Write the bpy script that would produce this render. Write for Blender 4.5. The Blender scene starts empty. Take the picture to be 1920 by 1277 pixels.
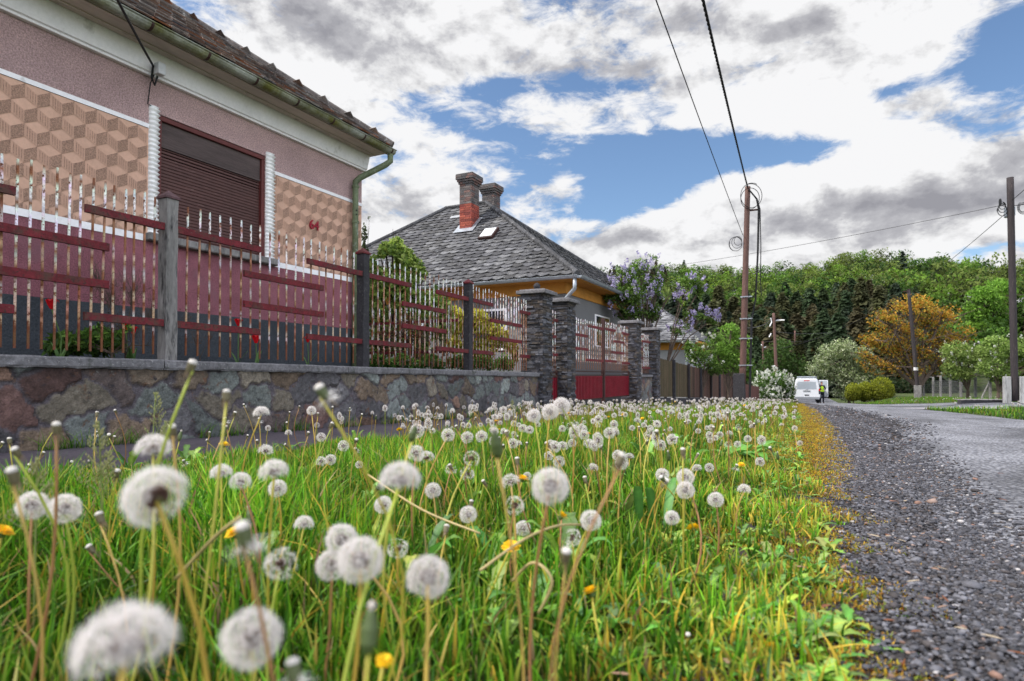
import bpy, math, random
import numpy as np
from mathutils import Vector, Matrix
R = math.radians
rnd = random.Random(7)
nr = np.random.default_rng(11)
S = bpy.context.scene
COL = S.collection

# ------------------------------------------------------------------ measured camera (used at build time to turn survey points into metres)
F = 1165.; A = R(26.66); P = R(1.0); H = .443
CX = 960; CY = 638.5 + 47.2
def ray(u, v):
    x = (u-CX)/F; y = (CY-v)/F
    f = math.cos(P)-y*math.sin(P); z = math.sin(P)+y*math.cos(P)
    return (x*math.cos(A)-f*math.sin(A), x*math.sin(A)+f*math.cos(A), z)
def onX(u, v, X):
    d = ray(u, v); t = X/d[0]; return Vector((X, d[1]*t, H+d[2]*t))
def onY(u, v, Y):
    d = ray(u, v); t = Y/d[1]; return Vector((d[0]*t, Y, H+d[2]*t))
def atD(u, v, D):
    d = ray(u, v); return Vector((d[0]*D, d[1]*D, H+d[2]*D))

# ------------------------------------------------------------------ terrain
def sstep(t):
    t = np.clip(t, 0, 1); return t*t*(3-2*t)
def gza(X, Y):
    X = np.asarray(X, float); Y = np.asarray(Y, float)
    Yc = np.clip(Y, 0, 75)
    l = np.where(Yc < 30, .0165*Yc+.00037*Yc*Yc, .828+.0345*(Yc-30))
    r = .021*Yc
    s = sstep((X-2.5)/4)
    z = -(l*(1-s)+r*s)
    hy = np.clip(Y-92, 0, 190)
    z = z + hy*.205*sstep(hy/30)*(1-.16*sstep((X-5)/60)) + np.clip(hy-20, 0, 200)*(-.012*np.sin(X*.021+.3)+.012*np.sin(X*.07))
    return z
def gz(x, y): return float(gza(x, y))
def onG(u, v):
    d = ray(u, v); t = .1
    while t < 300:
        if H+d[2]*t < gz(d[0]*t, d[1]*t): break
        t *= 1.003
    return Vector((d[0]*t, d[1]*t, gz(d[0]*t, d[1]*t)))

# ------------------------------------------------------------------ materials
def newmat(name):
    m = bpy.data.materials.new(name); m.use_nodes = True
    nt = m.node_tree; nt.nodes.clear()
    return m, nt, nt.nodes, nt.links
def mat(name, col=(.5, .5, .5), rough=.85, noise=((6, .18),), bump=0, bscale=60, attr=False, metal=0,
        trans=0, spec=.3, spots=None, bdist=.01, hue2=None, coords='Object', stretch=(1, 1, 1)):
    """principled surface: base (flat or painted per vertex) modulated by layers of noise, optional second hue, spots and bump"""
    m, nt, N, L = newmat(name)
    out = N.new('ShaderNodeOutputMaterial'); b = N.new('ShaderNodeBsdfPrincipled')
    b.inputs['Roughness'].default_value = rough; b.inputs['Metallic'].default_value = metal
    b.inputs['Specular IOR Level'].default_value = spec
    tc = N.new('ShaderNodeTexCoord'); mp = N.new('ShaderNodeMapping'); L.new(tc.outputs[coords], mp.inputs[0])
    mp.inputs['Scale'].default_value = stretch
    V = mp.outputs[0]
    if attr:
        a = N.new('ShaderNodeAttribute'); a.attribute_name = 'Col'; c = a.outputs['Color']
    else:
        a = N.new('ShaderNodeRGB'); a.outputs[0].default_value = (*col, 1); c = a.outputs[0]
    def mix(c1, c2, fac, typ='MIX'):
        x = N.new('ShaderNodeMix'); x.data_type = 'RGBA'; x.blend_type = typ
        if hasattr(fac, 'is_output') or not isinstance(fac, (int, float)): L.new(fac, x.inputs[0])
        else: x.inputs[0].default_value = fac
        for i, k in ((6, c1), (7, c2)):
            if isinstance(k, tuple): x.inputs[i].default_value = (*k, 1)
            else: L.new(k, x.inputs[i])
        return x.outputs[2]
    def nz(sc, det=6, rough_=.6, off=0):
        n = N.new('ShaderNodeTexNoise'); n.inputs['Scale'].default_value = sc; n.inputs['Detail'].default_value = det
        n.inputs['Roughness'].default_value = rough_
        if off:
            m2 = N.new('ShaderNodeMapping'); m2.inputs['Location'].default_value = (off, off, off); L.new(V, m2.inputs[0]); L.new(m2.outputs[0], n.inputs[0])
        else: L.new(V, n.inputs[0])
        return n.outputs[0]
    def ramp(f, p0, p1):
        r = N.new('ShaderNodeMapRange'); r.inputs[1].default_value = p0; r.inputs[2].default_value = p1
        L.new(f, r.inputs[0]); return r.outputs[0]
    if hue2:
        c2, sc, p0, p1 = hue2
        c = mix(c, c2, ramp(nz(sc, 5, .65, 3.1), p0, p1))
    for sc, am in noise:
        f = N.new('ShaderNodeMapRange'); f.inputs[1].default_value = .3; f.inputs[2].default_value = .7
        f.inputs[3].default_value = 1-am; f.inputs[4].default_value = 1+am
        L.new(nz(sc), f.inputs[0])
        mm = N.new('ShaderNodeVectorMath'); mm.operation = 'SCALE'; L.new(c, mm.inputs[0]); L.new(f.outputs[0], mm.inputs['Scale']); c = mm.outputs[0]
    if spots:
        for (scol, sc, p0, p1) in spots:
            c = mix(c, scol, ramp(nz(sc, 4, .7, 7.7+sc*.01), p0, p1))
    L.new(c, b.inputs['Base Color'])
    if bump:
        bp = N.new('ShaderNodeBump'); bp.inputs['Strength'].default_value = bump; bp.inputs['Distance'].default_value = bdist
        L.new(nz(bscale, 4, .7), bp.inputs['Height']); L.new(bp.outputs[0], b.inputs['Normal'])
    if trans:
        t = N.new('ShaderNodeBsdfTranslucent'); L.new(c, t.inputs[0])
        ms = N.new('ShaderNodeMixShader'); ms.inputs[0].default_value = trans
        L.new(b.outputs[0], ms.inputs[1]); L.new(t.outputs[0], ms.inputs[2]); L.new(ms.outputs[0], out.inputs[0])
    else: L.new(b.outputs[0], out.inputs[0])
    return m

M = dict(
 leaf=mat('leaf', attr=True, rough=.6, noise=((1.5, .15),), trans=.4, spec=.25),
 grass=mat('grass_blade', attr=True, rough=.5, noise=((3, .25),), trans=.35, spec=.3),
 bark=mat('bark', (.09, .065, .05), noise=((9, .35),), bump=.6, bscale=30),
 paint=mat('vertex_painted', attr=True, noise=((40, .15),), bump=.15, bscale=120),
 stone=mat('rubble_stone', attr=True, rough=.85, noise=((5, .2), (22, .35), (80, .25)), bump=1, bscale=60, bdist=.02, spots=[((.15, .075, .045), 9, .60, .72), ((.26, .28, .27), 17, .63, .75), ((.04, .035, .04), 13, .60, .72)]),
 slate=mat('stacked_slate', attr=True, rough=.8, noise=((7, .25), (40, .35)), bump=.7, bscale=70, bdist=.008),
 coping=mat('coping_concrete', (.15, .145, .155), noise=((3, .2), (30, .35)), bump=.8, bscale=90, bdist=.006, spots=[((.32, .31, .32), 55, .57, .7), ((.055, .06, .05), 8, .58, .75)]),
 concrete=mat('weathered_concrete', (.20, .19, .185), noise=((5, .25), (40, .25)), bump=.6, bscale=60, spots=[((.03, .028, .03), 14, .52, .68)], stretch=(1, 1, .25)),
 concrete_dark=mat('dark_concrete', (.035, .033, .038), noise=((5, .25), (40, .25)), bump=.5, bscale=60, spots=[((.12, .115, .115), 18, .58, .75)]),
 rail=mat('red_painted_rail', (.135, .013, .020), rough=.65, noise=((9, .35), (60, .3)), bump=.5, bscale=80, spots=[((.085, .038, .030), 7, .50, .64), ((.035, .02, .018), 40, .56, .66), ((.17, .10, .09), 65, .64, .72)]),
 bar=mat('flaking_bar', attr=True, rough=.75, noise=((12, .3), (60, .2)), bump=.4, bscale=120, spots=[((.13, .036, .014), 28, .53, .61), ((.20, .075, .03), 75, .57, .66)]),
 gate_red=mat('gate_red', (.17, .007, .018), rough=.5, noise=((5, .2), (50, .15)), bump=.2, bscale=60),
 dark_steel=mat('dark_steel', (.045, .02, .018), rough=.6, noise=((15, .3),), bump=.2),
 roughcast=mat('mauve_roughcast', (.52, .355, .35), noise=((.7, .16), (5, .1), (70, .45)), bump=1, bscale=90, bdist=.02, spots=[((.13, .075, .08), 60, .58, .70)]),
 peach=mat('peach_render', (.62, .385, .285), noise=((1.5, .1), (30, .06)), bump=.3, bscale=140),
 peach_line=mat('peach_combed', (.57, .35, .258), noise=((1.5, .1), (60, .1)), bump=.6, bscale=60, stretch=(1, 6, .3)),
 peach_dark=mat('peach_rough', (.44, .272, .20), noise=((2, .12), (90, .4)), bump=1, bscale=100, bdist=.02),
 plum=mat('plum_roughcast', (.30, .112, .14), noise=((.8, .2), (6, .14), (80, .35)), bump=1, bscale=90, bdist=.02, spots=[((.27, .13, .155), 2.2, .56, .75)]),
 plinth=mat('slate_grey_plinth', (.055, .063, .075), noise=((2, .25), (60, .3)), bump=1, bscale=50, bdist=.02, spots=[((.09, .095, .10), 30, .6, .75)]),
 white=mat('white_paint', (.86, .84, .86), rough=.7, noise=((3, .06), (30, .05)), spots=[((.45, .43, .41), 4, .6, .8)]),
 cream=mat('cream_soffit', (.58, .50, .45), rough=.8, noise=((2, .12), (14, .12)), spots=[((.16, .13, .10), 9, .6, .75)], stretch=(1, .3, 1)),
 gutter=mat('mossy_zinc_gutter', (.30, .31, .27), rough=.55, metal=.1, noise=((5, .25), (40, .15)), hue2=((.12, .12, .03), 2.2, .38, .60), bump=.2),
 zinc=mat('zinc', (.34, .37, .41), rough=.42, metal=.5, noise=((6, .2),)),
 pipe_green=mat('verdigris_pipe', (.13, .16, .09), rough=.6, noise=((9, .3), (50, .2)), spots=[((.3, .33, .3), 7, .6, .7)], bump=.2),
 shutter=mat('brown_shutter', (.085, .038, .034), rough=.5, noise=((3, .2), (60, .2)), bump=.2, stretch=(1, .2, 1), spots=[((.17, .10, .09), 25, .62, .72)]),
 shutter_box=mat('grey_wood_box', (.085, .062, .060), rough=.7, noise=((5, .3), (60, .2)), bump=.5, stretch=(1, .12, 1)),
 frame=mat('red_brown_frame', (.11, .026, .024), rough=.5, noise=((6, .2),)),
 black=mat('black_rubber', (.015, .015, .017), rough=.6, noise=((8, .2),)),
 tile=mat('roof_tile', attr=True, rough=.9, noise=((3, .2), (12, .25), (50, .3)), bump=.8, bscale=50, spots=[((.26, .26, .26), 9, .60, .68), ((.03, .03, .03), 5, .60, .72)]),
 brick=mat('chimney_brick', attr=True, rough=.9, noise=((20, .3),), bump=.5),
 yellow=mat('yellow_soffit', (.42, .19, .035), noise=((2, .15), (20, .08))),
 grey_render=mat('grey_render', (.15, .15, .155), noise=((1, .1), (60, .2)), bump=.8, bscale=60),
 pole=mat('brown_tarred_pole', (.115, .062, .052), rough=.75, noise=((2, .2), (30, .25)), bump=.5, bscale=30, stretch=(3, 3, .25), spots=[((.30, .17, .15), 9, .6, .75)]),
 pole_dark=mat('dark_tarred_pole', (.035, .028, .03), rough=.75, noise=((2, .2), (30, .25)), bump=.4, stretch=(3, 3, .25), spots=[((.12, .09, .085), 9, .58, .75)]),
 wire=mat('black_wire', (.012, .012, .014), rough=.7, noise=((3, .1),)),
 wire_grey=mat('grey_wire', (.08, .08, .085), rough=.6, noise=((3, .1),)),
 plank=mat('brown_plank_fence', attr=True, rough=.85, noise=((3, .25), (22, .3)), bump=.6, bscale=30, stretch=(1, 1, .12)),
 van_white=mat('van_paint', (.62, .63, .66), rough=.25, noise=((2, .03),), spec=.5),
 glass=mat('tinted_glass', (.30, .33, .37), rough=.08, noise=((1, .1),), spec=.8),
 glass_dark=mat('dark_glass', (.02, .023, .03), rough=.08, noise=((1, .1),), spec=.8),
 lamp_red=mat('red_lens', (.5, .012, .012), rough=.25, noise=((8, .1),)),
 plastic=mat('dark_plastic', (.012, .018, .022), rough=.5, noise=((5, .1),)),
 skin=mat('skin', (.42, .20, .14), rough=.6, noise=((8, .05),)),
 navy=mat('navy_cloth', (.012, .014, .022), noise=((20, .2),)),
 blue_cloth=mat('blue_cloth', (.015, .07, .30), noise=((20, .2),)),
 hivis=mat('hi_vis_cloth', (.50, .72, .03), noise=((15, .1),)),
 hair=mat('hair', (.03, .02, .015), noise=((30, .2),)),
 soil=mat('garden_soil', (.06, .042, .032), noise=((3, .3), (30, .3)), bump=.8, bscale=30),
 pappus=mat('pappus', (.86, .82, .80), rough=.9, noise=((20, .04),), trans=.4, spec=.1),
 seed=mat('seed_core', (.20, .13, .10), noise=((60, .3),)),
 stem=mat('stem', attr=True, rough=.5, noise=((12, .2),), trans=.12, spec=.4),
 petal=mat('petal', attr=True, rough=.6, noise=((30, .12),), trans=.25),
 tulip=mat('tulip_petal', (.62, .008, .016), rough=.45, noise=((12, .2),), trans=.2),
 gravel=mat('gravel_stone', attr=True, rough=.75, noise=((50, .2),), bump=.3, bscale=90, spec=.4),
 number=mat('red_number', (.30, .008, .025), rough=.4, noise=((10, .1),)),
)

# ------------------------------------------------------------------ mesh helpers
def jc(c, a, b):
    k = rnd.uniform(a, b); return tuple(q*k for q in c)
def link(o, parent=None):
    COL.objects.link(o)
    if parent is not None: o.parent = parent
    return o
def tag(o, label=None, cat=None, group=None, kind=None):
    if label: o['label'] = label
    if cat: o['category'] = cat
    if group: o['group'] = group
    if kind: o['kind'] = kind
    return o
def empty(name, loc, rz=0, label=None, cat=None, group=None):
    o = bpy.data.objects.new(name, None); o.empty_display_size = .1
    o.location = loc; o.rotation_euler = (0, 0, rz)
    return tag(link(o), label, cat, group)
def npmesh(name, V, Fc, material, C=None, smooth=False):
    V = np.asarray(V, np.float32); Fc = np.asarray(Fc, np.int32)
    me = bpy.data.meshes.new(name); k = Fc.shape[1]
    me.vertices.add(len(V)); me.vertices.foreach_set('co', V.ravel())
    me.loops.add(Fc.size); me.loops.foreach_set('vertex_index', Fc.ravel())
    me.polygons.add(len(Fc)); me.polygons.foreach_set('loop_start', np.arange(0, Fc.size, k, dtype=np.int32))
    me.update(calc_edges=True)
    if C is not None:
        a = me.color_attributes.new('Col', 'FLOAT_COLOR', 'POINT')
        C4 = np.ones((len(V), 4), np.float32); C4[:, :3] = C; a.data.foreach_set('color', C4.ravel())
    if smooth: me.polygons.foreach_set('use_smooth', np.ones(len(Fc), bool))
    me.materials.append(material)
    return me
def npobj(name, V, Fc, material, C=None, parent=None, smooth=False):
    return link(bpy.data.objects.new(name, npmesh(name, V, Fc, material, C, smooth)), parent)

class MB:
    """collects boxes, tubes, prisms and lathes; build() makes them one mesh object"""
    def __init__(s): s.v = []; s.f = []; s.c = []
    def add(s, vs, fs, col=(1, 1, 1)):
        n = len(s.v); s.v += [tuple(v) for v in vs]; s.f += [tuple(i+n for i in f) for f in fs]
        if isinstance(col, list): s.c += col
        else: s.c += [col]*len(vs)
        return s
    def box(s, a, b, col=(1, 1, 1), mtx=None, bev=0, jit=0):
        (x0, y0, z0), (x1, y1, z1) = a, b
        if bev:
            bx, by, bz = [min(bev, abs(q)/2.01) for q in (x1-x0, y1-y0, z1-z0)]
            vs = []
            for z, ins in ((z0, 1), (z0+bz, 0), (z1-bz, 0), (z1, 1)):
                X0, X1, Y0, Y1 = x0+bx*ins, x1-bx*ins, y0+by*ins, y1-by*ins
                cx, cy = (bx*.7, by*.7)
                vs += [(X0+cx, Y0, z), (X1-cx, Y0, z), (X1, Y0+cy, z), (X1, Y1-cy, z), (X1-cx, Y1, z), (X0+cx, Y1, z), (X0, Y1-cy, z), (X0, Y0+cy, z)]
            fs = [tuple(range(7, -1, -1)), tuple(range(24, 32))]
            for r in range(3):
                for i in range(8): j = (i+1) % 8; fs.append((r*8+i, r*8+j, r*8+8+j, r*8+8+i))
        else:
            vs = [(x0, y0, z0), (x1, y0, z0), (x1, y1, z0), (x0, y1, z0), (x0, y0, z1), (x1, y0, z1), (x1, y1, z1), (x0, y1, z1)]
            fs = [(3, 2, 1, 0), (4, 5, 6, 7), (0, 1, 5, 4), (1, 2, 6, 5), (2, 3, 7, 6), (3, 0, 4, 7)]
        if jit: vs = [tuple(q+rnd.uniform(-jit, jit) for q in v) for v in vs]
        if mtx is not None: vs = [tuple(mtx @ Vector(v)) for v in vs]
        return s.add(vs, fs, col)
    def tube(s, pts, r, n=8, col=(1, 1, 1), cap=True):
        pts = [Vector(p) for p in pts]; m = len(pts)
        rs = r if isinstance(r, (list, tuple)) else [r]*m
        cols = col if isinstance(col, list) else [col]*m
        vs = []; cc = []; up = None
        for i, p in enumerate(pts):
            t = (pts[min(i+1, m-1)]-pts[max(i-1, 0)])
            t = t.normalized() if t.length > 1e-9 else Vector((0, 0, 1))
            if up is None: up = t.orthogonal().normalized()
            a = (up-t*up.dot(t))
            a = a.normalized() if a.length > 1e-6 else t.orthogonal().normalized()
            up = a; b = t.cross(a)
            for k in range(n):
                w = 2*math.pi*k/n; vs.append(p+(a*math.cos(w)+b*math.sin(w))*rs[i]); cc.append(cols[i])
        fs = [(i*n+k, i*n+(k+1) % n, (i+1)*n+(k+1) % n, (i+1)*n+k) for i in range(m-1) for k in range(n)]
        if cap: fs += [tuple(range(n-1, -1, -1)), tuple(range((m-1)*n, m*n))]
        return s.add(vs, fs, cc)
    def quad(s, a, b, c, d, col=(1, 1, 1)): return s.add([a, b, c, d], [(0, 1, 2, 3)], col)
    def lathe(s, c, prof, n=16, col=(1, 1, 1)):
        vs = [(c[0]+r*math.cos(2*math.pi*k/n), c[1]+r*math.sin(2*math.pi*k/n), c[2]+z) for r, z in prof for k in range(n)]
        m = len(prof)
        fs = [(i*n+k, i*n+(k+1) % n, (i+1)*n+(k+1) % n, (i+1)*n+k) for i in range(m-1) for k in range(n)]
        fs += [tuple(range(n-1, -1, -1)), tuple(range((m-1)*n, m*n))]
        return s.add(vs, fs, col)
    def mesh(s, name, material, smooth=False):
        me = bpy.data.meshes.new(name); me.from_pydata(s.v, [], s.f); me.update()
        a = me.color_attributes.new('Col', 'FLOAT_COLOR', 'POINT')
        a.data.foreach_set('color', np.array([(*c[:3], 1) for c in s.c], np.float32).ravel())
        if smooth: me.polygons.foreach_set('use_smooth', np.ones(len(me.polygons), bool))
        me.materials.append(material); return me
    def build(s, name, material, parent=None, smooth=False, at=None):
        if at is not None: s.v = [(x-at[0], y-at[1], z-at[2]) for x, y, z in s.v]
        o = link(bpy.data.objects.new(name, s.mesh(name, material, smooth)), parent)
        if at is not None: o.location = at
        return o
def copyo(o, parent=None, loc=None, rot=None, scale=None):
    c = o.copy(); link(c, parent)
    if loc is not None: c.location = loc
    if rot is not None: c.rotation_euler = rot
    if scale is not None: c.scale = scale
    return c

# ------------------------------------------------------------------ foliage
def palette(cols, n, jit=.15):
    c = np.array(cols)[nr.integers(0, len(cols), n)]
    return c*(1+nr.uniform(-jit, jit, (n, 1)))
def leaves(pts, size, cols, flat=.0, aspect=.55, jit=.35):
    """diamond leaves, one folded quad each, at pts (N,3)"""
    n = len(pts); pts = np.asarray(pts)
    d = nr.normal(size=(n, 3)); d[:, 2] *= (1-flat); d /= np.linalg.norm(d, axis=1)[:, None]
    e = np.cross(d, nr.normal(size=(n, 3))); e /= np.linalg.norm(e, axis=1)[:, None]
    s = (size*(1+nr.uniform(-jit, jit, n)))[:, None]
    nn = np.cross(d, e)*s*.12
    V = np.stack([pts-d*s*.5, pts+e*s*aspect*.5+nn, pts+d*s*.5, pts-e*s*aspect*.5+nn], 1).reshape(-1, 3)
    Fc = np.arange(4*n).reshape(n, 4)
    return V, Fc, np.repeat(cols, 4, 0)
def blob_points(n, blobs, shell=.55):
    w = np.array([b[3]*b[4]*b[5] for b in blobs])**(2/3.); w /= w.sum()
    k = nr.choice(len(blobs), n, p=w); B = np.array(blobs)[k]
    d = nr.normal(size=(n, 3)); d /= np.linalg.norm(d, axis=1)[:, None]
    r = nr.uniform(shell, 1.02, n)[:, None]
    return B[:, :3]+d*r*B[:, 3:6], d
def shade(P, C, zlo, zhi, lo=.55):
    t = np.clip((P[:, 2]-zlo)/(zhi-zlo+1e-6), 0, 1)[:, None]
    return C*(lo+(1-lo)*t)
def clump_noise(P, s, seed=0):
    q = P*s+seed
    return (np.sin(q[:, 0]*1.7+q[:, 1]*2.3)+np.sin(q[:, 1]*1.9-q[:, 2]*2.7+1)+np.sin(q[:, 2]*2.1+q[:, 0]*1.3+2))/3
def foliage(name, n, blobs, size, cols, parent=None, gap=.25, cs=2.5, shell=.5, at=(0, 0, 0), lo=.55, material='leaf', aspect=.55, flat=0):
    P, d = blob_points(n, blobs, shell)
    keep = clump_noise(P, cs, rnd.random()*9) > -gap
    P = P[keep]
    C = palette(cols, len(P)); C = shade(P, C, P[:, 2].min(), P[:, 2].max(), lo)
    V, Fc, C = leaves(P, size, C, aspect=aspect, flat=flat)
    return npobj(name, V, Fc, M[material], C, parent)
def branches(mb, p, d, L, r, depth, tips, spread=.6, up=.15, seg=4, ratio=.72, kids=(2, 3)):
    pts = [p]; rs = [r]; q = p.copy(); dd = d.copy()
    for i in range(seg):
        dd = (dd+Vector((rnd.gauss(0, .09), rnd.gauss(0, .09), rnd.gauss(0, .06)+up*.25))).normalized()
        q = q+dd*L/seg; pts.append(q.copy()); rs.append(r*(1-.45*(i+1)/seg))
    mb.tube(pts, rs, 6 if depth > 1 else 4, cap=False)
    if depth == 0:
        tips.append(q.copy()); tips.append(pts[len(pts)//2].copy()); return
    for k in range(rnd.randint(*kids)):
        ax = Vector((rnd.gauss(0, 1), rnd.gauss(0, 1), rnd.gauss(0, .5))).normalized()
        nd = (dd+ax*spread*rnd.uniform(.7, 1.3)+Vector((0, 0, up))).normalized()
        st = pts[-1] if k < 2 else pts[rnd.randint(2, seg)]
        branches(mb, st, nd, L*ratio*rnd.uniform(.8, 1.15), rs[-1]*.8, depth-1, tips, spread, up, seg, ratio, kids)
def tree(name, base, label, cat, trunk_h, L, r, depth, leaf_n, leaf_s, cols, rad, spread=.6, up=.15, group=None, lean=(0, 0), flowers=None, ratio=.75, kids=(2, 3), lo=.6, stems=1, partname='trunk'):
    root = empty(name, base, 0, label, cat, group)
    mb = MB(); tips = []
    for s_ in range(stems):
        d = Vector((lean[0]+rnd.uniform(-.12, .12)*stems, lean[1]+rnd.uniform(-.12, .12)*stems, 1)).normalized()
        p0 = Vector((rnd.uniform(-.12, .12)*(stems-1), rnd.uniform(-.12, .12)*(stems-1), -.15))
        p1 = p0+d*trunk_h
        mb.tube([p0, p0+d*trunk_h*.5, p1], [r*1.25, r, r*.85], 8)
        for k in range(3 if stems == 1 else 2):
            a = k*2.1+rnd.random()
            nd = (d*1.0+Vector((math.cos(a), math.sin(a), 0))*spread).normalized()
            branches(mb, p1, nd, L, r*.65, depth, tips, spread, up, ratio=ratio, kids=kids)
    mb.build(partname, M['bark'], root)
    T = np.array([tuple(t) for t in tips]); k = nr.integers(0, len(T), leaf_n)
    P = T[k]+nr.normal(size=(leaf_n, 3))*rad*np.array([1, 1, .6])
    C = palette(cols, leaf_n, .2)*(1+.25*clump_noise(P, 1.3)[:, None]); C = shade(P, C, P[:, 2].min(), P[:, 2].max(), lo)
    V, Fc, C = leaves(P, leaf_s, C); npobj('crown', V, Fc, M['leaf'], C, root)
    if flowers:
        fn, fs, fcols, fr = flowers
        out = T[np.argsort(-(T[:, 2]+.4*np.linalg.norm(T[:, :2], axis=1)))][:max(8, int(len(T)*.6))]
        cents = out[nr.integers(0, len(out), fn)]+nr.normal(size=(fn, 3))*rad*.8
        per = 26; t = nr.uniform(0, 1, (fn, per)); ang = nr.uniform(0, 6.28, (fn, per))
        rr = fr*(1-t*.8)*.5; dirs = nr.normal(size=(fn, 3))*.5+np.array([0, 0, 1]); dirs /= np.linalg.norm(dirs, axis=1)[:, None]
        PP = cents[:, None, :]+dirs[:, None, :]*(t*fr*1.6)[..., None]+np.stack([np.cos(ang)*rr, np.sin(ang)*rr, nr.normal(size=(fn, per))*rr*.5], -1)
        PP = PP.reshape(-1, 3); C = palette(fcols, len(PP), .2)
        V, Fc, C = leaves(PP, fs, C, aspect=.9); npobj('blossom', V, Fc, M['leaf'], C, root)
    return root
# ------------------------------------------------------------------ ground, road, pavement
def lerp(tab, y):
    return float(np.interp(y, [t[0] for t in tab], [t[1] for t in tab]))
GRASS_E = [(-3, .05), (1, .05), (2, .01), (4, -.12), (8, -.26), (14, -.44), (20, -.64), (40, -1.25), (60, -2.5), (90, -4)]
GRAVEL_E = [(-3, .17), (1.2, .17), (3, .12), (8, .08), (12, -.05), (20, -.32), (40, -1.05), (60, -2.2), (90, -3.7)]
ASPH_E = [(-3, .6), (3, .54), (5, .66), (8, 1.0), (10, 1.2), (15, .98), (25, .5), (40, -.2), (60, -1.5), (90, -3)]
ROAD_R = [(-3, 3.0), (12, 2.82), (16, 2.66), (20, 2.5), (22, 2.6), (24, 4.2), (26, 7.5), (33, 7.5), (36, 4.6), (45, 3.2), (60, 2.2), (90, .5)]
def axis(stops):
    r = []
    for a, b, s in stops: r += list(np.arange(a, b, s))
    r.append(stops[-1][1]); return np.array(r)
def grid_obj(name, xs, ys, material, zf, C=None, parent=None):
    X, Y = np.meshgrid(xs, ys); Z = zf(X, Y)
    V = np.stack([X, Y, Z], -1).reshape(-1, 3); nx = len(xs)
    i = np.arange(len(ys)-1)[:, None]*nx+np.arange(nx-1)[None]; i = i.ravel()
    Fc = np.stack([i, i+1, i+nx+1, i+nx], 1)
    return npobj(name, V, Fc, material, C, parent, smooth=True)
xs = axis([(-700, -200, 50), (-200, -40, 8), (-40, -6, 1), (-6, 9, .25), (9, 40, 1), (40, 200, 8), (200, 700, 50)])
ys = axis([(-60, -4, 8), (-4, 60, .5), (60, 100, 2), (100, 300, 6), (300, 900, 60)])
m_ground = mat('verge_ground', (.05, .055, .02), noise=((.4, .25), (4, .3), (40, .4)), bump=1, bscale=30, bdist=.03, hue2=((.055, .085, .02), .5, .35, .6))
tag(grid_obj('ground', xs, ys, m_ground, gza), kind='structure')

def strip(name, e0, e1, y0, y1, material, off, n=None, dy=.25, nx=8):
    yy = np.arange(y0, y1+1e-6, dy); V = []
    for y in yy:
        a = e0(y); b = e1(y)
        for k in range(nx+1):
            x = a+(b-a)*k/nx; V.append((x, y, gz(x, y)+off))
    Fc = [(j*(nx+1)+k, j*(nx+1)+k+1, (j+1)*(nx+1)+k+1, (j+1)*(nx+1)+k) for j in range(len(yy)-1) for k in range(nx)]
    return tag(npobj(name, V, Fc, material, smooth=True), kind='structure')
def wob(y, a=1, s=0): return a*(.5*math.sin(y*3.1+s)+.3*math.sin(y*7.7+s*2)+.2*math.sin(y*17+s))
# road asphalt: coarse wet-grey aggregate with darker damp streaks along the travel direction
def road_material():
    m, nt, N, L = newmat('old_asphalt')
    out = N.new('ShaderNodeOutputMaterial'); b = N.new('ShaderNodeBsdfPrincipled'); L.new(b.outputs[0], out.inputs[0])
    tc = N.new('ShaderNodeTexCoord')
    def nz(sc, st=(1, 1, 1), det=5):
        mp = N.new('ShaderNodeMapping'); mp.inputs['Scale'].default_value = st; L.new(tc.outputs['Object'], mp.inputs[0])
        n = N.new('ShaderNodeTexNoise'); n.inputs['Scale'].default_value = sc; n.inputs['Detail'].default_value = det; n.inputs['Roughness'].default_value = .65; L.new(mp.outputs[0], n.inputs[0]); return n.outputs[0]
    cr = N.new('ShaderNodeValToRGB'); L.new(nz(1.3, (1, .35, 1)), cr.inputs[0])
    cr.color_ramp.elements[0].position = .36; cr.color_ramp.elements[0].color = (.15, .15, .165, 1)
    cr.color_ramp.elements[1].position = .62; cr.color_ramp.elements[1].color = (.37, .375, .41, 1)
    v = N.new('ShaderNodeTexVoronoi'); v.inputs['Scale'].default_value = 48; L.new(tc.outputs['Object'], v.inputs[0])
    cr2 = N.new('ShaderNodeValToRGB'); L.new(v.outputs['Distance'], cr2.inputs[0])
    cr2.color_ramp.elements[0].color = (1.5, 1.5, 1.5, 1); cr2.color_ramp.elements[1].position = .6; cr2.color_ramp.elements[1].color = (.32, .32, .34, 1)
    mx = N.new('ShaderNodeMix'); mx.data_type = 'RGBA'; mx.blend_type = 'MULTIPLY'; mx.inputs[0].default_value = 1
    L.new(cr.outputs[0], mx.inputs[6]); L.new(cr2.outputs[0], mx.inputs[7])
    sp = N.new('ShaderNodeValToRGB'); L.new(nz(9, (1, .5, 1), 8), sp.inputs[0]); sp.color_ramp.elements[0].position = .60; sp.color_ramp.elements[1].position = .68
    mx2 = N.new('ShaderNodeMix'); mx2.data_type = 'RGBA'; L.new(sp.outputs[0], mx2.inputs[0]); L.new(mx.outputs[2], mx2.inputs[6]); mx2.inputs[7].default_value = (.022, .02, .022, 1)
    L.new(mx2.outputs[2], b.inputs['Base Color'])
    b.inputs['Roughness'].default_value = .62; b.inputs['Specular IOR Level'].default_value = .45
    bp = N.new('ShaderNodeBump'); bp.inputs['Strength'].default_value = .9; bp.inputs['Distance'].default_value = .012; L.new(v.outputs['Distance'], bp.inputs['Height']); bp.invert = True
    L.new(bp.outputs[0], b.inputs['Normal'])
    return m
m_road = road_material()
strip('road', lambda y: lerp(ASPH_E, y)-.25+wob(y, .08), lambda y: lerp(ROAD_R, y)+wob(y, .05, 2), -3, 95, m_road, .0185, nx=12)
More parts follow.
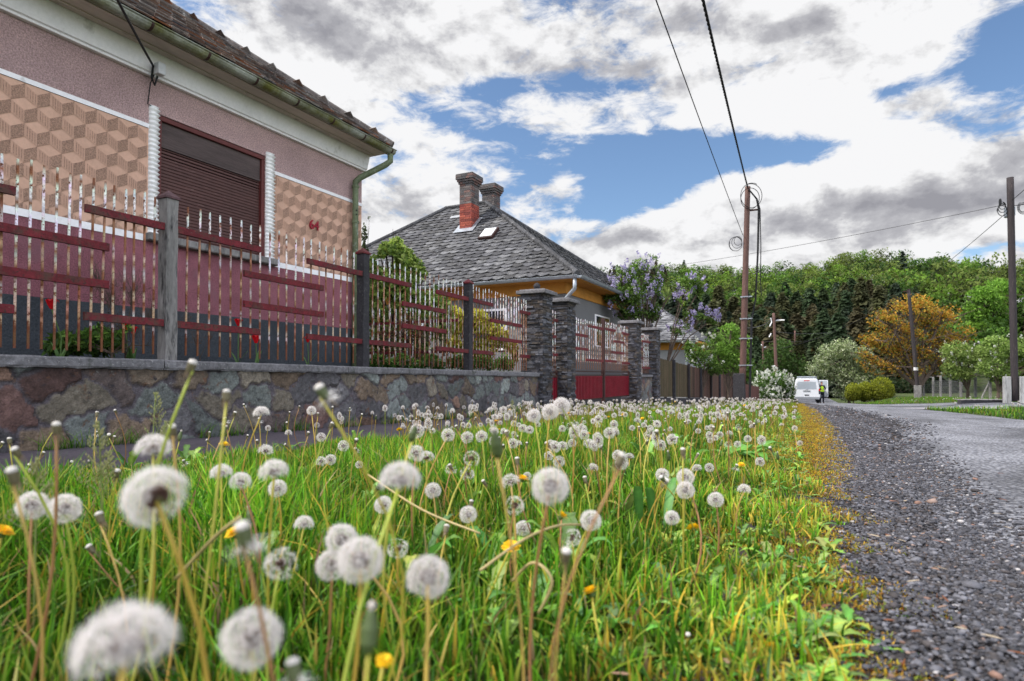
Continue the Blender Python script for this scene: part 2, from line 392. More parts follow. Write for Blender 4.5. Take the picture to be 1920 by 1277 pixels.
m_bed = mat('gravel_bed', (.050, .045, .048), noise=((2, .3), (30, .4)), bump=1, bscale=45, bdist=.03, spots=[((.055, .035, .022), 3, .5, .62)])
strip('gravel_shoulder', lambda y: lerp(GRASS_E, y)-.25+wob(y, .05, 1), lambda y: lerp(ASPH_E, y)+.1, -3, 60, m_bed, .014, nx=8)
def side_y0(x): return 24.6+(x-2.5)*.05
V = []; xx = np.arange(2.2, 60, .8)
for x in xx:
    for k in range(7):
        y = 29.5+(x-3)*.10+k*.75; V.append((x, y, gz(x, y)+.034))
Fc = [(i*7+k, (i+1)*7+k, (i+1)*7+k+1, i*7+k+1) for i in range(len(xx)-1) for k in range(6)]
tag(npobj('side_road', V, Fc, m_road, smooth=True), kind='structure')
m_pave = mat('violet_asphalt_pavement', (.098, .082, .098), rough=.7, noise=((2, .2), (60, .4)), bump=.9, bscale=90, spots=[((.22, .21, .23), 90, .62, .72)])
strip('pavement', lambda y: -4.6, lambda y: -3.12+wob(y, .06, 4), -3, 11.0, m_pave, .012, nx=6)
# driveway: pavement widens in front of the gate down to the road side
DRIVE = [(10.9, -3.1), (12, -2.7), (16, -2.4), (22, -2.5), (27, -3.0), (36, -3.6)]
strip('driveway', lambda y: -9.6 if 11.7 < y < 16.2 else -4.55, lambda y: lerp(DRIVE, y)+wob(y, .08, 3), 11.0, 36, mat('driveway_chippings', (.26, .22, .24), noise=((2, .2), (35, .45)), bump=1, bscale=50), .012, nx=10)
strip('footpath', lambda y: -4.55, lambda y: -3.6+wob(y, .06, 4), 36, 46, m_pave, .012, nx=6)
# raised garden behind the stone wall, and the yard around
m_bedsoil = M['soil']
gx = axis([(-30, -6, 1), (-6, -4.72, .16)]); gy = axis([(-4, 9.9, .2)])
def bedz(X, Y): return .50+.02*np.sin(X*3+Y*2)+.015*np.sin(X*7-Y*5)-.012*(Y-3)*.5
tag(grid_obj('garden_bed', gx, gy, m_bedsoil, bedz), kind='structure')

# ------------------------------------------------------------------ stone retaining wall (relief and stone colours carried by the mesh)
WX = -4.5
def vor(Pu, Pv, cu, cv):
    d = np.full((2, len(Pu)), 9e9); idx = np.zeros(len(Pu), int)
    for k in range(len(cu)):
        ax = np.abs(Pu-cu[k]); az = np.abs(Pv-cv[k])*1.25
        q = (ax**5+az**5)**.2
        m1 = q < d[0]; d[1] = np.where(m1, d[0], np.minimum(d[1], q)); idx = np.where(m1, k, idx); d[0] = np.minimum(d[0], q)
    return d[0], d[1], idx
stone_cols = np.array([(.125, .135, .128), (.155, .168, .158), (.13, .10, .075), (.13, .08, .06), (.10, .058, .052), (.10, .095, .10), (.14, .12, .095), (.12, .13, .125), (.085, .08, .085), (.15, .11, .08), (.11, .085, .08)])
mortar = np.array((.125, .108, .122))
def wall_coping_z(y): return .578-.0085*(y-2)
def stone_face(name, y0, y1, x, ztop, parent, s0, res=.017, taper=False):
    nu = int((y1-y0)/res); U = np.linspace(y0, y1, nu+1)
    zb = min(gz(x, y0), gz(x, y1))-.08; nv = int((ztop-zb)/res); Vv = np.linspace(zb, ztop, nv+1)
    UU, VV = np.meshgrid(U, Vv); pu = UU.ravel(); pv = VV.ravel()
    cu = []; cv = []; z = zb+.05; row = 0
    while z < ztop+.1:
        y = y0-.2+rnd.random()*.2
        h = s0*rnd.uniform(.55, .95)
        while y < y1+.3:
            w = s0*rnd.uniform(.5, 1.7)*(1.35-.055*max(y, 0) if taper else 1); cu.append(y+w/2); cv.append(z+h*rnd.uniform(.2, .8)); y += w
        z += h; row += 1
    wu = pu+.045*np.sin(pv*13+pu*5)+.014*np.sin(pu*47+pv*21)+.006*np.sin(pv*90+pu*30); wv = pv+.04*np.sin(pu*9+1)+.012*np.sin(pu*39+pv*33)+.005*np.sin(pu*95)
    d0, d1, idx = vor(wu, wv, np.array(cu), np.array(cv))
    edge = (d1-d0); t = np.clip((edge-.020)/.014, 0, 1); t = t*t*(3-2*t)
    # a few stones carry flat chisel facets
    tilt = nr.uniform(-.07, .07, (len(cu), 2)); depth = nr.uniform(.010, .028, len(cu))
    rel = t*(depth[idx]+tilt[idx, 0]*(pu-np.array(cu)[idx])+tilt[idx, 1]*(pv-np.array(cv)[idx]))
    rel += nr.normal(0, .0012, len(pu))+t*.004*np.sin(pu*60+idx)*np.sin(pv*75+idx*2)
    c = stone_cols[nr.integers(0, len(stone_cols), len(cu))]*nr.uniform(.65, 1.4, (len(cu), 1))
    C = c[idx]*1.25*t[:, None]+mortar*.95*(1-t[:, None])*nr.uniform(.85, 1.1, (len(pu), 1))
    top_fade = np.clip((ztop-pv)/.09, .0, 1)[:, None]; C = C*(.45+.55*top_fade)  # stone and mortar colour darkens towards the top edge
    V = np.stack([x+rel, pu, pv], 1); n1 = nu+1
    i = (np.arange(nv)[:, None]*n1+np.arange(nu)[None]).ravel(); Fc = np.stack([i, i+1, i+n1+1, i+n1], 1)
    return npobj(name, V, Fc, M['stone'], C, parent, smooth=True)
wall = empty('stone_wall', (WX, 0, 0), 0, 'long low rubble stone retaining wall with grey concrete coping below the rusty bar fence', 'wall')
wall.location = (0, 0, 0)
stone_face('wall_face', -1.5, 10.14, WX, .50, wall, .28, res=.0125, taper=True)
mb = MB(); mb.box((WX-.28, -1.5, -.5), (WX-.012, 10.14, .47), (.1, .09, .1)); mb.build('wall_core', M['stone'], wall)
ys_ = [-1.5, .1, 1.55, 3.02, 5.05, 6.6, 8.1, 10.13]
for a, b in zip(ys_[:-1], ys_[1:]):
    n = max(2, int((b-a)/.06)); mb = MB(); L_ = []
    for i in range(n+1):
        y = a+.004+(b-a-.008)*i/n; z1 = wall_coping_z(y); z0 = z1-.075
        j = [rnd.uniform(-.004, .004) for _ in range(6)]
        L_.append([(WX-.30, y, z0), (WX+.035+j[0], y, z0+j[1]), (WX+.046+j[2], y, z0+.015), (WX+.046+j[3], y, z1-.012), (WX+.034, y, z1+j[4]*.6), (WX-.30, y, z1)])
    vs = [p for r in L_ for p in r]
    fs = [(i*6+k, i*6+(k+1) % 6, (i+1)*6+(k+1) % 6, (i+1)*6+k) for i in range(n) for k in range(6)]+[(5, 4, 3, 2, 1, 0), tuple(n*6+k for k in range(6))]
    mb.add(vs, fs); mb.build('coping_slab', M['coping'], wall)

# ------------------------------------------------------------------ fence of thin flaking bars with staggered red rails
FX = -4.66
def bar_mesh(zw, ztop=1.235, seed=0, w=.0070):
    r = random.Random(seed); mb = MB(); n = 26; vs = []; cc = []
    bx = r.uniform(-.006, .006); by = r.uniform(-.008, .008)
    for i in range(n+1):
        z = ztop*i/n; t = (i/n)**2
        ww = w*(1 if i < n else .8)
        for dx, dy in ((-1, -1), (1, -1), (1, 1), (-1, 1)):
            vs.append((dx*ww*.6+bx*t, dy*ww+by*t, z))
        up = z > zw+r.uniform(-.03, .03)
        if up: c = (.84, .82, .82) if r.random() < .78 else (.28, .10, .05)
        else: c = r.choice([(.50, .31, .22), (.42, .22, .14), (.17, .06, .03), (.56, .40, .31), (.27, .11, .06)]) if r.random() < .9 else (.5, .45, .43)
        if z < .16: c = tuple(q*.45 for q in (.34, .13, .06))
        cc += [tuple(q*r.uniform(.85, 1.1) for q in c)]*4
    fs = [(i*4+k, i*4+(k+1) % 4, (i+1)*4+(k+1) % 4, (i+1)*4+k) for i in range(n) for k in range(4)]+[(3, 2, 1, 0), (n*4, n*4+1, n*4+2, n*4+3)]
    mb.add(vs, fs, cc); return mb.mesh('bar', M['bar'])
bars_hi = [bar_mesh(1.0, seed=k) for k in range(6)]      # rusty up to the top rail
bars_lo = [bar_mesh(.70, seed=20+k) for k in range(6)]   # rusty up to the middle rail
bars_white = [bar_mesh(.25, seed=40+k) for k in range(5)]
def add_bar(parent, meshes, loc, tilt=.006, sz=1):
    o = bpy.data.objects.new('bar', rnd.choice(meshes)); link(o, parent); o.location = loc
    o.rotation_euler = (rnd.gauss(0, tilt), rnd.gauss(0, tilt*.6), rnd.uniform(-.2, .2)); o.scale = (1, 1, sz*rnd.uniform(.985, 1.012)); return o
def rail_part(parent, y0, y1, z0, z1, x=None, mname='rail', name='rail', h=.029):
    x = FX+.012 if x is None else x
    n = max(3, int((y1-y0)/.08)); mb = MB(); vs = []
    for i in range(n+1):
        t = i/n; y = y0+(y1-y0)*t; z = z0+(z1-z0)*t+rnd.uniform(-.0015, .0015)
        vs += [(x, y, z-h), (x+.026, y, z-h+rnd.uniform(0, .002)), (x+.028, y, z+h-.002), (x, y, z+h)]
    fs = [(i*4+k, i*4+(k+1) % 4, (i+1)*4+(k+1) % 4, (i+1)*4+k) for i in range(n) for k in range(4)]+[(3, 2, 1, 0), (n*4, n*4+1, n*4+2, n*4+3)]
    mb.add(vs, fs); return mb.build(name, M[mname], parent)
def fslope(y): return -.0105*(y-2.3)
fence = empty('bar_fence', (0, 0, 0), 0, 'rusty white bar fence with staggered dark red rails standing on the rubble stone wall', 'fence')
posts = [onX(-230, 400, FX).y, onX(316, 400, FX).y, onX(681, 500, FX).y, onX(878, 560, FX).y, 9.98]
for y in posts[:4]:
    b = fslope(y); w = .05; mb = MB()
    z0 = wall_coping_z(y)-.02; n = 10; vs = []
    for i in range(n+1):
        z = z0+(1.86+b-z0)*i/n; q = [rnd.uniform(-.0035, .0035) for _ in range(8)]
        vs += [(FX-w+q[0]-.0, y-w+q[1], z), (FX+w+q[2], y-w+q[3], z), (FX+w+q[4], y+w+q[5], z), (FX-w+q[6], y+w+q[7], z)]
    fs = [(i*4+k, i*4+(k+1) % 4, (i+1)*4+(k+1) % 4, (i+1)*4+k) for i in range(n) for k in range(4)]+[(3, 2, 1, 0), (n*4, n*4+1, n*4+2, n*4+3)]
    mb.add(vs, fs); p = mb.build('post', M['concrete'] if y < 4.5 else M['concrete_dark'], fence)
    c = MB(); zt = 1.86+b+.002; ww = .062
    c.add([(FX-ww, y-ww, zt), (FX+ww, y-ww, zt), (FX+ww, y+ww, zt), (FX-ww, y+ww, zt), (FX, y, zt+.075), (FX-ww, y-ww, zt+.018), (FX+ww, y-ww, zt+.018), (FX+ww, y+ww, zt+.018), (FX-ww, y+ww, zt+.018)],
          [(3, 2, 1, 0), (0, 1, 6, 5), (1, 2, 7, 6), (2, 3, 8, 7), (3, 0, 5, 8), (5, 6, 4), (6, 7, 4), (7, 8, 4), (8, 5, 4)])
    c.build('post_cap', M['rail'] if y > 4.5 else mat('maroon_cap', (.09, .05, .055), noise=((20, .3),)), p)
sp = posts[2]-posts[1]
segs = []
for i in range(4):
    a, b = posts[i], posts[i+1]; L_ = b-a
    if i < 3:
        hi = [(a, a+.375*L_), (b-.375*L_, b)]; lo = (a+.30*L_, a+.72*L_)
    else: hi = [(a, a+.33*L_), (b-.20*L_, b)]; lo = (a+.30*L_, a+.82*L_)
    for (p, q), side in zip(hi, (0, 1)):
        p2 = p+.055 if side == 0 else p; q2 = q if side == 0 else q-.055
        if q2 < -.2: continue
        p2 = max(p2, -.2)
        for zc in (1.632, .872): rail_part(fence, p2, q2, zc+fslope(p2), zc+fslope(q2))
    if lo[1] > -.2:
        for zc in (1.385, 1.112): rail_part(fence, max(lo[0], -.2), lo[1], zc+fslope(max(lo[0], -.2)), zc+fslope(lo[1]))
    nb = 22; ks = [a+L_*(k+.5+.0)/nb for k in range(nb)]
    for y in ks:
        if y < -.1 or abs(y-a) < .06 or abs(y-b) < .06: continue
        under = any(p-.01 < y < q+.01 for p, q in hi)
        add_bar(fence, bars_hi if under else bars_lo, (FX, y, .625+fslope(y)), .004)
# short run of the same bars dividing the garden, seen through the front fence
inner = empty('inner_bar_fence', (0, 0, 0), 0, 'low white bar fence inside the garden seen through the street fence', 'fence')
for k in range(26):
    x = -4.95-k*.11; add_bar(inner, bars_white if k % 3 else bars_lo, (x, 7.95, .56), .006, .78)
mb = MB()
mb.box((-7.8, 7.965, .80), (-4.9, 7.985, .845)); mb.build('rail', M['rail'], inner)
mb = MB(); mb.box((-7.8, 7.965, 1.27), (-4.9, 7.985, 1.315)); mb.build('rail', M['rail'], inner)
# ------------------------------------------------------------------ stacked-slate gate pillars
sl_cols = [(.045, .043, .050), (.060, .058, .068), (.085, .083, .095), (.035, .033, .036), (.075, .062, .055), (.10, .10, .115), (.05, .04, .034)]
def pillar(xc, yc, w, ztop, label, ball=False, wy=None):
    wy = wy or w; zb = gz(xc, yc)-.1
    root = empty('gate_pillar', (xc, yc, gz(xc, yc)), 0, label, 'pillar', 'slate gate pillars'); oz = gz(xc, yc)
    mb = MB(); z = zb-oz; top = ztop-oz
    mb.box((-w/2+.03, -wy/2+.03, z), (w/2-.03, wy/2-.03, top), (.03, .03, .03))
    while z < top-.012:
        h = min(rnd.uniform(.018, .045), top-z)
        for side in range(4):
            L_ = w if side in (0, 2) else wy; t = -L_/2
            while t < L_/2-.02:
                l = min(rnd.uniform(.07, .24), L_/2-t); e = rnd.uniform(-.004, .022)
                if L_/2-(t+l) < .03: l = L_/2-t
                c = jc(rnd.choice(sl_cols), .7, 1.35)
                if side == 0: a, b = (t, -wy/2-e, z+.0015), (t+l-.003, -wy/2+.05, z+h-.002)
                elif side == 2: a, b = (t, wy/2-.05, z+.0015), (t+l-.003, wy/2+e, z+h-.002)
                elif side == 1: a, b = (w/2-.05, t, z+.0015), (w/2+e, t+l-.003, z+h-.002)
                else: a, b = (-w/2-e, t, z+.0015), (-w/2+.05, t+l-.003, z+h-.002)
                mb.box(a, b, c, jit=.0025); t += l
        z += h
    mb.build('shaft', M['slate'], root)
    c = MB(); o = .075
    c.box((-w/2-o, -wy/2-o, top+.002), (w/2+o, wy/2+o, top+.065), bev=.008, jit=.002)
    c.box((-w/2-o*.4, -wy/2-o*.4, top+.066), (w/2+o*.4, wy/2+o*.4, top+.085), bev=.006)
    cap = c.build('cap', M['coping'], root)
    if ball:
        b = MB(); b.lathe((0, 0, top+.086), [(.03, 0), (.028, .02), (.05, .035), (.062, .065), (.060, .095), (.04, .125), (.012, .14)], 14)
        b.build('ball_finial', M['concrete_dark'], cap, smooth=True)
    return root
p1 = onX(1018, 600, -4.4); p2 = onX(1064, 600, -4.4); p3 = onX(1194, 650, -4.4); p4 = onX(1231, 650, -4.4)
PW = .42
pillar(-4.4-PW/2, p1.y+PW/2, PW, onX(1018, 550, -4.4).z, 'slate pillar with a stone ball at the end of the bar fence', ball=True)
pillar(-4.4-PW/2, p2.y+PW/2, PW, onX(1064, 566, -4.4).z, 'slate pillar without a ball between the footgate and the double gate')
pillar(-4.4-PW/2, p3.y+PW/2, PW, onX(1194, 606, -4.4).z, 'slate pillar at the far hinge side of the red double gate')
pillar(-4.4-PW/2, p4.y+PW/2, PW, onX(1231, 619, -4.4).z, 'small slate pillar with a ball beside the brown plank fence', ball=True)
Y1, Y2, Y3, Y4 = p1.y, p2.y, p3.y, p4.y

# footgate between pillars 1 and 2
gx_ = -4.62
def gate_leaf(root, y0, y1, ztop, zbot, panel_top, rails, n):
    mb = MB(); nn = int((y1-y0)/.045)
    for k in range(nn):
        a = y0+(y1-y0)*k/nn; mb.box((gx_, a+.002, zbot), (gx_+(.006 if k % 2 else .022), a+(y1-y0)/nn-.001, panel_top))
    mb.build('lower_panel', M['gate_red'], root)
    for k in range(n):
        y = y0+(y1-y0)*(k+.5)/n
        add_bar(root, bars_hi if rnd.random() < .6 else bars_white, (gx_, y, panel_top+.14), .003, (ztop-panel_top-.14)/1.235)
    fr = MB()
    for z in (zbot-.03, panel_top+.003, panel_top+.085): fr.box((gx_-.012, y0, z), (gx_-.002, y1, z+.028))
    for y in (y0, y1): fr.box((gx_-.014, y-.02, zbot-.035), (gx_+.024, y+.02, panel_top+.14))
    fr.build('frame', M['dark_steel'], root)
    for (a, b, z) in rails:
        rail_part(root, y0+(y1-y0)*a, y0+(y1-y0)*b, z, z, x=gx_+.014)
foot = empty('footgate', (0, 0, 0), 0, 'narrow red footgate between the two nearest slate pillars', 'gate')
gate_leaf(foot, Y1+PW+.03, Y2-.03, 1.70, -.22, .42, [(0, 1, 1.52), (0, 1, .86), (.2, .9, 1.2)], 6)
mb = MB(); mb.tube([(gx_+.03, Y2-.07, .62), (gx_+.075, Y2-.07, .62), (gx_+.075, Y2-.16, .62)], .009, 6); mb.build('handle', M['zinc'], foot)
gate = empty('double_gate', (0, 0, 0), 0, 'wide double gate with red lower panels and white rusty bars', 'gate')
ym = onX(1130, 650, gx_).y
zt = lambda u, v: onX(u, v, gx_).z
za, zb_ = zt(1100, 705), zt(1100, 748)
for (a, b) in ((Y2+PW+.04, ym-.05), (ym+.05, Y3-.04)):
    leafr = bpy.data.objects.new('gate_leaf', None); link(leafr, gate)
    near = a < ym-.5
    rails = [(.55, 1, zt(1110, 613)), (.1, .55, zt(1095, 630)), (.1, .55, zt(1095, 655)), (.5, 1, zt(1115, 676)), (0, .16, zt(1082, 607)), (0, .12, zt(1082, 674))] if near else \
            [(0, .42, zt(1140, 618)), (.36, .76, zt(1152, 640)), (.24, .74, zt(1152, 661)), (0, .45, zt(1140, 677)), (.7, 1, zt(1170, 626)), (.7, 1, zt(1170, 681))]
    gate_leaf(leafr, a, b, zt(1100, 600) if near else zt(1160, 609), zb_, za, rails, 17)
mb = MB(); mb.box((gx_-.03, ym-.035, gz(gx_, ym)-.05), (gx_+.05, ym+.035, zt(1130, 597)), bev=.004); mb.build('meeting_post', M['dark_steel'], gate)
# short wall and bars between pillars 3 and 4
sw = empty('short_wall', (0, 0, 0), 0, 'short slate coped wall with a few white bars between the two far gate pillars', 'wall')
ct = zt(1215, 704)
stone_face('wall_face', Y3+PW+.01, Y4-.01, -4.55, ct-.05, sw, .22, res=.03)
mb = MB(); mb.box((-4.85, Y3+PW+.01, gz(-4.6, Y3)-.3), (-4.56, Y4-.01, ct-.05), (.1, .09, .1)); mb.build('wall_core', M['stone'], sw)
mb = MB(); mb.box((-4.88, Y3+PW+.01, ct-.048), (-4.5, Y4-.01, ct+.02), bev=.01); mb.build('coping_slab', M['coping'], sw)
nb = 15
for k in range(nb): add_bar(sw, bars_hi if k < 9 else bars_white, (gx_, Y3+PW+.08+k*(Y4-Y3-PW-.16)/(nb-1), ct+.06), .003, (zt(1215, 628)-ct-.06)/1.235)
for a, b, z in ((0, .5, zt(1205, 655)), (0, .5, zt(1205, 672)), (.5, 1, zt(1215, 642)), (.5, 1, zt(1215, 690))):
    rail_part(sw, Y3+PW+.03+(Y4-Y3-PW-.06)*a, Y3+PW+.03+(Y4-Y3-PW-.06)*b, z, z, x=gx_+.014)

# ------------------------------------------------------------------ plank fence going on down the street
pf = empty('plank_fence', (0, 0, 0), 0, 'brown upright plank fence on a low concrete base beyond the gate pillars', 'fence')
y = Y4+PW+.05; yend = 36.5; y_start = y
mbs = MB(); base = MB(); k = 0; pan = []
zt0 = onX(1240, 671, -4.6).z; zt1 = onX(1380, 708, -4.6); ye = zt1.y; yend = min(ye+1, 40)
while y < yend:
    w = rnd.uniform(.11, .145); t = (y-y_start)/(ye-y_start); zt_ = zt0+(zt1.z-zt0)*t+rnd.uniform(-.015, .015)
    zb0 = gz(-4.6, y)+.27
    c = jc(rnd.choice([(.075, .04, .03), (.11, .055, .042), (.09, .045, .035), (.06, .038, .025)]), .7, 1.3)
    cg = tuple(a*.6+b*.4 for a, b in zip(c, (.07, .075, .025)))
    if t < .3: c = cg
    mbs.box((-4.62, y, zb0), (-4.595, y+w-.016, zt_), c); y += w
mbs.build('planks', M['plank'], pf)
for i in range(9):
    yy = y_start+(yend-y_start)*i/8; t = (yy-y_start)/(ye-y_start)
    m2 = MB(); m2.box((-4.588, yy-.06, gz(-4.6, yy)-.05), (-4.50, yy+.06, zt0+(zt1.z-zt0)*t+.06), bev=.006); m2.build('post', M['concrete_dark'] if i % 2 else M['pole_dark'], pf)
n = 20; vs = []
for i in range(n+1):
    yy = y_start+(yend-y_start)*i/n; g = gz(-4.6, yy)
    vs += [(-4.7, yy, g-.2), (-4.49, yy, g-.2), (-4.49, yy, g+.24), (-4.7, yy, g+.24)]
base.add(vs, [(i*4+k, i*4+(k+1) % 4, (i+1)*4+(k+1) % 4, (i+1)*4+k) for i in range(n) for k in range(4)]+[(3, 2, 1, 0), (n*4, n*4+1, n*4+2, n*4+3)])
base.build('base', M['concrete_dark'], pf)
pf2 = empty('picket_fence', (0, 0, 0), 0, 'short dark red brown paling fence behind the near power pole', 'fence')
m2 = MB()
for k in range(22):
    yy = yend+.4+k*.45; m2.box((-4.35, yy, gz(-4.3, yy)), (-4.32, yy+.38, gz(-4.3, yy)+1.15+.03*(k % 2)), (.10, .04, .035))
m2.build('palings', M['plank'], pf2)

# ------------------------------------------------------------------ house 64
HX = -6.3; HY = onX(678, 400, HX).y; HB = -15.5; HN = -4.
house = empty('pink_house', (0, 0, 0), 0, 'pink and plum roughcast house number 64 with lowered brown shutter and mossy gutter', 'house')
wy0 = onX(296, 300, HX).y; wy1 = onX(497, 400, HX).y; wz0 = 1.94; wz1 = 3.235
def band(name, z0, z1, x, mname, hole=True, y0=HN, y1=HY):
    mb = MB(); xb = HB
    def rect(a, b, c, d):
        if b-a > 1e-3 and d-c > 1e-3: mb.quad((x, a, c), (x, b, c), (x, b, d), (x, a, d))
    if hole and z1 > wz0 and z0 < wz1:
        rect(y0, wy0, z0, z1); rect(wy1, y1, z0, z1); rect(wy0, wy1, z0, max(z0, wz0)); rect(wy0, wy1, min(z1, wz1), z1)
    else: rect(y0, y1, z0, z1)
    mb.quad((x, y1, z0), (xb, y1, z0), (xb, y1, z1), (x, y1, z1)); mb.quad((x, y0, z1), (xb, y0, z1), (xb, y0, z0), (x, y0, z0))
    mb.quad((xb, y1, z0), (xb, y0, z0), (xb, y0, z1), (xb, y1, z1))
    mb.build(name, M[mname], house)
Z = lambda z: z+H
zp, zl0, zl1, zu0, zu1, zc = Z(.71), Z(1.41), Z(1.478), Z(2.60), Z(2.645), Z(3.14)
band('plinth', -.4, zp, HX+.03, 'plinth')
mb = MB(); mb.quad((HX, HN, zp), (HX+.03, HN, zp), (HX+.03, HY, zp), (HX, HY, zp)); mb.build('plinth_ledge', M['plinth'], house)
band('lower_wall', zp, zl0, HX, 'plum'); band('lower_stripe', zl0, zl1, HX+.008, 'white')
band('wall', zl1, zu0, HX-.002, 'peach'); band('upper_stripe', zu0, zu1, HX+.008, 'white')
band('upper_wall', zu1, zc+.25, HX, 'roughcast')
# tumbling block pattern: three rhombi per hexagon, clipped to the render panel
def clip(poly, y0, y1, z0, z1):
    for ax, lim, sg in ((0, y0, 1), (0, y1, -1), (1, z0, 1), (1, z1, -1)):
        out = []
        for i in range(len(poly)):
            a, b = poly[i], poly[(i+1) % len(poly)]
            ia = sg*(a[ax]-lim) >= 0; ib = sg*(b[ax]-lim) >= 0
            if ia: out.append(a)
            if ia != ib:
                t = (lim-a[ax])/(b[ax]-a[ax]); out.append((a[0]+(b[0]-a[0])*t, a[1]+(b[1]-a[1])*t))
        poly = out
        if len(poly) < 3: return None
    return poly
s = .117; wd = s*math.sqrt(3)
for (y0, y1) in ((HN, wy0-.12), (wy1+.12, HY-.02)):
    pd, pl = MB(), MB()
    for j in range(-2, 12):
        for i in range(int((y0-1)/wd), int((y1+1)/wd)+2):
            cy = i*wd+(wd/2 if j % 2 else 0); cz = zl1+j*1.5*s
            c = (cy, cz); b = (cy, cz-s); br = (cy+wd/2, cz-s/2); tr = (cy+wd/2, cz+s/2); bl = (cy-wd/2, cz-s/2); tl = (cy-wd/2, cz+s/2)
            for mbx, poly, dx in ((pd, [c, b, br, tr], .003), (pl, [c, tl, bl, b], .002)):
                q = clip(poly, y0, y1, zl1+.004, zu0-.004)
                if q:
                    mbx.add([(HX+dx, yy, zz) for yy, zz in q], [tuple(range(len(q)))])
                    if mbx is pl:
                        for t in (.2, .4, .6, .8):   # combed grooves
                            yy = cy-wd/2*t; g = clip([(yy, cz-s*(1-t/2)+.012), (yy+.005, cz-s*(1-t/2)+.012), (yy+.005, cz+t*s/2-.012), (yy, cz+t*s/2-.012)], y0, y1, zl1+.004, zu0-.004)
                            if g: pd.add([(HX+.005, a_, b_) for a_, b_ in g], [tuple(range(len(g)))])
    pd.build('cube_pattern', M['peach_dark'], house); pl.build('combed_pattern', M['peach_line'], house)
# window
win = bpy.data.objects.new('window', None); link(win, house)
mb = MB()
for a, b, c, d in ((wy0, wz0, wy1, wz0), (wy0, wz1, wy1, wz1), (wy0, wz0, wy0, wz1), (wy1, wz0, wy1, wz1)):
    mb.quad((HX-.16, a, b), (HX+.001, a, b), (HX+.001, c, d), (HX-.16, c, d))
mb.build('reveal', M['roughcast'], win)
mb = MB()
fx = HX-.055
mb.box((fx-.03, wy0+.002, wz1-.055), (fx+.045, wy1-.002, wz1-.003), bev=.004)
for y in (wy0+.002, wy1-.047): mb.box((fx-.03, y, wz0), (fx+.045, y+.045, wz1-.057), bev=.004)
mb.build('frame', M['frame'], win)
mb = MB(); mb.box((fx-.03, wy0+.049, wz1-.30), (fx+.012, wy1-.049, wz1-.058))
mb.box((fx-.03, wy0+.049, wz1-.33), (fx+.02, wy1-.049, wz1-.305)); mb.build('shutter_box', M['shutter_box'], win)
mb = MB(); z = wz0+.01; sh = .036
while z < wz1-.335:
    gap = .010 if z > wz1-.46 else .003
    mb.box((fx-.012, wy0+.049, z), (fx+.004, wy1-.049, min(z+sh-gap, wz1-.334)), bev=.004); z += sh
mb.build('roller_shutter', M['shutter'], win)
mb = MB(); mb.box((fx-.045, wy0+.05, wz0), (fx-.03, wy1-.05, wz1-.31)); mb.build('pane', M['glass_dark'], win)
mb = MB(); mb.box((HX-.12, wy0-.14, wz0-.085), (HX+.10, wy1+.16, wz0-.002), bev=.012, jit=.003); mb.build('sill', M['concrete'], win)
for (ya, yb) in ((wy0-.105, wy0-.003), (wy1+.003, wy1+.13)):
    mb = MB(); z = wz0; n = int((wz1+.055-wz0)/.048)
    pts = []
    for k in range(n*4+1):
        zz = wz0+(wz1+.055-wz0)*k/(n*4); bul = .014*math.sin(k/4*2*math.pi)
        pts.append([(HX-.01, ya, zz), (HX+.022+bul, ya-bul*.35, zz), (HX+.034+bul, (ya+yb)/2, zz), (HX+.022+bul, yb+bul*.35, zz), (HX-.01, yb, zz)])
    vs = [p for r in pts for p in r]
    mb.add(vs, [(i*5+k, i*5+k+1, (i+1)*5+k+1, (i+1)*5+k) for i in range(len(pts)-1) for k in range(4)]+[(4, 3, 2, 1, 0), tuple((len(pts)-1)*5+k for k in range(5))])
    mb.build('rope_moulding', mat('moulding_white', (.84, .83, .83), noise=((9, .1),), spots=[((.3, .27, .24), 30, .66, .74)]), win, smooth=True)
# cornice and soffit
EX = HX+.42; ez = Z(3.37)
mb = MB(); y1 = HY+.04
prof = [(HX, zc), (HX+.05, zc), (HX+.055, zc+.02), (HX+.075, zc+.03), (HX+.12, ez-.02), (HX+.12, ez)]
for (a, b) in zip(prof[:-1], prof[1:]): mb.quad((a[0], HN, a[1]), (a[0], y1, a[1]), (b[0], y1, b[1]), (b[0], HN, b[1]))
mb.add([(p[0], y1, p[1]) for p in prof]+[(HX, y1, ez)], [tuple(range(7))]); 
mb.box((HB, HY+.001, zc), (HX, HY+.05, ez)); mb.build('cornice', M['white'], house)
mb = MB(); mb.box((HX-.05, HN, ez+.001), (EX-.015, HY+.08, ez+.045)); mb.box((EX-.014, HN, ez-.012), (EX+.004, HY+.08, ez+.09))
mb.box((HX+.20, HN, ez-.010), (HX+.225, HY+.06, ez)); mb.box((HB, HY-.05, ez+.001), (HX-.052, HY+.08, ez+.045)); mb.build('soffit', M['cream'], house)
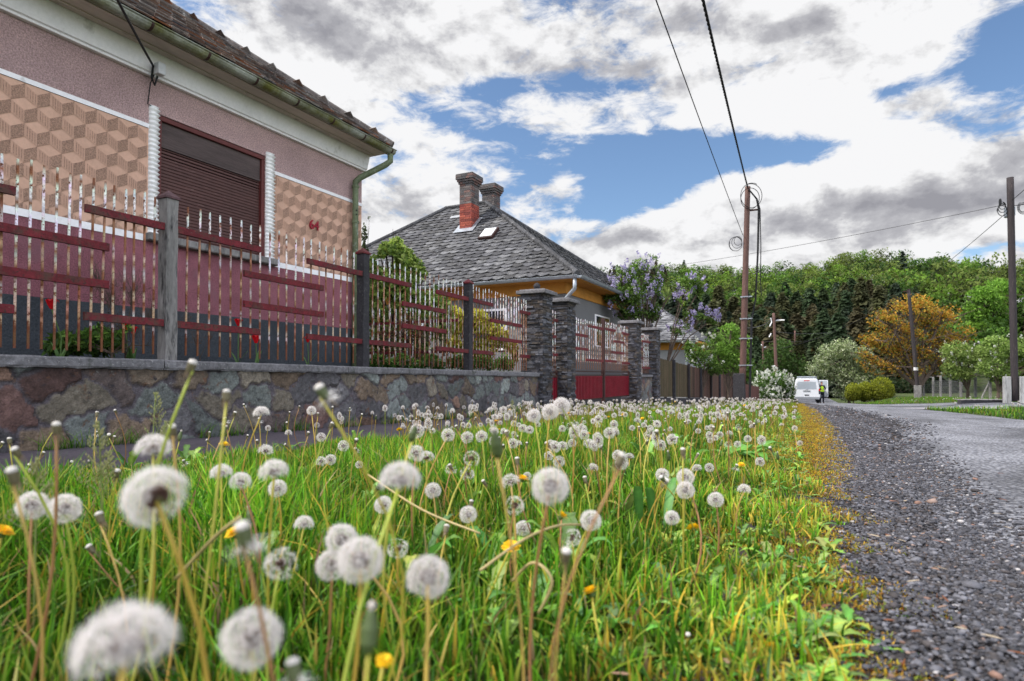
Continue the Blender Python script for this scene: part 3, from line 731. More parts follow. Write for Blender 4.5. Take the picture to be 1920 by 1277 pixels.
# gutter: half round, brackets, end cap
def half_gutter(p, q, r, name, mname, parent, bracket=.62, bm='dark_steel'):
    p = Vector(p); q = Vector(q); d = (q-p).normalized(); side = Vector((d.y, -d.x, 0))
    mb = MB(); n = 9; vs = []
    for pp in (p, q):
        for rr in (r, r-.004):
            for k in range(n): a = math.pi*k/(n-1); vs.append(pp+side*math.cos(a)*rr+Vector((0, 0, -math.sin(a)*rr)))
    fs = [(k, k+1, 2*n+k+1, 2*n+k) for k in range(n-1)]+[(n+k+1, n+k, 3*n+k, 3*n+k+1) for k in range(n-1)]
    fs += [(0, n, 3*n, 2*n), (2*n-1, n-1, 3*n-1, 4*n-1), tuple(range(n)), tuple(range(3*n-1, 2*n-1, -1))]
    mb.add(vs, fs); L_ = (q-p).length
    mb.tube([p+side*(r+.004), q+side*(r+.004)], .008, 6)
    g = mb.build(name, M[mname], parent, smooth=False)
    k = .3
    while k < L_:
        c = p+d*k; bmb = MB(); pts = [c+side*math.cos(math.pi*i/8)*(r+.006)+Vector((0, 0, -math.sin(math.pi*i/8)*(r+.006)+.004)) for i in range(9)]
        for a, b in zip(pts[:-1], pts[1:]): bmb.quad(a-d*.014, a+d*.014, b+d*.014, b-d*.014); bmb.quad(a-d*.014-side*0, b-d*.014, b*1-d*.014+Vector((0, 0, .004)), a-d*.014+Vector((0, 0, .004)))
        bmb.build('bracket', M[bm], g); k += bracket
    return g
half_gutter((EX+.075, HN, ez+.045), (EX+.075, HY+.12, ez+.038), .068, 'gutter', 'gutter', house)
# downpipe
dpy = onX(658, 400, HX).y; top = Vector((EX+.075, HY+.06, ez-.03))
mb = MB(); mb.tube([top+Vector((0, 0, .0)), top-Vector((0, 0, .10)), top+Vector((-.06, -.04, -.16)), Vector((HX+.13, dpy+.05, ez-.40)), Vector((HX+.085, dpy, ez-.47)), Vector((HX+.085, dpy, ez-.56)), Vector((HX+.085, dpy, .50))], .045, 12)
dp = mb.build('downpipe', M['pipe_green'], house, smooth=True)
for z in (ez-.56, 2.72, 2.2, 1.5, .9):
    mb = MB(); mb.lathe((HX+.085, dpy, z), [(.052, 0), (.054, .006), (.054, .03), (.052, .036)], 12); mb.build('pipe_clip', M['pipe_green'], dp)
mb = MB()
for zz in (2.84, 2.90): mb.lathe((HX+.125, dpy-.02, zz), [(.012, 0), (.012, .014)], 8)
mb.build('rivet_plate', M['black'], dp)
# roof with individual overlapping tiles
def tile_roof(parent, e0, e1, r0, r1, tw, th, cols, name='roof', thick=.016, jit=.006, board=True, diamond=False, back=None):
    """eave edge e0->e1, upper edge r0->r1 (any quadrilateral/triangle); tiles stepped over one another"""
    e0, e1, r0, r1 = map(Vector, (e0, e1, r0, r1))
    ux = (e1-e0).normalized(); W_ = (e1-e0).length
    nrm = ux.cross((r0-e0)).normalized()
    if nrm.z < 0: nrm = -nrm
    vy = nrm.cross(ux); vy = vy if vy.z > 0 else -vy
    Hh = (r0-e0).dot(vy); a0 = (r0-e0).dot(ux); a1 = (r1-e0).dot(ux)
    mb = MB(); mb.add([e0-nrm*.01, e1-nrm*.01, r1-nrm*.01, r0-nrm*.01], [(0, 1, 2, 3)], (.02, .02, .02))
    rows = int(Hh/th)+1
    for j in range(rows):
        t0 = j*th; t1 = min((j+1)*th+.04, Hh+.02)
        if t0 > Hh: break
        lo = a0*(t0+th*.4)/Hh; hi = W_+(a1-W_)*(t0+th*.4)/Hh
        x = lo-(tw/2 if j % 2 else 0)
        while x < hi:
            xa, xb = max(x, lo), min(x+tw-.006, hi)
            if xb-xa > .03:
                c = jc(rnd.choice(cols), .72, 1.3)
                k = rnd.uniform(-jit, jit)
                def pt(a, b, h): return e0+ux*a+vy*b+nrm*h
                if diamond:
                    m_ = (xa+xb)/2
                    base = [(xa, t0+.08), (m_-.03, t0), (m_+.03, t0), (xb, t0+.08), (xb, t1), (xa, t1)]
                else: base = [(xa, t0+rnd.uniform(-.006, .006)), (xb, t0+rnd.uniform(-.006, .006)), (xb, t1), (xa, t1)]
                n = len(base)
                hh = [thick+.012+k if b < t0+.09 else .002 for a, b in base]
                vs = [pt(a, b, h) for (a, b), h in zip(base, hh)]+[pt(a, b, h-thick) for (a, b), h in zip(base, hh)]
                fs = [tuple(range(n)), tuple(range(2*n-1, n-1, -1))]+[(i, (i+1) % n, n+(i+1) % n, n+i)[::-1] for i in range(n)]
                mb.add(vs, fs, c)
            x += tw
    return mb.build(name, M['tile'], parent)
RX = -10.9; rz = ez+.08+(EX+.06-RX)*.72
tcols = [(.13, .075, .055), (.16, .10, .075), (.10, .085, .08), (.19, .15, .13), (.085, .065, .06), (.20, .075, .035), (.23, .21, .20), (.12, .11, .115)]
e0 = (EX+.06, HN, ez+.10); e1 = (EX+.06, HY+.12, ez+.10)
tile_roof(house, e0, e1, (RX, HN, rz), (RX, HY-3.3, rz), .19, .17, tcols)
tile_roof(house, (EX+.06, HY+.12, ez+.10), (2*RX-EX, HY+.12, ez+.10), (RX, HY-3.3, rz), (RX-.05, HY-3.3, rz), .19, .3, tcols)
mb = MB()
a = Vector(e1); b = Vector((RX, HY-3.3, rz)); n = 22
for i in range(n):
    p = a.lerp(b, i/n); q = a.lerp(b, (i+1.12)/n); mb.tube([p+Vector((0, 0, .02)), q+Vector((0, 0, .026))], [.070, .066], 8, col=jc((.10, .085, .08), .7, 1.2))
mb.build('hip_tiles', M['tile'], house)
mb = MB()   # back slope so the house is whole from elsewhere
mb.quad((2*RX-EX, HN, ez+.1), (2*RX-EX, HY+.12, ez+.1), (RX, HY-3.3, rz), (RX, HN, rz), (.1, .08, .07)); mb.build('back_roof', M['tile'], house)
# house number
def text_mesh(name, s, size, material, parent, loc, rot, extrude=.006, bold=0):
    cu = bpy.data.curves.new(name, 'FONT'); cu.body = s; cu.size = size; cu.extrude = extrude; cu.align_x = 'CENTER'; cu.offset = bold
    o = bpy.data.objects.new(name, cu); dg = bpy.context.evaluated_depsgraph_get(); COL.objects.link(o); dg.update()
    me = bpy.data.meshes.new_from_object(o.evaluated_get(dg)); bpy.data.objects.remove(o)
    me.materials.clear(); me.materials.append(material)
    q = link(bpy.data.objects.new(name, me), parent); q.location = loc; q.rotation_euler = rot; return q
np_ = onX(587, 430, HX)
text_mesh('house_number', '64', .185, M['number'], house, (HX+.022, np_.y, np_.z-.005), (R(90), 0, R(90)), .008, .001)
# cable bracket box
bx = onX(292, 132, HX+.1)
cb = MB(); cb.box((HX+.122, bx.y-.035, bx.z-.06), (HX+.20, bx.y+.045, bx.z+.06), bev=.006); cb.build('junction_box', mat('box_plastic', (.55, .56, .58), rough=.5, noise=((9, .1),)), house)
cw = MB(); b0 = Vector((HX+.03, bx.y-.02, zc+.0)); cw.tube([Vector((HX+.12, bx.y-.03, bx.z-.06)), Vector((HX+.06, bx.y-.03, bx.z-.14)), Vector((HX+.02, bx.y-.03, bx.z-.35)), Vector((HX+.015, wy0-.09, wz1+.05))], .006, 5); cw.build('wall_cable', M['wire'], house)

# ------------------------------------------------------------------ grey hipped house
g2 = empty('grey_roofed_house', (0, 0, 0), 0, 'grey walled house with big dark hipped slate roof, yellow soffit and two chimneys', 'house')
C = onX(1082, 515, -6.0); CYn = C.y; cz = C.z
far = onX(1225, 580, -6.0).y; midy = (CYn+far)/2
B = onY(911, 383, midy); Aa = onY(837, 391, midy); rzz = (B.z+Aa.z)/2
LX = -18.1
scols = [(.062, .062, .067), (.075, .075, .082), (.054, .053, .057), (.09, .09, .097), (.066, .065, .067), (.115, .115, .12)]
eC = (-6.0, CYn, cz+.02); eL = (LX, CYn, cz+.02); eD = (-6.0, far, cz+.02)
Bp = (B.x, midy, rzz); Ap = (Aa.x, midy, rzz)
tile_roof(g2, eL, eC, Ap, Bp, .36, .21, scols, diamond=True, thick=.014, jit=.008)
tile_roof(g2, eC, eD, Bp, Bp, .36, .21, scols, diamond=True, name='side_roof', thick=.02, jit=.01)
mb = MB(); mb.quad(eD, (LX, far, cz+.02), Ap, Bp, (.06, .06, .065)); mb.add([(LX, far, cz+.02), eL, Ap], [(0, 1, 2)], (.06, .06, .065)); mb.build('back_roof', M['tile'], g2)
mb = MB()
for a, b in ((eC, Bp), (eD, Bp), (Bp, Ap), (eL, Ap)):
    a = Vector(a); b = Vector(b); n = max(2, int((b-a).length/.36))
    for i in range(n):
        mb.tube([a.lerp(b, i/n)+Vector((0, 0, .03)), a.lerp(b, (i+1.1)/n)+Vector((0, 0, .05))], [.085, .07], 7, col=jc((.06, .06, .065), .7, 1.3))
mb.build('ridge_tiles', M['tile'], g2)
wx = -6.55; wyn = CYn+.5
mb = MB(); gb = gz(-7, CYn)-.4
mb.box((LX+.6, wyn, gb), (wx, far-.5, cz-.42)); mb.build('wall', M['grey_render'], g2)
mb = MB(); mb.box((LX+.55, wyn-.04, cz-.42), (wx+.04, far-.46, cz-.10)); mb.box((LX+.1, CYn+.06, cz-.10), (-6.06, far-.06, cz-.02)); mb.build('soffit', M['yellow'], g2)
half_gutter((LX, CYn-.07, cz-.01), (-5.95, CYn-.07, cz-.03), .075, 'gutter', 'zinc', g2, 1.0, 'zinc')
half_gutter((-5.93, CYn-.02, cz-.02), (-5.93, far, cz-.04), .075, 'gutter', 'zinc', g2, 1.0, 'zinc')
mb = MB(); q = Vector((-6.05, CYn-.05, cz-.1)); mb.tube([q, q-Vector((0, 0, .28)), q+Vector((-.35, .2, -.52)), q+Vector((-1.3, .5, -.72)), Vector((-7.4, wyn-.08, cz-1.0)), Vector((-7.4, wyn-.08, gb))], .055, 10); mb.build('downpipe', M['zinc'], g2, smooth=True)
# chimneys
def brick_stack(root_parent, c, w, d, z0, z1, cols_lo, cols_hi, split, name='chimney'):
    mb = MB(); z = z0; j = 0
    mb.box((c[0]-w/2+.01, c[1]-d/2+.01, z0), (c[0]+w/2-.01, c[1]+d/2-.01, z1), (.12, .11, .10))
    while z < z1-.03:
        cols = cols_lo if z < split else cols_hi; e = 0
        if z1-z < .40: e = .035*min(3, int((.42-(z1-z))/.08))
        h = .068
        for sd in range(4):
            L_ = (w if sd in (0, 2) else d)+2*e; t = -L_/2+(-.06 if j % 2 else 0)
            while t < L_/2-.01:
                a = max(t, -L_/2); b = min(t+.24, L_/2); col = jc(rnd.choice(cols), .75, 1.25)
                if b-a > .02:
                    if sd == 0: bb = ((c[0]+a, c[1]-d/2-e, z), (c[0]+b-.008, c[1]-d/2+.03, z+h))
                    elif sd == 2: bb = ((c[0]+a, c[1]+d/2-.03, z), (c[0]+b-.008, c[1]+d/2+e, z+h))
                    elif sd == 1: bb = ((c[0]+w/2-.03, c[1]+a, z), (c[0]+w/2+e, c[1]+b-.008, z+h))
                    else: bb = ((c[0]-w/2-e, c[1]+a, z), (c[0]-w/2+.03, c[1]+b-.008, z+h))
                    mb.box(*bb, col, jit=.002)
                t += .24
        z += h+.010; j += 1
    mb.box((c[0]-w/2-.10, c[1]-d/2-.10, z1), (c[0]+w/2+.10, c[1]+d/2+.10, z1+.06), (.07, .065, .065), bev=.01)
    return mb.build(name, M['brick'], root_parent)
red = [(.26, .055, .04), (.30, .075, .05), (.20, .05, .04)]; gry = [(.10, .085, .085), (.13, .11, .105), (.15, .09, .08), (.085, .08, .082)]
Rd = M['tile']
mb = MB()
# the near roof plane: y from CYn to midy
def roof_pt(u, v):
    d = Vector(ray(u, v)); n = Vector((0, -(rzz-cz), midy-CYn)); p0 = Vector(eC)
    o = Vector((0, 0, H)); t = (p0-o).dot(n)/d.dot(n); return o+d*t
c1 = roof_pt(872, 432); w1 = (onY(888, 400, c1.y)-onY(864, 400, c1.y)).length
top1 = onY(875, 328, c1.y).z
ch = brick_stack(g2, (c1.x, c1.y+.3), w1*.92, .55, c1.z-.3, top1, red, gry, onY(875, 385, c1.y).z)
fl = MB(); fl.box((c1.x-w1*.46-.12, c1.y-.28, c1.z-.14), (c1.x+w1*.46+.12, c1.y+.02, c1.z+.10)); 
fl = MB(); nrm_ = Vector((0, -(rzz-cz), midy-CYn)).normalized(); vy_ = Vector((0, midy-CYn, rzz-cz)).normalized()
ctr = Vector((c1.x, c1.y, c1.z))
fl.add([ctr+Vector((-w1*.46-.15, 0, 0))-vy_*.18+nrm_*.05, ctr+Vector((w1*.46+.15, 0, 0))-vy_*.18+nrm_*.05, ctr+Vector((w1*.46+.15, 0, 0))+vy_*.8+nrm_*.05, ctr+Vector((-w1*.46-.15, 0, 0))+vy_*.8+nrm_*.05], [(0, 1, 2, 3)])
fl.build('flashing', M['zinc'], ch)
c2 = onY(921, 360, midy+.9); brick_stack(g2, (c2.x, midy+.9), .52, .52, rzz-1.2, onY(921, 352, midy+.9).z, gry, gry, 0)
sk = roof_pt(917, 441); mb = MB()
mtx = Matrix.Translation(sk) @ Matrix(((1, 0, 0), (0, vy_.y, nrm_.y), (0, vy_.z, nrm_.z))).to_4x4()
mb.box((-.27, -.32, 0), (.27, .32, .11), mtx=mtx, bev=.01); slo = mb.build('skylight', M['dark_steel'], g2)
mb = MB(); mb.box((-.22, -.26, .111), (.22, .26, .125), mtx=mtx); mb.build('pane', mat('sky_glass', (.75, .78, .8), rough=.1, noise=((3, .05),)), slo)
mb = MB()
for (u, v, w_) in ((855, 408, .5), (884, 404, .5)):
    q = roof_pt(u, v); mt = Matrix.Translation(q) @ Matrix(((1, 0, 0), (0, vy_.y, nrm_.y), (0, vy_.z, nrm_.z))).to_4x4(); mb.box((-.22, -.09, .02), (.22, .09, .045), mtx=mt)
mb.build('light_slate', mat('pale_slate', (.33, .34, .36), noise=((9, .2),)), g2)
# window on the street side of the grey house
wv = MB(); wyy = onX(1115, 600, wx).y; wv.box((wx-.01, wyy, onX(1120, 650, wx).z), (wx+.03, wyy+1.5, onX(1112, 588, wx).z), bev=.01)
fo = wv.build('window', M['white'], g2); wv = MB(); wv.box((wx+.031, wyy+.08, onX(1120, 648, wx).z), (wx+.034, wyy+1.42, onX(1112, 591, wx).z)); wv.build('pane', M['glass_dark'], fo)
for sx in (-9.0, -12.0):
    wv = MB(); wv.box((sx-.6, wyn-.03, cz-2.0), (sx+.6, wyn+.01, cz-.75), bev=.01); fo = wv.build('window', M['white'], g2); wv = MB(); wv.box((sx-.53, wyn-.034, cz-1.93), (sx+.53, wyn-.031, cz-.82)); wv.build('pane', M['glass_dark'], fo)
shf = MB(); shf.box((wx+.03, far-2.2, cz-2.3), (wx+.07, far-1.2, cz-.6)); shf.build('door', M['cream'], g2)

# ------------------------------------------------------------------ third house down the street
g3 = empty('distant_hipped_house', (0, 0, 0), 0, 'small distant grey hipped house with yellow eaves behind the lilac', 'house')
y3 = 31.; ec = onY(1306, 637, y3); rp = onY(1238, 577, y3+4.2); z3 = ec.z
el = (ec.x-12, y3, z3); er = (ec.x, y3, z3); 
tile_roof(g3, el, er, (rp.x-3, y3+4.2, rp.z), (rp.x, y3+4.2, rp.z), .45, .26, [(.14, .14, .15), (.11, .11, .12), (.18, .18, .19)], diamond=True, thick=.02)
tile_roof(g3, er, (ec.x, y3+8.4, z3), (rp.x, y3+4.2, rp.z), (rp.x, y3+4.2, rp.z), .45, .26, [(.12, .12, .13), (.10, .10, .11)], name='side_roof', diamond=True)
mb = MB(); g = gz(-8, y3)-.5
mb.box((ec.x-11.6, y3+.45, g), (ec.x-.45, y3+8, z3-.45)); mb.build('wall', mat('pale_grey_render', (.27, .27, .28), noise=((1, .1), (30, .1))), g3)
mb = MB(); mb.box((ec.x-11.7, y3+.4, z3-.45), (ec.x-.4, y3+8.1, z3-.12)); mb.box((ec.x-12, y3+.02, z3-.12), (ec.x-.02, y3+8.38, z3-.02)); mb.build('soffit', M['yellow'], g3)
half_gutter((ec.x-12, y3-.06, z3-.02), (ec.x+.03, y3-.06, z3-.04), .07, 'gutter', 'zinc', g3, 1.2, 'zinc')
mb = MB(); mb.tube([(ec.x-.1, y3-.06, z3-.1), (ec.x-.15, y3, z3-.35), (ec.x-.55, y3+.3, z3-.65), (ec.x-.6, y3+.38, g)], .05, 8); mb.build('downpipe', M['zinc'], g3)
# ------------------------------------------------------------------ poles and wires
def base_at(u, D, v=752):
    p = atD(u, v, D); return Vector((p.x, p.y, gz(p.x, p.y)))
def polemesh(root, b, t, r0, r1, mname, name='shaft'):
    mb = MB(); n = 14; d = t-b
    mb.tube([b+d*i/n-Vector(root.location) for i in range(n+1)], [r0+(r1-r0)*i/n for i in range(n+1)], 12)
    return mb.build(name, M[mname], root, smooth=True)
b1 = base_at(1391, 24); t1 = atD(1402, 350, 24)
pole1 = empty('power_pole', b1, 0, 'near left power pole of reddish brown wood with coiled cables and a black conduit', 'pole')
polemesh(pole1, b1+(t1-b1)*.10, t1, .125, .10, 'pole')
L0 = Vector(b1)
mb = MB(); mb.box((-.30, -.16, -.3), (.12, .16, 1.22), bev=.02, jit=.004); mb.build('concrete_stub', M['concrete_dark'], pole1)
mb = MB()
cx0 = .34; mb.tube([(cx0-.06, -.02, -.1), (cx0-.02, -.02, 1.5), (cx0+.03, -.02, 3.2)], .042, 10); mb.build('conduit', M['wire'], pole1)
ax = (t1-b1)/(t1.z-b1.z)
for vv in (557, 598, 635, 685):
    z = atD(1395, vv, 24).z-b1.z
    if z > 0:
        p = ax*z; mb = MB(); mb.box((p.x-.15, -.15, z-.02), (p.x+.15, -.128, z+.02)); mb.box((p.x+.13, -.15, z-.02), (cx0+.07, -.10, z+.02)); mb.box((p.x-.15, .10, z-.02), (p.x+.15, .15, z+.02)); mb.build('clamp', M['zinc'], pole1)
def ring(mb, c, r, rr, tilt=0, turns=1, a0=0, n=40, nrm=None):
    pts = []
    for i in range(int(n*turns)+1):
        a = a0+2*math.pi*i/n; q = r*(1+.05*math.sin(a*1.3+turns)); pts.append(c+Vector((math.cos(a)*q*.9, math.cos(a)*q*.3+.02*i/n, math.sin(a)*q*1.1)))
    mb.tube(pts, rr, 5)
mb = MB(); tl = t1-b1
for k in range(2): ring(mb, tl+Vector((.08+.05*k, -.14, -.50+k*.12)), .36+.06*k, .013, turns=1.0+.2*k, a0=k)
mb.build('cable_coil', M['wire'], pole1)
mb = MB(); c5 = atD(1390, 452, 24)-b1
for k in range(3): ring(mb, c5+Vector((-.12-.04*k, -.1, -.05*k)), .15+.05*k, .010, turns=.9+.2*k, a0=k*1.4)
mb.build('cable_coil', M['wire'], pole1)
mb = MB(); q = ax*(atD(1396, 395, 24).z-b1.z); mb.box((q.x, -.03, q.z-.03), (q.x+.42, .03, q.z+.03)); mb.build('side_bracket', M['dark_steel'], pole1)
mb = MB()
for dx, w in ((.40, .03), (.44, .05), (.47, .03)):
    end = atD(1426 if dx > .45 else 1408+dx*20, 530 if dx > .45 else 560, 24)-b1
    st = tl+Vector((.05, -.12, -.15)); m_ = q+Vector((dx, -.02, 0))
    mb.tube([st, (st+m_)/2+Vector((.1, 0, 0)), m_, m_.lerp(end, .5)+Vector((.02, 0, 0)), end, Vector((cx0, 0, 3.1)) if dx < .45 else end-Vector((-.03, 0, .5))], w*.6, 6)
mb.build('hanging_cables', M['wire'], pole1)

b3 = base_at(1903, 25); t3 = atD(1894, 333, 25)
pole3 = empty('power_pole', b3, 0, 'tall dark power pole clamped between two concrete slabs at the right edge', 'pole')
polemesh(pole3, b3+Vector((0, 0, .1)), t3, .125, .12, 'pole_dark')
hh = atD(1903, 706, 25).z-b3.z
for sx in (-1, 1):
    mb = MB(); mb.box((sx*.13 if sx > 0 else -.37, -.14, -.25), (.37 if sx > 0 else -.13, .14, hh), bev=.02, jit=.004); mb.build('concrete_slab', mat('pale_slab', (.30, .30, .30), noise=((3, .3), (40, .2)), bump=.5, spots=[((.09, .09, .09), 7, .5, .7)], stretch=(2, 2, .3)), pole3)
tl3 = t3-b3; a3 = tl3/tl3.z
mb = MB(); zb = atD(1895, 392, 25).z-b3.z; p = a3*zb
mb.box((p.x-.16, -.17, zb-.28), (p.x+.16, .17, zb+.12), bev=.03); mb.build('junction_box', M['zinc'], pole3)
mb = MB()
for k in range(3):
    ring(mb, p+Vector((-.30, -.12, .15-.1*k)), .13+.03*k, .014, turns=1.2, a0=k); ring(mb, p+Vector((.36, -.12, -.02)), .14+.04*k, .012, turns=.9, a0=k)
mb.lathe((p.x-.32, -.1, p.z+.2), [(.03, 0), (.05, .05), (.05, .22), (.03, .28)], 8)
mb.build('cable_coil', M['wire'], pole3)

b2 = base_at(1722, 46); t2 = atD(1703.5, 543, 46)
pole2 = empty('power_pole', b2, 0, 'thin dark leaning power pole with white bands in front of the orange tree', 'pole')
polemesh(pole2, b2+(t2-b2)*.03, t2, .14, .11, 'pole_dark')
mb = MB(); mb.box((-.26, -.2, -.3), (.20, .2, .95), bev=.03, jit=.01); mb.build('concrete_stub', M['concrete'], pole2)
mb = MB(); ab = (t2-b2)/(t2.z-b2.z); zz = atD(1716, 693, 46).z-b2.z
for dz in (-.05, .07): mb.lathe((ab*(zz+dz))[:], [(.15, 0), (.15, .07)], 12)
mb.build('white_band', M['white'], pole2)
mb = MB(); ring(mb, (t2-b2)+Vector((0, -.1, -.1)), .12, .02); mb.box((t2.x-b2.x-.3, -.05, t2.z-b2.z-.12), (t2.x-b2.x+.05, .05, t2.z-b2.z-.04)); mb.build('insulator', M['dark_steel'], pole2)

b4 = base_at(1458, 56); t4 = atD(1450.5, 587, 56)
pole4 = empty('street_lamp', b4, 0, 'slim brown pole with a small white street lamp arm beside the dark bin', 'lamp')
polemesh(pole4, b4, t4, .15, .12, 'pole')
q4 = atD(1453, 602, 56)-b4; q4b = atD(1469, 600, 56)-b4
mb = MB(); mb.tube([q4, q4.lerp(q4b, .4)], .04, 6); mb.build('lamp_arm', M['zinc'], pole4)
mb = MB(); m_ = q4.lerp(q4b, .65); mb.box((m_.x-.35, m_.y-.12, m_.z-.05), (m_.x+.35, m_.y+.12, m_.z+.06), bev=.04); mb.build('lamp_head', M['white'], pole4)
mb = MB(); mb.tube([atD(1445, 596, 56)-b4, atD(1447, 604, 56)-b4, atD(1443, 612, 56)-b4], .05, 5); mb.tube([atD(1446, 625, 56)-b4, atD(1442, 632, 56)-b4], .05, 5); mb.build('insulator', M['white'], pole4)
b5 = base_at(1434, 74); t5 = atD(1430, 640, 74)
pole5 = empty('power_pole', b5, 0, 'small distant power pole left of the street lamp in front of dark spruces', 'pole')
polemesh(pole5, b5, t5, .14, .11, 'pole')
mb = MB(); mb.tube([atD(1427, 646, 74)-b5, atD(1433, 652, 74)-b5, atD(1436, 650, 74)-b5], .06, 5); mb.build('insulator', M['white'], pole5)
b6 = base_at(1491, 88); t6 = atD(1490.5, 620, 88)
pole6 = empty('power_pole', b6, 0, 'farthest pole whose top shows among the spruces above the van', 'pole')
polemesh(pole6, b6, t6, .15, .12, 'pole')

def wire(name, label, a, b, r, sag, mname='wire', n=26, cat='cable', twist=0):
    a = Vector(a); b = Vector(b); pts = [a.lerp(b, i/n)-Vector((0, 0, 4*sag*(i/n)*(1-i/n))) for i in range(n+1)]
    mb = MB()
    if twist:
        m_ = n*8; P2 = [a.lerp(b, i/m_)-Vector((0, 0, 4*sag*(i/m_)*(1-i/m_))) for i in range(m_+1)]
        for s_ in (0, 2.1, 4.2): mb.tube([p+Vector((math.cos(i*.9+s_)*r*.75, 0, math.sin(i*.9+s_)*r*.75)) for i, p in enumerate(P2)], r*.72, 5)
    else: mb.tube(pts, r, 6)
    return tag(mb.build(name, M[mname], smooth=True), label, cat)
def through(a, u, v, D, t0, sag):
    p = atD(u, v, D)+Vector((0, 0, 4*sag*t0*(1-t0))); a = Vector(a); return a+(p-a)/t0
a = t1+Vector((0, 0, -.05)); e = through(a, 1318, 0, 10.6, .40, .35); wire('overhead_cable', 'thick twisted black cable running overhead to the top of the near pole', a, e, .021, .35, n=60, twist=1)
a = atD(1393, 441, 24); e = through(a, 1230, 0, 9.4, .40, .30); wire('overhead_wire', 'thin black wire overhead ending halfway up the near pole', a, e, .011, .3)
a = p3w = atD(1883, 384, 25); e = through(a, 1300, 493, 42, .62, .3); wire('overhead_wire', 'thin wire crossing the street from the right pole past the near pole', a, e, .012, .3, 'wire_grey')
wire('overhead_wire', 'wire dropping from the right pole to the leaning pole by the orange tree', atD(1888, 398, 25), t2+Vector((0, 0, -.1)), .014, .15)
wire('overhead_wire', 'sagging wire from the leaning pole to the small distant pole', t2+Vector((0, 0, -.2)), atD(1432, 657, 74), .022, .9)
wire('overhead_wire', 'short pale wire from the near pole to the street lamp pole', atD(1399, 615, 24), atD(1450, 594, 56), .014, .25, 'wire_grey')
wire('overhead_wire', 'wire leaving the right pole upwards out of the picture', atD(1898, 375, 25), atD(2010, 260, 18), .014, .1)
wire('overhead_wire', 'lower wire leaving the right pole to the right', atD(1898, 386, 25), atD(2040, 350, 22), .014, .1)
wire('overhead_wire', 'faint level wire in front of the spruces from lamp pole to far trees', atD(1452, 622, 56), atD(1580, 620, 90), .018, .3, 'wire_grey')
wire('overhead_wire', 'faint lower wire in front of the spruces behind the van', atD(1432, 640, 74), atD(1570, 632, 95), .018, .3, 'wire_grey')
wire('service_cable', 'black service cable coming down to the eaves of the pink house', Vector((HX+.11, bx.y-.035, bx.z+.03)), atD(150, -140, 3.6), .011, .02)
mb = MB(); mb.tube([Vector((HX+.11, bx.y-.035, bx.z+.03)), Vector((HX+.11, bx.y-.05, bx.z-.1)), Vector((HX+.10, bx.y-.01, bx.z-.16)), Vector((HX+.115, bx.y+.01, bx.z-.06))], .011, 6); mb.build('cable_loop', M['wire'], house)

# ------------------------------------------------------------------ van
vx = atD(1513, 757, 48.5); van = empty('white_van', (vx.x, vx.y, gz(vx.x, vx.y)), R(2), 'white van seen from behind with roof bar, red tail lights and open side door', 'van')
def ringpts(y, wb, ww, wr, zb, zw, zr, top):
    return [(-wb, y, zb), (-ww, y, zb+.18), (-ww, y, zw), (-wr, y, zr), (-wr+.10, y, top), (wr-.10, y, top), (wr, y, zr), (ww, y, zw), (ww, y, zb+.18), (wb, y, zb)]
st = [(0, .80, .90, .74, .36, .95, 1.72, 1.84), (.04, .86, .94, .78, .32, .98, 1.78, 1.93), (.5, .88, .95, .80, .30, 1.0, 1.80, 1.96), (3.1, .88, .95, .80, .30, 1.0, 1.78, 1.95), (3.6, .88, .95, .76, .30, 1.0, 1.62, 1.76), (4.2, .86, .94, .80, .32, 1.0, 1.12, 1.18), (4.8, .80, .90, .74, .36, .8, .92, .98), (4.95, .70, .80, .66, .42, .6, .75, .8)]
mb = MB(); vs = [p for s_ in st for p in ringpts(*s_)]; n = 10
fs = [(i*n+k, i*n+(k+1) % n, (i+1)*n+(k+1) % n, (i+1)*n+k) for i in range(len(st)-1) for k in range(n)]+[tuple(range(n-1, -1, -1)), tuple((len(st)-1)*n+k for k in range(n))]
mb.add(vs, fs); mb.build('body', M['van_white'], van)
mb = MB(); mb.add([(-.70, -.010, 1.10), (.70, -.010, 1.10), (.63, -.006, 1.68), (-.63, -.006, 1.68)], [(0, 1, 2, 3)]); mb.build('rear_window', M['glass'], van)
mb = MB(); mb.box((-.88, -.09, .30), (.88, .06, .52), bev=.03); mb.build('bumper', mat('grey_bumper', (.22, .23, .25), noise=((4, .1),)), van)
for sx in (-1, 1):
    mb = MB(); mb.box((sx*.90-.07, -.035, .72), (sx*.90+.03 if sx > 0 else sx*.90+.07, .05, 1.16), bev=.02); tlp = mb.build('tail_light', M['glass_dark'], van)
    mb = MB(); mb.box((sx*.90-.06, -.042, .98), (sx*.90+.025 if sx > 0 else sx*.90+.06, -.036, 1.14)); mb.build('red_lens', M['lamp_red'], tlp)
mb = MB(); mb.box((-.20, -.015, 1.74), (.20, .05, 1.80)); mb.build('brake_light', M['lamp_red'], van)
mb = MB(); mb.box((-.27, -.022, .90), (.27, .0, 1.01)); pl_ = mb.build('number_plate', mat('plate', (.33, .34, .36), noise=((9, .1),)), van)
mb = MB()
for k in range(7): mb.box((-.22+k*.065, -.026, .925), (-.18+k*.065, -.0225, .985))
mb.build('plate_marks', M['black'], pl_)
mb = MB(); mb.box((-.16, -.016, .60), (.16, .0, .68)); mb.build('handle', M['black'], van)
mb = MB(); c = [(math.cos(a)*.075, -.016, 1.04+.045+math.sin(a)*.06) for a in np.linspace(0, 6.283, 17)]; mb.tube(c, .007, 5, cap=False)
mb.tube([(-.04, -.016, 1.12), (-.02, -.016, 1.06), (0, -.016, 1.10), (.02, -.016, 1.06), (.04, -.016, 1.12)], .006, 4); mb.build('emblem', M['zinc'], van)
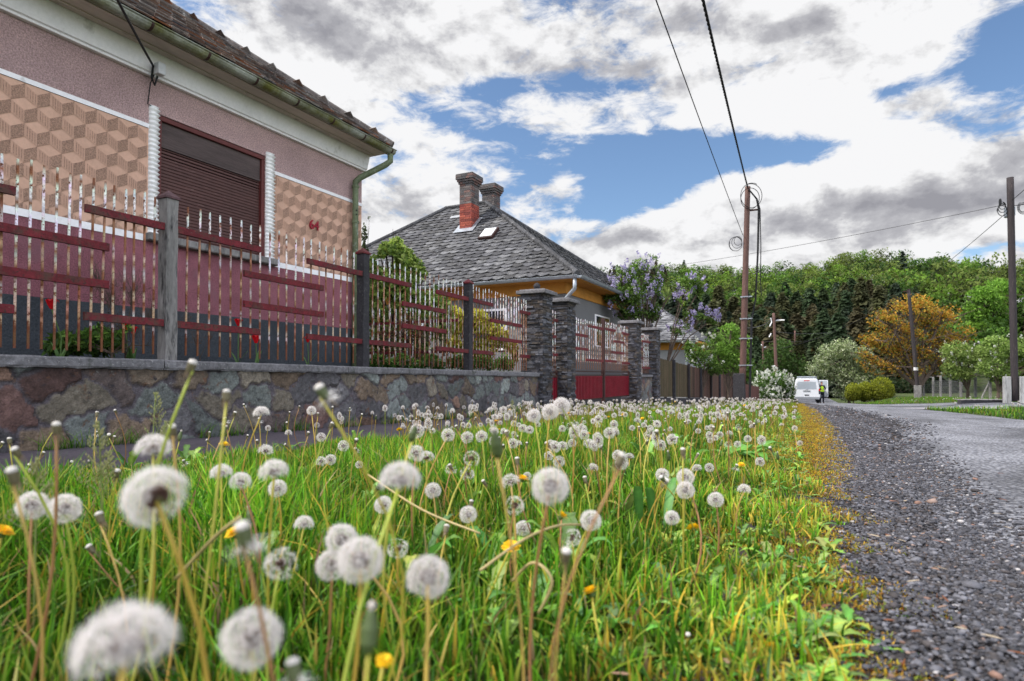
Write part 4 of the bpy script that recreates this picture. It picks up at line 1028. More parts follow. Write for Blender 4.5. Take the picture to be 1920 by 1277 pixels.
for y in (.9, 3.95):
    for sx in (-1, 1):
        w = bpy.data.objects.new('wheel', None); link(w, van); w.location = (sx*.80, y, .33)
        mb = MB(); pr = [(.20, -.11), (.31, -.11), (.335, -.07), (.335, .07), (.31, .11), (.20, .11)]
        k = 20; vs = [(z, r*math.cos(2*math.pi*i/k), r*math.sin(2*math.pi*i/k)) for r, z in pr for i in range(k)]
        mb.add(vs, [(j*k+i, j*k+(i+1) % k, (j+1)*k+(i+1) % k, (j+1)*k+i) for j in range(5) for i in range(k)]); mb.build('tyre', M['black'], w)
        mb = MB(); vs = [(z, r*math.cos(2*math.pi*i/k), r*math.sin(2*math.pi*i/k)) for r, z in ((.20, -.09), (.05, -.11*1), (.05, .11), (.20, .09)) for i in range(k)]
        mb.add(vs, [(j*k+i, j*k+(i+1) % k, (j+1)*k+(i+1) % k, (j+1)*k+i) for j in range(3) for i in range(k)]); mb.build('rim', M['zinc'], w)
mb = MB(); mb.box((-.70, .2, 2.0), (.70, .34, 2.09), bev=.02); mb.box((-.5, .22, 1.94), (-.44, .3, 2.01)); mb.box((.44, .22, 1.94), (.5, .3, 2.01)); mb.box((-.62, 2.0, 2.0), (.62, 2.3, 2.10), bev=.03); mb.build('roof_bar', M['zinc'], van)
mb = MB(); mb.box((-1.16, 3.5, 1.05), (-.97, 3.6, 1.3), bev=.03); mb.build('mirror', M['black'], van)
dr = bpy.data.objects.new('open_door', None); link(dr, van); dr.location = (.96, 3.45, 0); dr.rotation_euler = (0, 0, R(-52))
mb = MB(); mb.box((0, -.03, .42), (.06, .0, 1.80)); mb.box((.06, -.03, .42), (1.02, .02, 1.12), bev=.02); mb.box((.96, -.03, 1.12), (1.02, .0, 1.78)); mb.box((.06, -.03, 1.74), (.96, .0, 1.80)); mb.build('door_panel', M['van_white'], dr)
mb = MB(); mb.box((.06, -.018, 1.12), (.96, -.01, 1.74)); mb.build('pane', M['glass'], dr)

# ------------------------------------------------------------------ people
def skinmesh(name, joints, links, material, parent, sub=1):
    """continuous skinned figure from a joint graph: joints {id: (x,y,z,rx,ry)}"""
    ids = list(joints); me = bpy.data.meshes.new(name); me.from_pydata([joints[i][:3] for i in ids], [(ids.index(a), ids.index(b)) for a, b in links], [])
    o = link(bpy.data.objects.new(name, me), parent)
    sk = o.modifiers.new('Skin', 'SKIN'); sk.use_smooth_shade = True
    for k, i in enumerate(ids):
        me.skin_vertices[0].data[k].radius = joints[i][3:5]
    me.skin_vertices[0].data[0].use_root = True
    ss_ = o.modifiers.new('Sub', 'SUBSURF'); ss_.levels = ss_.render_levels = sub
    me.materials.append(material); return o
def person(loc, rz, label, jacket, trousers, vest=None, arm='down', h=1.76):
    r = empty('person', loc, rz, label, 'person'); s = h/1.76
    J = dict(pelvis=(0, 0, .95, .14, .10), waist=(0, 0, 1.10, .135, .095), chest=(0, .01, 1.32, .165, .11), neck0=(0, .005, 1.46, .06, .06), neck=(0, 0, 1.53, .052, .052), jaw=(0, -.02, 1.585, .062, .072), head=(0, -.005, 1.655, .078, .092), crown_=(0, .005, 1.73, .055, .065))
    Lk = [('pelvis', 'waist'), ('waist', 'chest'), ('chest', 'neck0'), ('neck0', 'neck'), ('neck', 'jaw'), ('jaw', 'head'), ('head', 'crown_')]
    for sgn, n in ((-1, 'l'), (1, 'r')):
        if arm == 'down': el = (sgn*.27, .02, 1.15); wr = (sgn*.27, -.10, .93)
        else: el = (sgn*.26, -.06, 1.15); wr = (sgn*.12, -.30, 1.12)
        J.update({n+'sh': (sgn*.19, .01, 1.41, .058, .058), n+'el': (*el, .042, .042), n+'wr': (*wr, .028, .028), n+'pa': (wr[0], wr[1]-.05, wr[2]-.06 if arm == 'down' else wr[2], .035, .02)})
        Lk += [('chest', n+'sh'), (n+'sh', n+'el'), (n+'el', n+'wr'), (n+'wr', n+'pa')]
        for f in range(5):
            fx_ = wr[0]+(f-2)*.014; l = (.045, .075, .085, .078, .06)[f]; z0 = J[n+'pa'][2]
            J[n+'f%d' % f] = (fx_*1.0, wr[1]-.06-(l*.4 if arm == 'down' else l), z0-(l if arm == 'down' else .02), .009, .009)
            Lk.append((n+'pa', n+'f%d' % f))
        J.update({n+'hip': (sgn*.095, 0, .88, .095, .095), n+'kn': (sgn*.11, -.02, .50, .06, .06), n+'an': (sgn*.115, .02, .10, .042, .045), n+'to': (sgn*.13, -.13, .045, .042, .03)})
        Lk += [('pelvis', n+'hip'), (n+'hip', n+'kn'), (n+'kn', n+'an'), (n+'an', n+'to')]
    bodyo = skinmesh('body', J, Lk, M['skin'], r, 2)
    face = MB()
    for sx in (-1, 1): face.lathe((sx*.03, -.093, 1.66), [(.004, -.006), (.010, 0), (.004, .006)], 8)
    face.box((-.022, -.095, 1.60), (.022, -.088, 1.607)); face.build('eyes_and_mouth', M['hair'], bodyo)
    mb = MB(); mb.add([(-.014, -.088, 1.625), (.014, -.088, 1.625), (0, -.115, 1.628), (0, -.09, 1.668)], [(0, 1, 2), (0, 2, 3), (1, 3, 2)]); mb.build('nose', M['skin'], bodyo)
    def sub(keys, grow):
        return {k: (*J[k][:3], J[k][3]+grow, J[k][4]+grow) for k in keys}
    ak = ['waist', 'pelvis', 'chest', 'neck0', 'lsh', 'rsh', 'lel', 'rel', 'lwr', 'rwr']; skinmesh('jacket', sub(ak, .018), [l for l in Lk if l[0] in ak and l[1] in ak], jacket, r, 2)
    tk = ['pelvis', 'lhip', 'rhip', 'lkn', 'rkn', 'lan', 'ran']; skinmesh('trousers', sub(tk, .018), [l for l in Lk if l[0] in tk and l[1] in tk], trousers, r, 2)
    for n in 'lr': skinmesh('shoe', sub([n+'an', n+'to'], .02), [(n+'an', n+'to')], M['black'], r, 1)
    if vest:
        vk = ['waist', 'chest']; V_ = sub(vk, .035); V_['w2'] = (0, 0, 1.0, .17, .13); V_['sh1'] = (0, .005, 1.41, .13, .09); skinmesh('hi_vis_vest', V_, [('waist', 'chest'), ('w2', 'waist'), ('chest', 'sh1')], vest, r, 2)
    mb = MB(); mb.lathe((0, .012, 1.655), [(.084, .0), (.088, .03), (.08, .07), (.05, .098), (.01, .108)], 12); mb.build('hair', M['hair'], r, smooth=True)
    r.scale = (s, s, s); return r
pp = atD(1541, 752, 50.0); person((pp.x, pp.y, gz(pp.x, pp.y)), R(20), 'person in dark clothes and a yellow hi-vis vest at the open van door', M['navy'], M['navy'], M['hivis'], 'fwd')
pp = atD(1561.5, 750, 92); person((pp.x, pp.y, gz(pp.x, pp.y)), R(-60), 'distant person in blue walking beyond the van', M['blue_cloth'], M['blue_cloth'], None)

# wheelie bin
bb = base_at(1471, 50); bn = empty('wheelie_bin', bb, R(8), 'dark wheelie bin standing on the verge between lamp pole and van', 'bin')
mb = MB(); vs = []
for z, w, d in ((.08, .22, .24), (.9, .30, .33), (.96, .33, .36), (.99, .33, .36)): vs += [(-w, -d, z), (w, -d, z), (w, d, z), (-w, d, z)]
mb.add(vs, [(i*4+k, i*4+(k+1) % 4, (i+1)*4+(k+1) % 4, (i+1)*4+k) for i in range(3) for k in range(4)]+[(3, 2, 1, 0), (12, 13, 14, 15)]); mb.build('body', M['plastic'], bn)
mb = MB(); mb.box((-.34, -.38, .992), (.34, .36, 1.06), bev=.025); mb.tube([(-.28, .42, .98), (.28, .42, .98)], .018, 8); mb.build('lid', mat('bin_lid', (.10, .11, .12), rough=.4, noise=((4, .1),)), bn)
for sx in (-1, 1):
    mb = MB(); mb.tube([(sx*.20, .26, .10), (sx*.27, .26, .10)], .10, 14); mb.build('wheel', M['black'], bn)
# drain kerb, pale ground patch, marker stake
ka = atD(1798, 764, 25.6); kb = atD(1884, 766, 25.6); dk = kb-ka
kroot = empty('drain_kerb', ((ka.x+kb.x)/2, (ka.y+kb.y)/2, gz((ka.x+kb.x)/2, (ka.y+kb.y)/2)), math.atan2(dk.y, dk.x), 'low concrete drain kerb in the grass strip at the right', 'kerb')
l = math.hypot(dk.x, dk.y)/2
mb = MB(); mb.box((-l, -.10, -.15), (l, .10, .15), bev=.015, jit=.004); mb.build('front_face', M['concrete_dark'], kroot)
mb = MB(); mb.box((-l+.1, -.13, .151), (l-.1, .45, .185), bev=.01, jit=.004); mb.build('top_slab', M['concrete'], kroot)
V = []; 
for (x, y) in ((2.15, 21.6), (4.9, 22.6), (5.3, 25.4), (2.3, 24.6)): V.append((x, y))
nx = 8; VV = []
for i in range(nx+1):
    for j in range(nx+1):
        s_, t_ = i/nx, j/nx; x = (1-s_)*(1-t_)*V[0][0]+s_*(1-t_)*V[1][0]+s_*t_*V[2][0]+(1-s_)*t_*V[3][0]; y = (1-s_)*(1-t_)*V[0][1]+s_*(1-t_)*V[1][1]+s_*t_*V[2][1]+(1-s_)*t_*V[3][1]; VV.append((x, y, gz(x, y)+.026))
tag(npobj('pale_ground_patch', VV, [(i*(nx+1)+j, (i+1)*(nx+1)+j, (i+1)*(nx+1)+j+1, i*(nx+1)+j+1) for i in range(nx) for j in range(nx)], mat('pale_patch', (.27, .255, .27), noise=((2, .2), (30, .2)), bump=.3)), kind='structure')  # lighter patch laid over the road edge and verge
sb = base_at(1880, 26); stk = MB(); stk.tube([(0, 0, -.1), (0, 0, .42)], .035, 7); stk.box((-.05, -.05, .42), (.05, .05, .47), bev=.01)
o = stk.build('marker_stake', M['dark_steel']); o.location = sb; tag(o, 'short dark marker stake beside the drain kerb', 'stake')

# ------------------------------------------------------------------ shrubs and trees placed one by one
def plant(name, label, cat, D, bu, blobs, n, size, cols, group=None, fl=None, tr=.05, gap=.25, cs=2.5, lo=.55, twigs=3, base=None, shell=.45, depth=1.0, stemmat='bark', aspect=.55, bare=0):
    b = base if base is not None else base_at(bu, D)
    root = empty(name, b, 0, label, cat, group); B_ = []
    for (u, v, ru, rv) in blobs:
        d = D+rnd.uniform(-.35, .35)*ru*D/F*depth; c = atD(u, v, d)-Vector(b); B_.append((c.x, c.y, c.z, ru*D/F, ru*D/F*depth, rv*D/F))
    mb = MB(); low = min(q[2]-q[5] for q in B_); kn = Vector((0, 0, max(.15, low*.5)))
    mb.tube([(0, 0, -.15), kn*.5, kn], [tr*1.2, tr, tr*.85], 7)
    for q in B_:
        c = Vector(q[:3]); m_ = kn.lerp(c, .5)+Vector((0, 0, .12*(c-kn).length)); mb.tube([kn, m_, c], [tr*.6, tr*.42, tr*.25], 5)
        for k in range(twigs):
            dd = Vector((rnd.gauss(0, 1)*q[3], rnd.gauss(0, 1)*q[4], rnd.gauss(.3, .8)*q[5])); st_ = m_.lerp(c, rnd.uniform(.3, 1)); e_ = c+dd*.75
            mb.tube([st_, st_.lerp(e_, .5)+Vector((0, 0, .06)), e_], [tr*.25, tr*.15, tr*.05], 4, cap=False)
            for j in range(bare):
                s2 = st_.lerp(e_, rnd.random()); e2 = s2+Vector((rnd.gauss(0, 1)*q[3], rnd.gauss(0, 1)*q[4], rnd.gauss(.2, 1)*q[5]))*.4; mb.tube([s2, e2], [tr*.13, tr*.03], 3, cap=False)
    mb.build('trunk' if cat == 'tree' else 'stems', M[stemmat], root)
    if n: foliage('crown' if cat == 'tree' else 'leaves', n, B_, size, cols, root, gap, cs, shell, lo=lo, aspect=aspect)
    if fl:
        fn, fs, fcols, fr, per, up = fl
        P_, dirs = blob_points(fn, [(q[0], q[1], q[2]+q[5]*up, q[3], q[4], q[5]) for q in B_], .8)
        t = nr.uniform(0, 1, (fn, per)); ang = nr.uniform(0, 6.28, (fn, per)); rr = fr*(1-t*.75)*.5
        ax_ = dirs*.5+np.array([0, 0, .8]); ax_ /= np.linalg.norm(ax_, axis=1)[:, None]
        PP = P_[:, None, :]+ax_[:, None, :]*(t*fr*1.5)[..., None]+np.stack([np.cos(ang)*rr, np.sin(ang)*rr, nr.normal(size=(fn, per))*rr*.4], -1)
        PP = PP.reshape(-1, 3); V, Fc, C = leaves(PP, fs, palette(fcols, len(PP), .2), aspect=.95); npobj('blossom', V, Fc, M['leaf'], C, root)
    return root
bedb = lambda u, v, X: Vector((onX(u, v, X).x, onX(u, v, X).y, .48))
G_bright = [(.10, .19, .025), (.14, .24, .035), (.07, .14, .02), (.18, .28, .05)]
G_mid = [(.05, .11, .018), (.07, .14, .025), (.035, .08, .015)]
YEL = [(.62, .55, .05), (.50, .48, .05), (.70, .62, .09), (.32, .36, .05)]
plant('laurel_shrub', 'tall bright green shrub between the pink house and grey roof behind the fence', 'shrub', 10.3, 745, [(712, 560, 26, 70), (738, 520, 30, 70), (765, 560, 30, 75), (735, 640, 45, 45), (790, 620, 28, 60), (745, 465, 12, 22), (770, 490, 10, 22), (700, 500, 10, 22), (795, 520, 8, 18), (722, 468, 8, 16), (815, 560, 10, 20), (755, 490, 22, 30), (718, 495, 16, 26), (735, 478, 26, 26), (775, 530, 26, 50), (800, 575, 26, 55), (830, 600, 22, 45)], 24000, .08, [(.40, .52, .10), (.28, .42, .08), (.50, .60, .18), (.18, .28, .05), (.12, .2, .05)], base=bedb(745, 690, -6.9), tr=.04, gap=.35, cs=4)
plant('golden_shrub', 'yellow leaved shrub seen through the bars left of the stone pillar', 'shrub', 11.3, 880, [(850, 600, 28, 26), (890, 605, 30, 28), (930, 625, 24, 26), (860, 640, 30, 24), (910, 655, 34, 24), (955, 660, 20, 24), (830, 575, 14, 12)], 7000, .07, YEL, base=bedb(885, 690, -6.3), tr=.03, gap=.3, cs=4, lo=.45)
plant('dry_shrub', 'reddish brown dry shrub in front of the golden one', 'shrub', 9.2, 770, [(720, 640, 24, 30), (760, 625, 26, 34), (800, 630, 24, 36), (835, 650, 18, 24)], 900, .045, [(.16, .06, .04), (.09, .05, .03), (.2, .1, .06)], base=bedb(770, 690, -5.5), tr=.02, twigs=14, bare=5)
plant('garden_shrub', 'slender twig with a few leaves rising beside the downpipe corner', 'shrub', 11.5, 685, [(683, 440, 6, 22), (692, 415, 4, 10), (684, 470, 6, 16)], 150, .06, [(.07, .10, .03)], base=bedb(684, 690, -7.6), tr=.012, twigs=3)
plant('dry_shrub', 'bare brown dead stems against the pink wall behind the fence', 'shrub', 5.6, 235, [(205, 560, 26, 40), (250, 545, 30, 50), (285, 590, 24, 40), (180, 530, 16, 36), (235, 610, 40, 30)], 500, .018, [(.12, .07, .05), (.2, .13, .1)], base=bedb(235, 660, -5.5), tr=.008, twigs=26, bare=8, stemmat='bark')
plant('dry_shrub', 'small tangle of bare twigs right of the first fence post', 'shrub', 6.0, 370, [(365, 640, 22, 20), (400, 630, 24, 30), (345, 600, 14, 30)], 60, .02, [(.12, .07, .05)], base=bedb(375, 675, -5.4), tr=.005, twigs=12, bare=3)
peony = [(.09, .19, .03), (.14, .29, .05), (.20, .35, .06), (.06, .13, .03)]
plant('leafy_perennial', 'large clump of low green leaves at the foot of the first fence post', 'plant', 5.2, 220, [(130, 645, 36, 22), (190, 640, 44, 28), (245, 640, 40, 28), (285, 648, 24, 22), (105, 655, 20, 14)], 1700, .085, peony, base=bedb(210, 668, -5.2), tr=.012, gap=.5, aspect=.34, lo=.4)
for k, (u, w) in enumerate(((710, 26), (755, 30), (810, 26), (858, 24), (905, 24), (945, 18))):
    plant('leafy_perennial', 'low green leafy clump on the wall top %s' % ('just right of the second post', 'left of the golden shrub', 'below the golden shrub', 'just left of the third post', 'right of the third post', 'close to the stone pillar')[k], 'plant', 8.2+k*.55, u, [(u-w*.4, 682, w*.7, 13), (u+w*.5, 684, w*.7, 12), (u, 675, w*.5, 14)], 500, .07, peony, base=bedb(u, 690, -5.05), tr=.01, gap=.5, aspect=.35, lo=.4)
# tulips
def tulip(u, v, X, label, lean=0, sc=1.0):
    h = onX(u, v, X); r = empty('tulip', (h.x, h.y+lean*.5, .5), 0, label, 'flower', 'tulips in the bed'); b = Vector(r.location); hd = h-b
    mb = MB(); mb.tube([(0, 0, -.02), hd*.5+Vector((0, lean*.3, 0)), hd-Vector((0, 0, .03))], [.005, .0045, .004], 6, col=(.09, .17, .04)); mb.build('stem', M['stem'], r)
    mb = MB()
    for k in range(6):
        a = k*1.047+.3; sp_ = .9 if k % 2 else .55; n = 6; vs = []
        for i in range(n+1):
            t = i/n; w = .024*math.sin(math.pi*min(1, t*.88+.12))**.8*sc; rad = (.008+.040*sp_*t**.8)*sc; z = (.075*math.sin(t*1.9)-.03*sp_*t*t)*sc-.03
            for s_ in (-1, 0, 1): vs.append((hd.x+math.cos(a)*(rad-abs(s_)*.004)-math.sin(a)*w*s_, hd.y+math.sin(a)*(rad-abs(s_)*.004)+math.cos(a)*w*s_, hd.z+z+.004*abs(s_)))
        mb.add(vs, [(i*3+j, i*3+j+1, (i+1)*3+j+1, (i+1)*3+j) for i in range(n) for j in range(2)])
    mb.build('petals', M['tulip'], r, smooth=True)
    mb = MB()
    for k in range(2):
        a = rnd.uniform(0, 6.28); n = 6; vs = []
        for i in range(n+1):
            t = i/n; w = .018*math.sin(math.pi*(t*.9+.08)); rd = .09*t*t; z = .20*t
            for s_ in (-1, 0, 1): vs.append((math.cos(a)*rd-math.sin(a)*w*s_, math.sin(a)*rd+math.cos(a)*w*s_, z+abs(s_)*.006))
        mb.add(vs, [(i*3+j, i*3+j+1, (i+1)*3+j+1, (i+1)*3+j) for i in range(n) for j in range(2)], (.08, .16, .04))
    mb.build('leaf', M['stem'], r)
tulip(97, 572, -5.0, 'red tulip at the end of the low rail at far left', .12, 1.1)
tulip(236, 612, -5.5, 'dark red tulip above the leafy clump', .03)
tulip(250, 620, -5.45, 'drooping red tulip beside the dark red one above the leafy clump', -.02)
tulip(447, 606, -5.3, 'red tulip showing just above the low rail, left of the two brightest', .0, 1.15)
tulip(480, 638, -5.0, 'bright red tulip below the end of the low rail', .01, 1.25)
tulip(577, 637, -5.1, 'bright red tulip between low rails near the downpipe', .02, 1.0)

# ---- lilac, shrubs and trees further on
LIL = [(.38, .33, .56), (.50, .45, .66), (.28, .23, .44), (.64, .60, .74)]
lg = [(.11, .22, .03), (.17, .31, .05), (.07, .13, .02), (.22, .33, .08)]
plant('lilac_tree', 'lilac in purple bloom leaning over the gate pillars', 'tree', 20.5, 1212, [(1150, 550, 26, 24), (1165, 520, 22, 22), (1200, 505, 24, 20), (1216, 492, 18, 16), (1190, 560, 34, 26), (1225, 545, 20, 26), (1160, 585, 20, 12), (1238, 520, 10, 16), (1250, 562, 8, 10), (1180, 590, 30, 12), (1225, 590, 16, 14), (1195, 540, 40, 34), (1215, 575, 26, 24)], 13000, .085, lg, fl=(100, .045, LIL, .16, 36, .3), tr=.07, gap=.15, cs=2.2, twigs=6, shell=.3)
plant('lilac_tree', 'slender lilac on curved bare stems right of the grey house', 'tree', 21.5, 1248, [(1295, 530, 22, 14), (1280, 552, 16, 14), (1310, 545, 10, 10), (1322, 590, 22, 12), (1288, 590, 8, 8), (1275, 615, 20, 18), (1335, 600, 12, 8)], 4200, .10, lg, fl=(40, .06, LIL, .16, 34, .1), tr=.045, gap=.1, cs=2.2, twigs=4, shell=.3)
WH = [(.62, .62, .56), (.72, .72, .68), (.5, .52, .42)]
plant('garden_tree', 'fresh green bushy tree behind the plank fence', 'tree', 27, 1365, [(1360, 640, 26, 30), (1345, 665, 26, 26), (1390, 650, 22, 30), (1372, 680, 34, 26), (1400, 690, 16, 26), (1370, 618, 16, 14)], 6500, .11, [(.20, .38, .05), (.27, .46, .08), (.13, .26, .03)], tr=.06, gap=.3, twigs=6)
plant('flowering_shrub', 'shrub dotted white with blossom above the plank fence', 'shrub', 26, 1318, [(1305, 660, 22, 18), (1325, 650, 20, 20), (1310, 680, 24, 18), (1338, 690, 18, 16), (1290, 650, 10, 12), (1345, 632, 12, 10)], 3600, .10, lg, fl=(26, .07, WH, .12, 14, .1), tr=.05, gap=.2, twigs=6)
plant('white_flowering_bush', 'round bush covered in white blossom beside the dark bin', 'bush', 47, 1450, [(1435, 722, 22, 22), (1455, 715, 24, 22), (1470, 728, 18, 22), (1440, 742, 26, 14), (1478, 735, 12, 16)], 6000, .15, [(.11, .22, .03), (.15, .28, .05), (.07, .14, .03)], fl=(260, .12, WH, .22, 10, .1), tr=.06, gap=.5)
plant('garden_tree', 'dark green tree in the hollow behind the white bush', 'tree', 70, 1450, [(1440, 690, 18, 36), (1465, 670, 26, 40), (1495, 700, 22, 40), (1425, 720, 18, 30)], 5000, .28, [(.05, .10, .02), (.08, .15, .03)], tr=.12)
plant('willow_tree', 'pale grey green round tree behind the van', 'tree', 62, 1592, [(1535, 690, 24, 20), (1555, 665, 26, 22), (1580, 655, 26, 22), (1610, 675, 28, 28), (1570, 700, 34, 24), (1600, 715, 34, 22), (1630, 700, 22, 26), (1585, 738, 26, 16)], 14000, .22, [(.44, .52, .28), (.58, .62, .42), (.26, .34, .13), (.17, .22, .09)], tr=.16, gap=.25, twigs=7, shell=.35)
def clipped(u, v, ru, rv, label):
    return plant('clipped_bush', label, 'bush', 57, u, [(u, v, ru, rv), (u-ru*.3, v+rv*.3, ru*.8, rv*.7), (u+ru*.3, v+rv*.25, ru*.8, rv*.7)], 4200, .14, [(.30, .33, .025), (.38, .40, .035), (.20, .24, .025)], group='rounded yellow green bushes', tr=.05, gap=1, shell=.7, lo=.35, twigs=10)
clipped(1600, 735, 14, 17, 'leftmost and smallest of the rounded yellow green bushes')
clipped(1622, 734, 14, 19, 'middle of the rounded yellow green bushes')
clipped(1652, 730, 22, 24, 'largest and rightmost of the rounded yellow green bushes')
# orange tree: open crown on a visible branching skeleton
ob = base_at(1722, 58); dcrown = 58/F
plant('orange_leaved_tree', 'big spreading tree with orange brown spring leaves behind the leaning pole', 'tree', 58, 1722, [(1712, 572, 42, 22), (1662, 598, 32, 24), (1768, 592, 34, 24), (1640, 640, 32, 22), (1700, 625, 38, 28), (1762, 635, 36, 24), (1806, 628, 24, 18), (1652, 682, 36, 22), (1706, 690, 34, 24), (1768, 686, 34, 22), (1620, 668, 18, 16), (1732, 660, 36, 24), (1680, 655, 30, 20), (1738, 600, 26, 20), (1790, 665, 22, 16)], 24000, .21, [(.52, .24, .03), (.62, .33, .045), (.36, .18, .02), (.68, .42, .07), (.34, .29, .04), (.26, .30, .04)], tr=.30, gap=.02, cs=1.9, lo=.6, twigs=8, bare=3, shell=.15)
plant('garden_tree', 'yellow green apple tree left of the far right pole', 'tree', 44, 1815, [(1790, 660, 26, 22), (1815, 680, 28, 22), (1800, 700, 26, 16), (1835, 665, 20, 22), (1780, 690, 14, 14)], 7000, .16, [(.26, .36, .08), (.36, .46, .14), (.16, .25, .05)], fl=(30, .1, WH, .15, 8, .1), tr=.11, gap=.2, twigs=6)
plant('garden_tree', 'bright leafy apple tree directly behind the far right pole', 'tree', 41, 1872, [(1870, 650, 26, 22), (1895, 665, 26, 26), (1860, 690, 26, 22), (1925, 660, 28, 30), (1885, 705, 28, 18), (1950, 690, 24, 30)], 9000, .16, [(.25, .38, .07), (.36, .48, .14), (.15, .24, .05)], fl=(40, .1, WH, .15, 8, .1), tr=.11, gap=.2, twigs=6)
plant('garden_tree', 'dark hedge like tree mass below the orange tree', 'tree', 75, 1690, [(1670, 725, 20, 22), (1695, 730, 22, 20), (1730, 728, 20, 22), (1760, 735, 26, 18), (1640, 735, 16, 18)], 4500, .3, [(.02, .04, .012), (.03, .05, .015)], tr=.1)
plant('garden_tree', 'bright green tree on the slope right of the orange tree', 'tree', 95, 1850, [(1845, 560, 30, 26), (1870, 545, 30, 24), (1830, 590, 26, 26), (1862, 590, 30, 30), (1840, 625, 26, 26), (1880, 620, 26, 30)], 9000, .42, [(.18, .36, .04), (.24, .44, .06), (.12, .25, .03)], tr=.25, gap=.3, cs=.8)
for k, (u, v0, v1, D) in enumerate(((1462, 640, 745, 80), (1480, 655, 745, 76), (1504, 645, 745, 82), (1528, 660, 745, 84), (1548, 640, 745, 88))): pass

# ---- wire fence with concrete posts
wf = empty('wire_fence', (0, 0, 0), 0, 'wire mesh fence on hooked concrete posts in front of the apple trees', 'fence')
wp = [(1732, 710, 60), (1750, 708, 56.5), (1764, 706, 53.5), (1782, 703, 50.5), (1802, 700, 47.5), (1829, 696, 44.5), (1857, 690, 41.5)]
pts = []
for i, (u, v, D) in enumerate(wp):
    b = base_at(u, D); t = atD(u, v, D); h = t.z-b.z; mb = MB()
    mb.box((-.08, -.08, -.2), (.08, .08, h), bev=.015, jit=.006); mb.box((-.26, -.06, h), (.08, .06, h+.07), bev=.01) if i < 6 else None
    o = mb.build('post', M['concrete'], wf); o.location = b; pts.append((b, h))
    if i == 6:
        mb = MB(); mb.tube([(0, 0, h*.75), (.95, -.3, 0)], .06, 6); mb.tube([(0, 0, h*.6), (-.55, -.2, 0)], .05, 6); o = mb.build('brace', M['concrete'], wf); o.location = b
mb = MB()
for (a, ha), (b, hb) in zip(pts[:-1], pts[1:]):
    for k in range(9):
        z = .1+k*.17; mb.tube([a+Vector((0, 0, z)), b+Vector((0, 0, z))], .007, 3, cap=False)
    n = 14
    for k in range(n):
        p = a.lerp(b, k/n); mb.tube([p+Vector((0, 0, .08)), p+Vector((0, 0, 1.48))], .006, 3, cap=False)
        p2 = a.lerp(b, (k+1)/n); mb.tube([p+Vector((0, 0, .08)), p2+Vector((0, 0, 1.48))], .005, 3, cap=False)
mb.build('mesh', M['wire_grey'], wf)

# ---- forest on the hill (one far-off mass)
def conifer_leaves(base, h, r, n, col):
    t = nr.uniform(0.02, 1, n)**.8; ang = nr.uniform(0, 6.28, n); k = np.clip(.35*np.round(t*11)/11+.65*t+.06*np.sin(ang*3+base[0]*7), 0, 1)
    rad = r*(1-k)*nr.uniform(.55, 1.08, n)+.12; z = h*(.10+.9*t)-rad*.25
    P_ = np.stack([base[0]+np.cos(ang)*rad, base[1]+np.sin(ang)*rad, base[2]+z], 1)
    d = np.stack([np.cos(ang), np.sin(ang), -.45+nr.normal(size=n)*.25], 1); d /= np.linalg.norm(d, axis=1)[:, None]
    e = np.stack([-np.sin(ang), np.cos(ang), nr.normal(size=n)*.4], 1)
    s = (r*.36*(1-.5*t)*nr.uniform(.7, 1.3, n))[:, None]
    V = np.stack([P_-d*s, P_+e*s*.5, P_+d*s, P_-e*s*.5], 1).reshape(-1, 3)
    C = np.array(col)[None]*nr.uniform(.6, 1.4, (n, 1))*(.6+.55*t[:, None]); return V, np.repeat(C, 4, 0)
def decid_leaves(base, h, r, n, col):
    nb = rnd.randint(6, 9); bl = []
    for k in range(nb):
        a = rnd.uniform(0, 6.28); q = rnd.uniform(0, .65)*r; bl.append((base[0]+math.cos(a)*q, base[1]+math.sin(a)*q, base[2]+h*rnd.uniform(.45, .86), r*rnd.uniform(.3, .52), r*rnd.uniform(.3, .52), h*rnd.uniform(.10, .18)))
    P_, d = blob_points(n, bl, .75); C = np.array(col)[None]*nr.uniform(.75, 1.25, (n, 1))*(.55+.65*np.clip(d[:, 2:3], -.7, 1))  # clump undersides coloured darker and tops lighter, as painted leaf shadows
    V, Fc, C = leaves(P_, .62 if base[1] > 120 else .5, C, jit=.5); return V, C
def forest(name, specs):
    VS = []; CS = []
    for kind, base, h, r, n, col in specs:
        V, C = (conifer_leaves if kind == 'c' else decid_leaves)(base, h, r, n, col); VS.append(V); CS.append(C)
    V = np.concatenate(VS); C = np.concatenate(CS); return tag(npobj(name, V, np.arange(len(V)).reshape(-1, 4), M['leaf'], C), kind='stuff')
dc = [(.095, .19, .024), (.15, .27, .03), (.06, .13, .02), (.21, .32, .042), (.13, .17, .035), (.045, .09, .02), (.17, .23, .05)]
cc = [(.048, .076, .036), (.060, .088, .040), (.085, .090, .040), (.042, .062, .038), (.09, .08, .042)]
sp1 = []; sp2 = []
def XatU(u, Y): return onY(u, 700, Y).x
for Y in np.arange(128, 300, 8.5):
    x = XatU(880, Y)-20
    while x < XatU(1920, Y)+30:
        x += rnd.uniform(6.5, 9.5); yy = Y+rnd.uniform(-3, 3)
        if rnd.random() < (.04 if x > XatU(1245, Y) else .6): sp1.append(('c', (x, yy, gz(x, yy)-.5), rnd.uniform(11, 15), 3.2, 300, rnd.choice(cc)))
        else: sp2.append(('d', (x, yy, gz(x, yy)-.5), rnd.uniform(10, 15.5), rnd.uniform(4.2, 6), 520, rnd.choice(dc)))
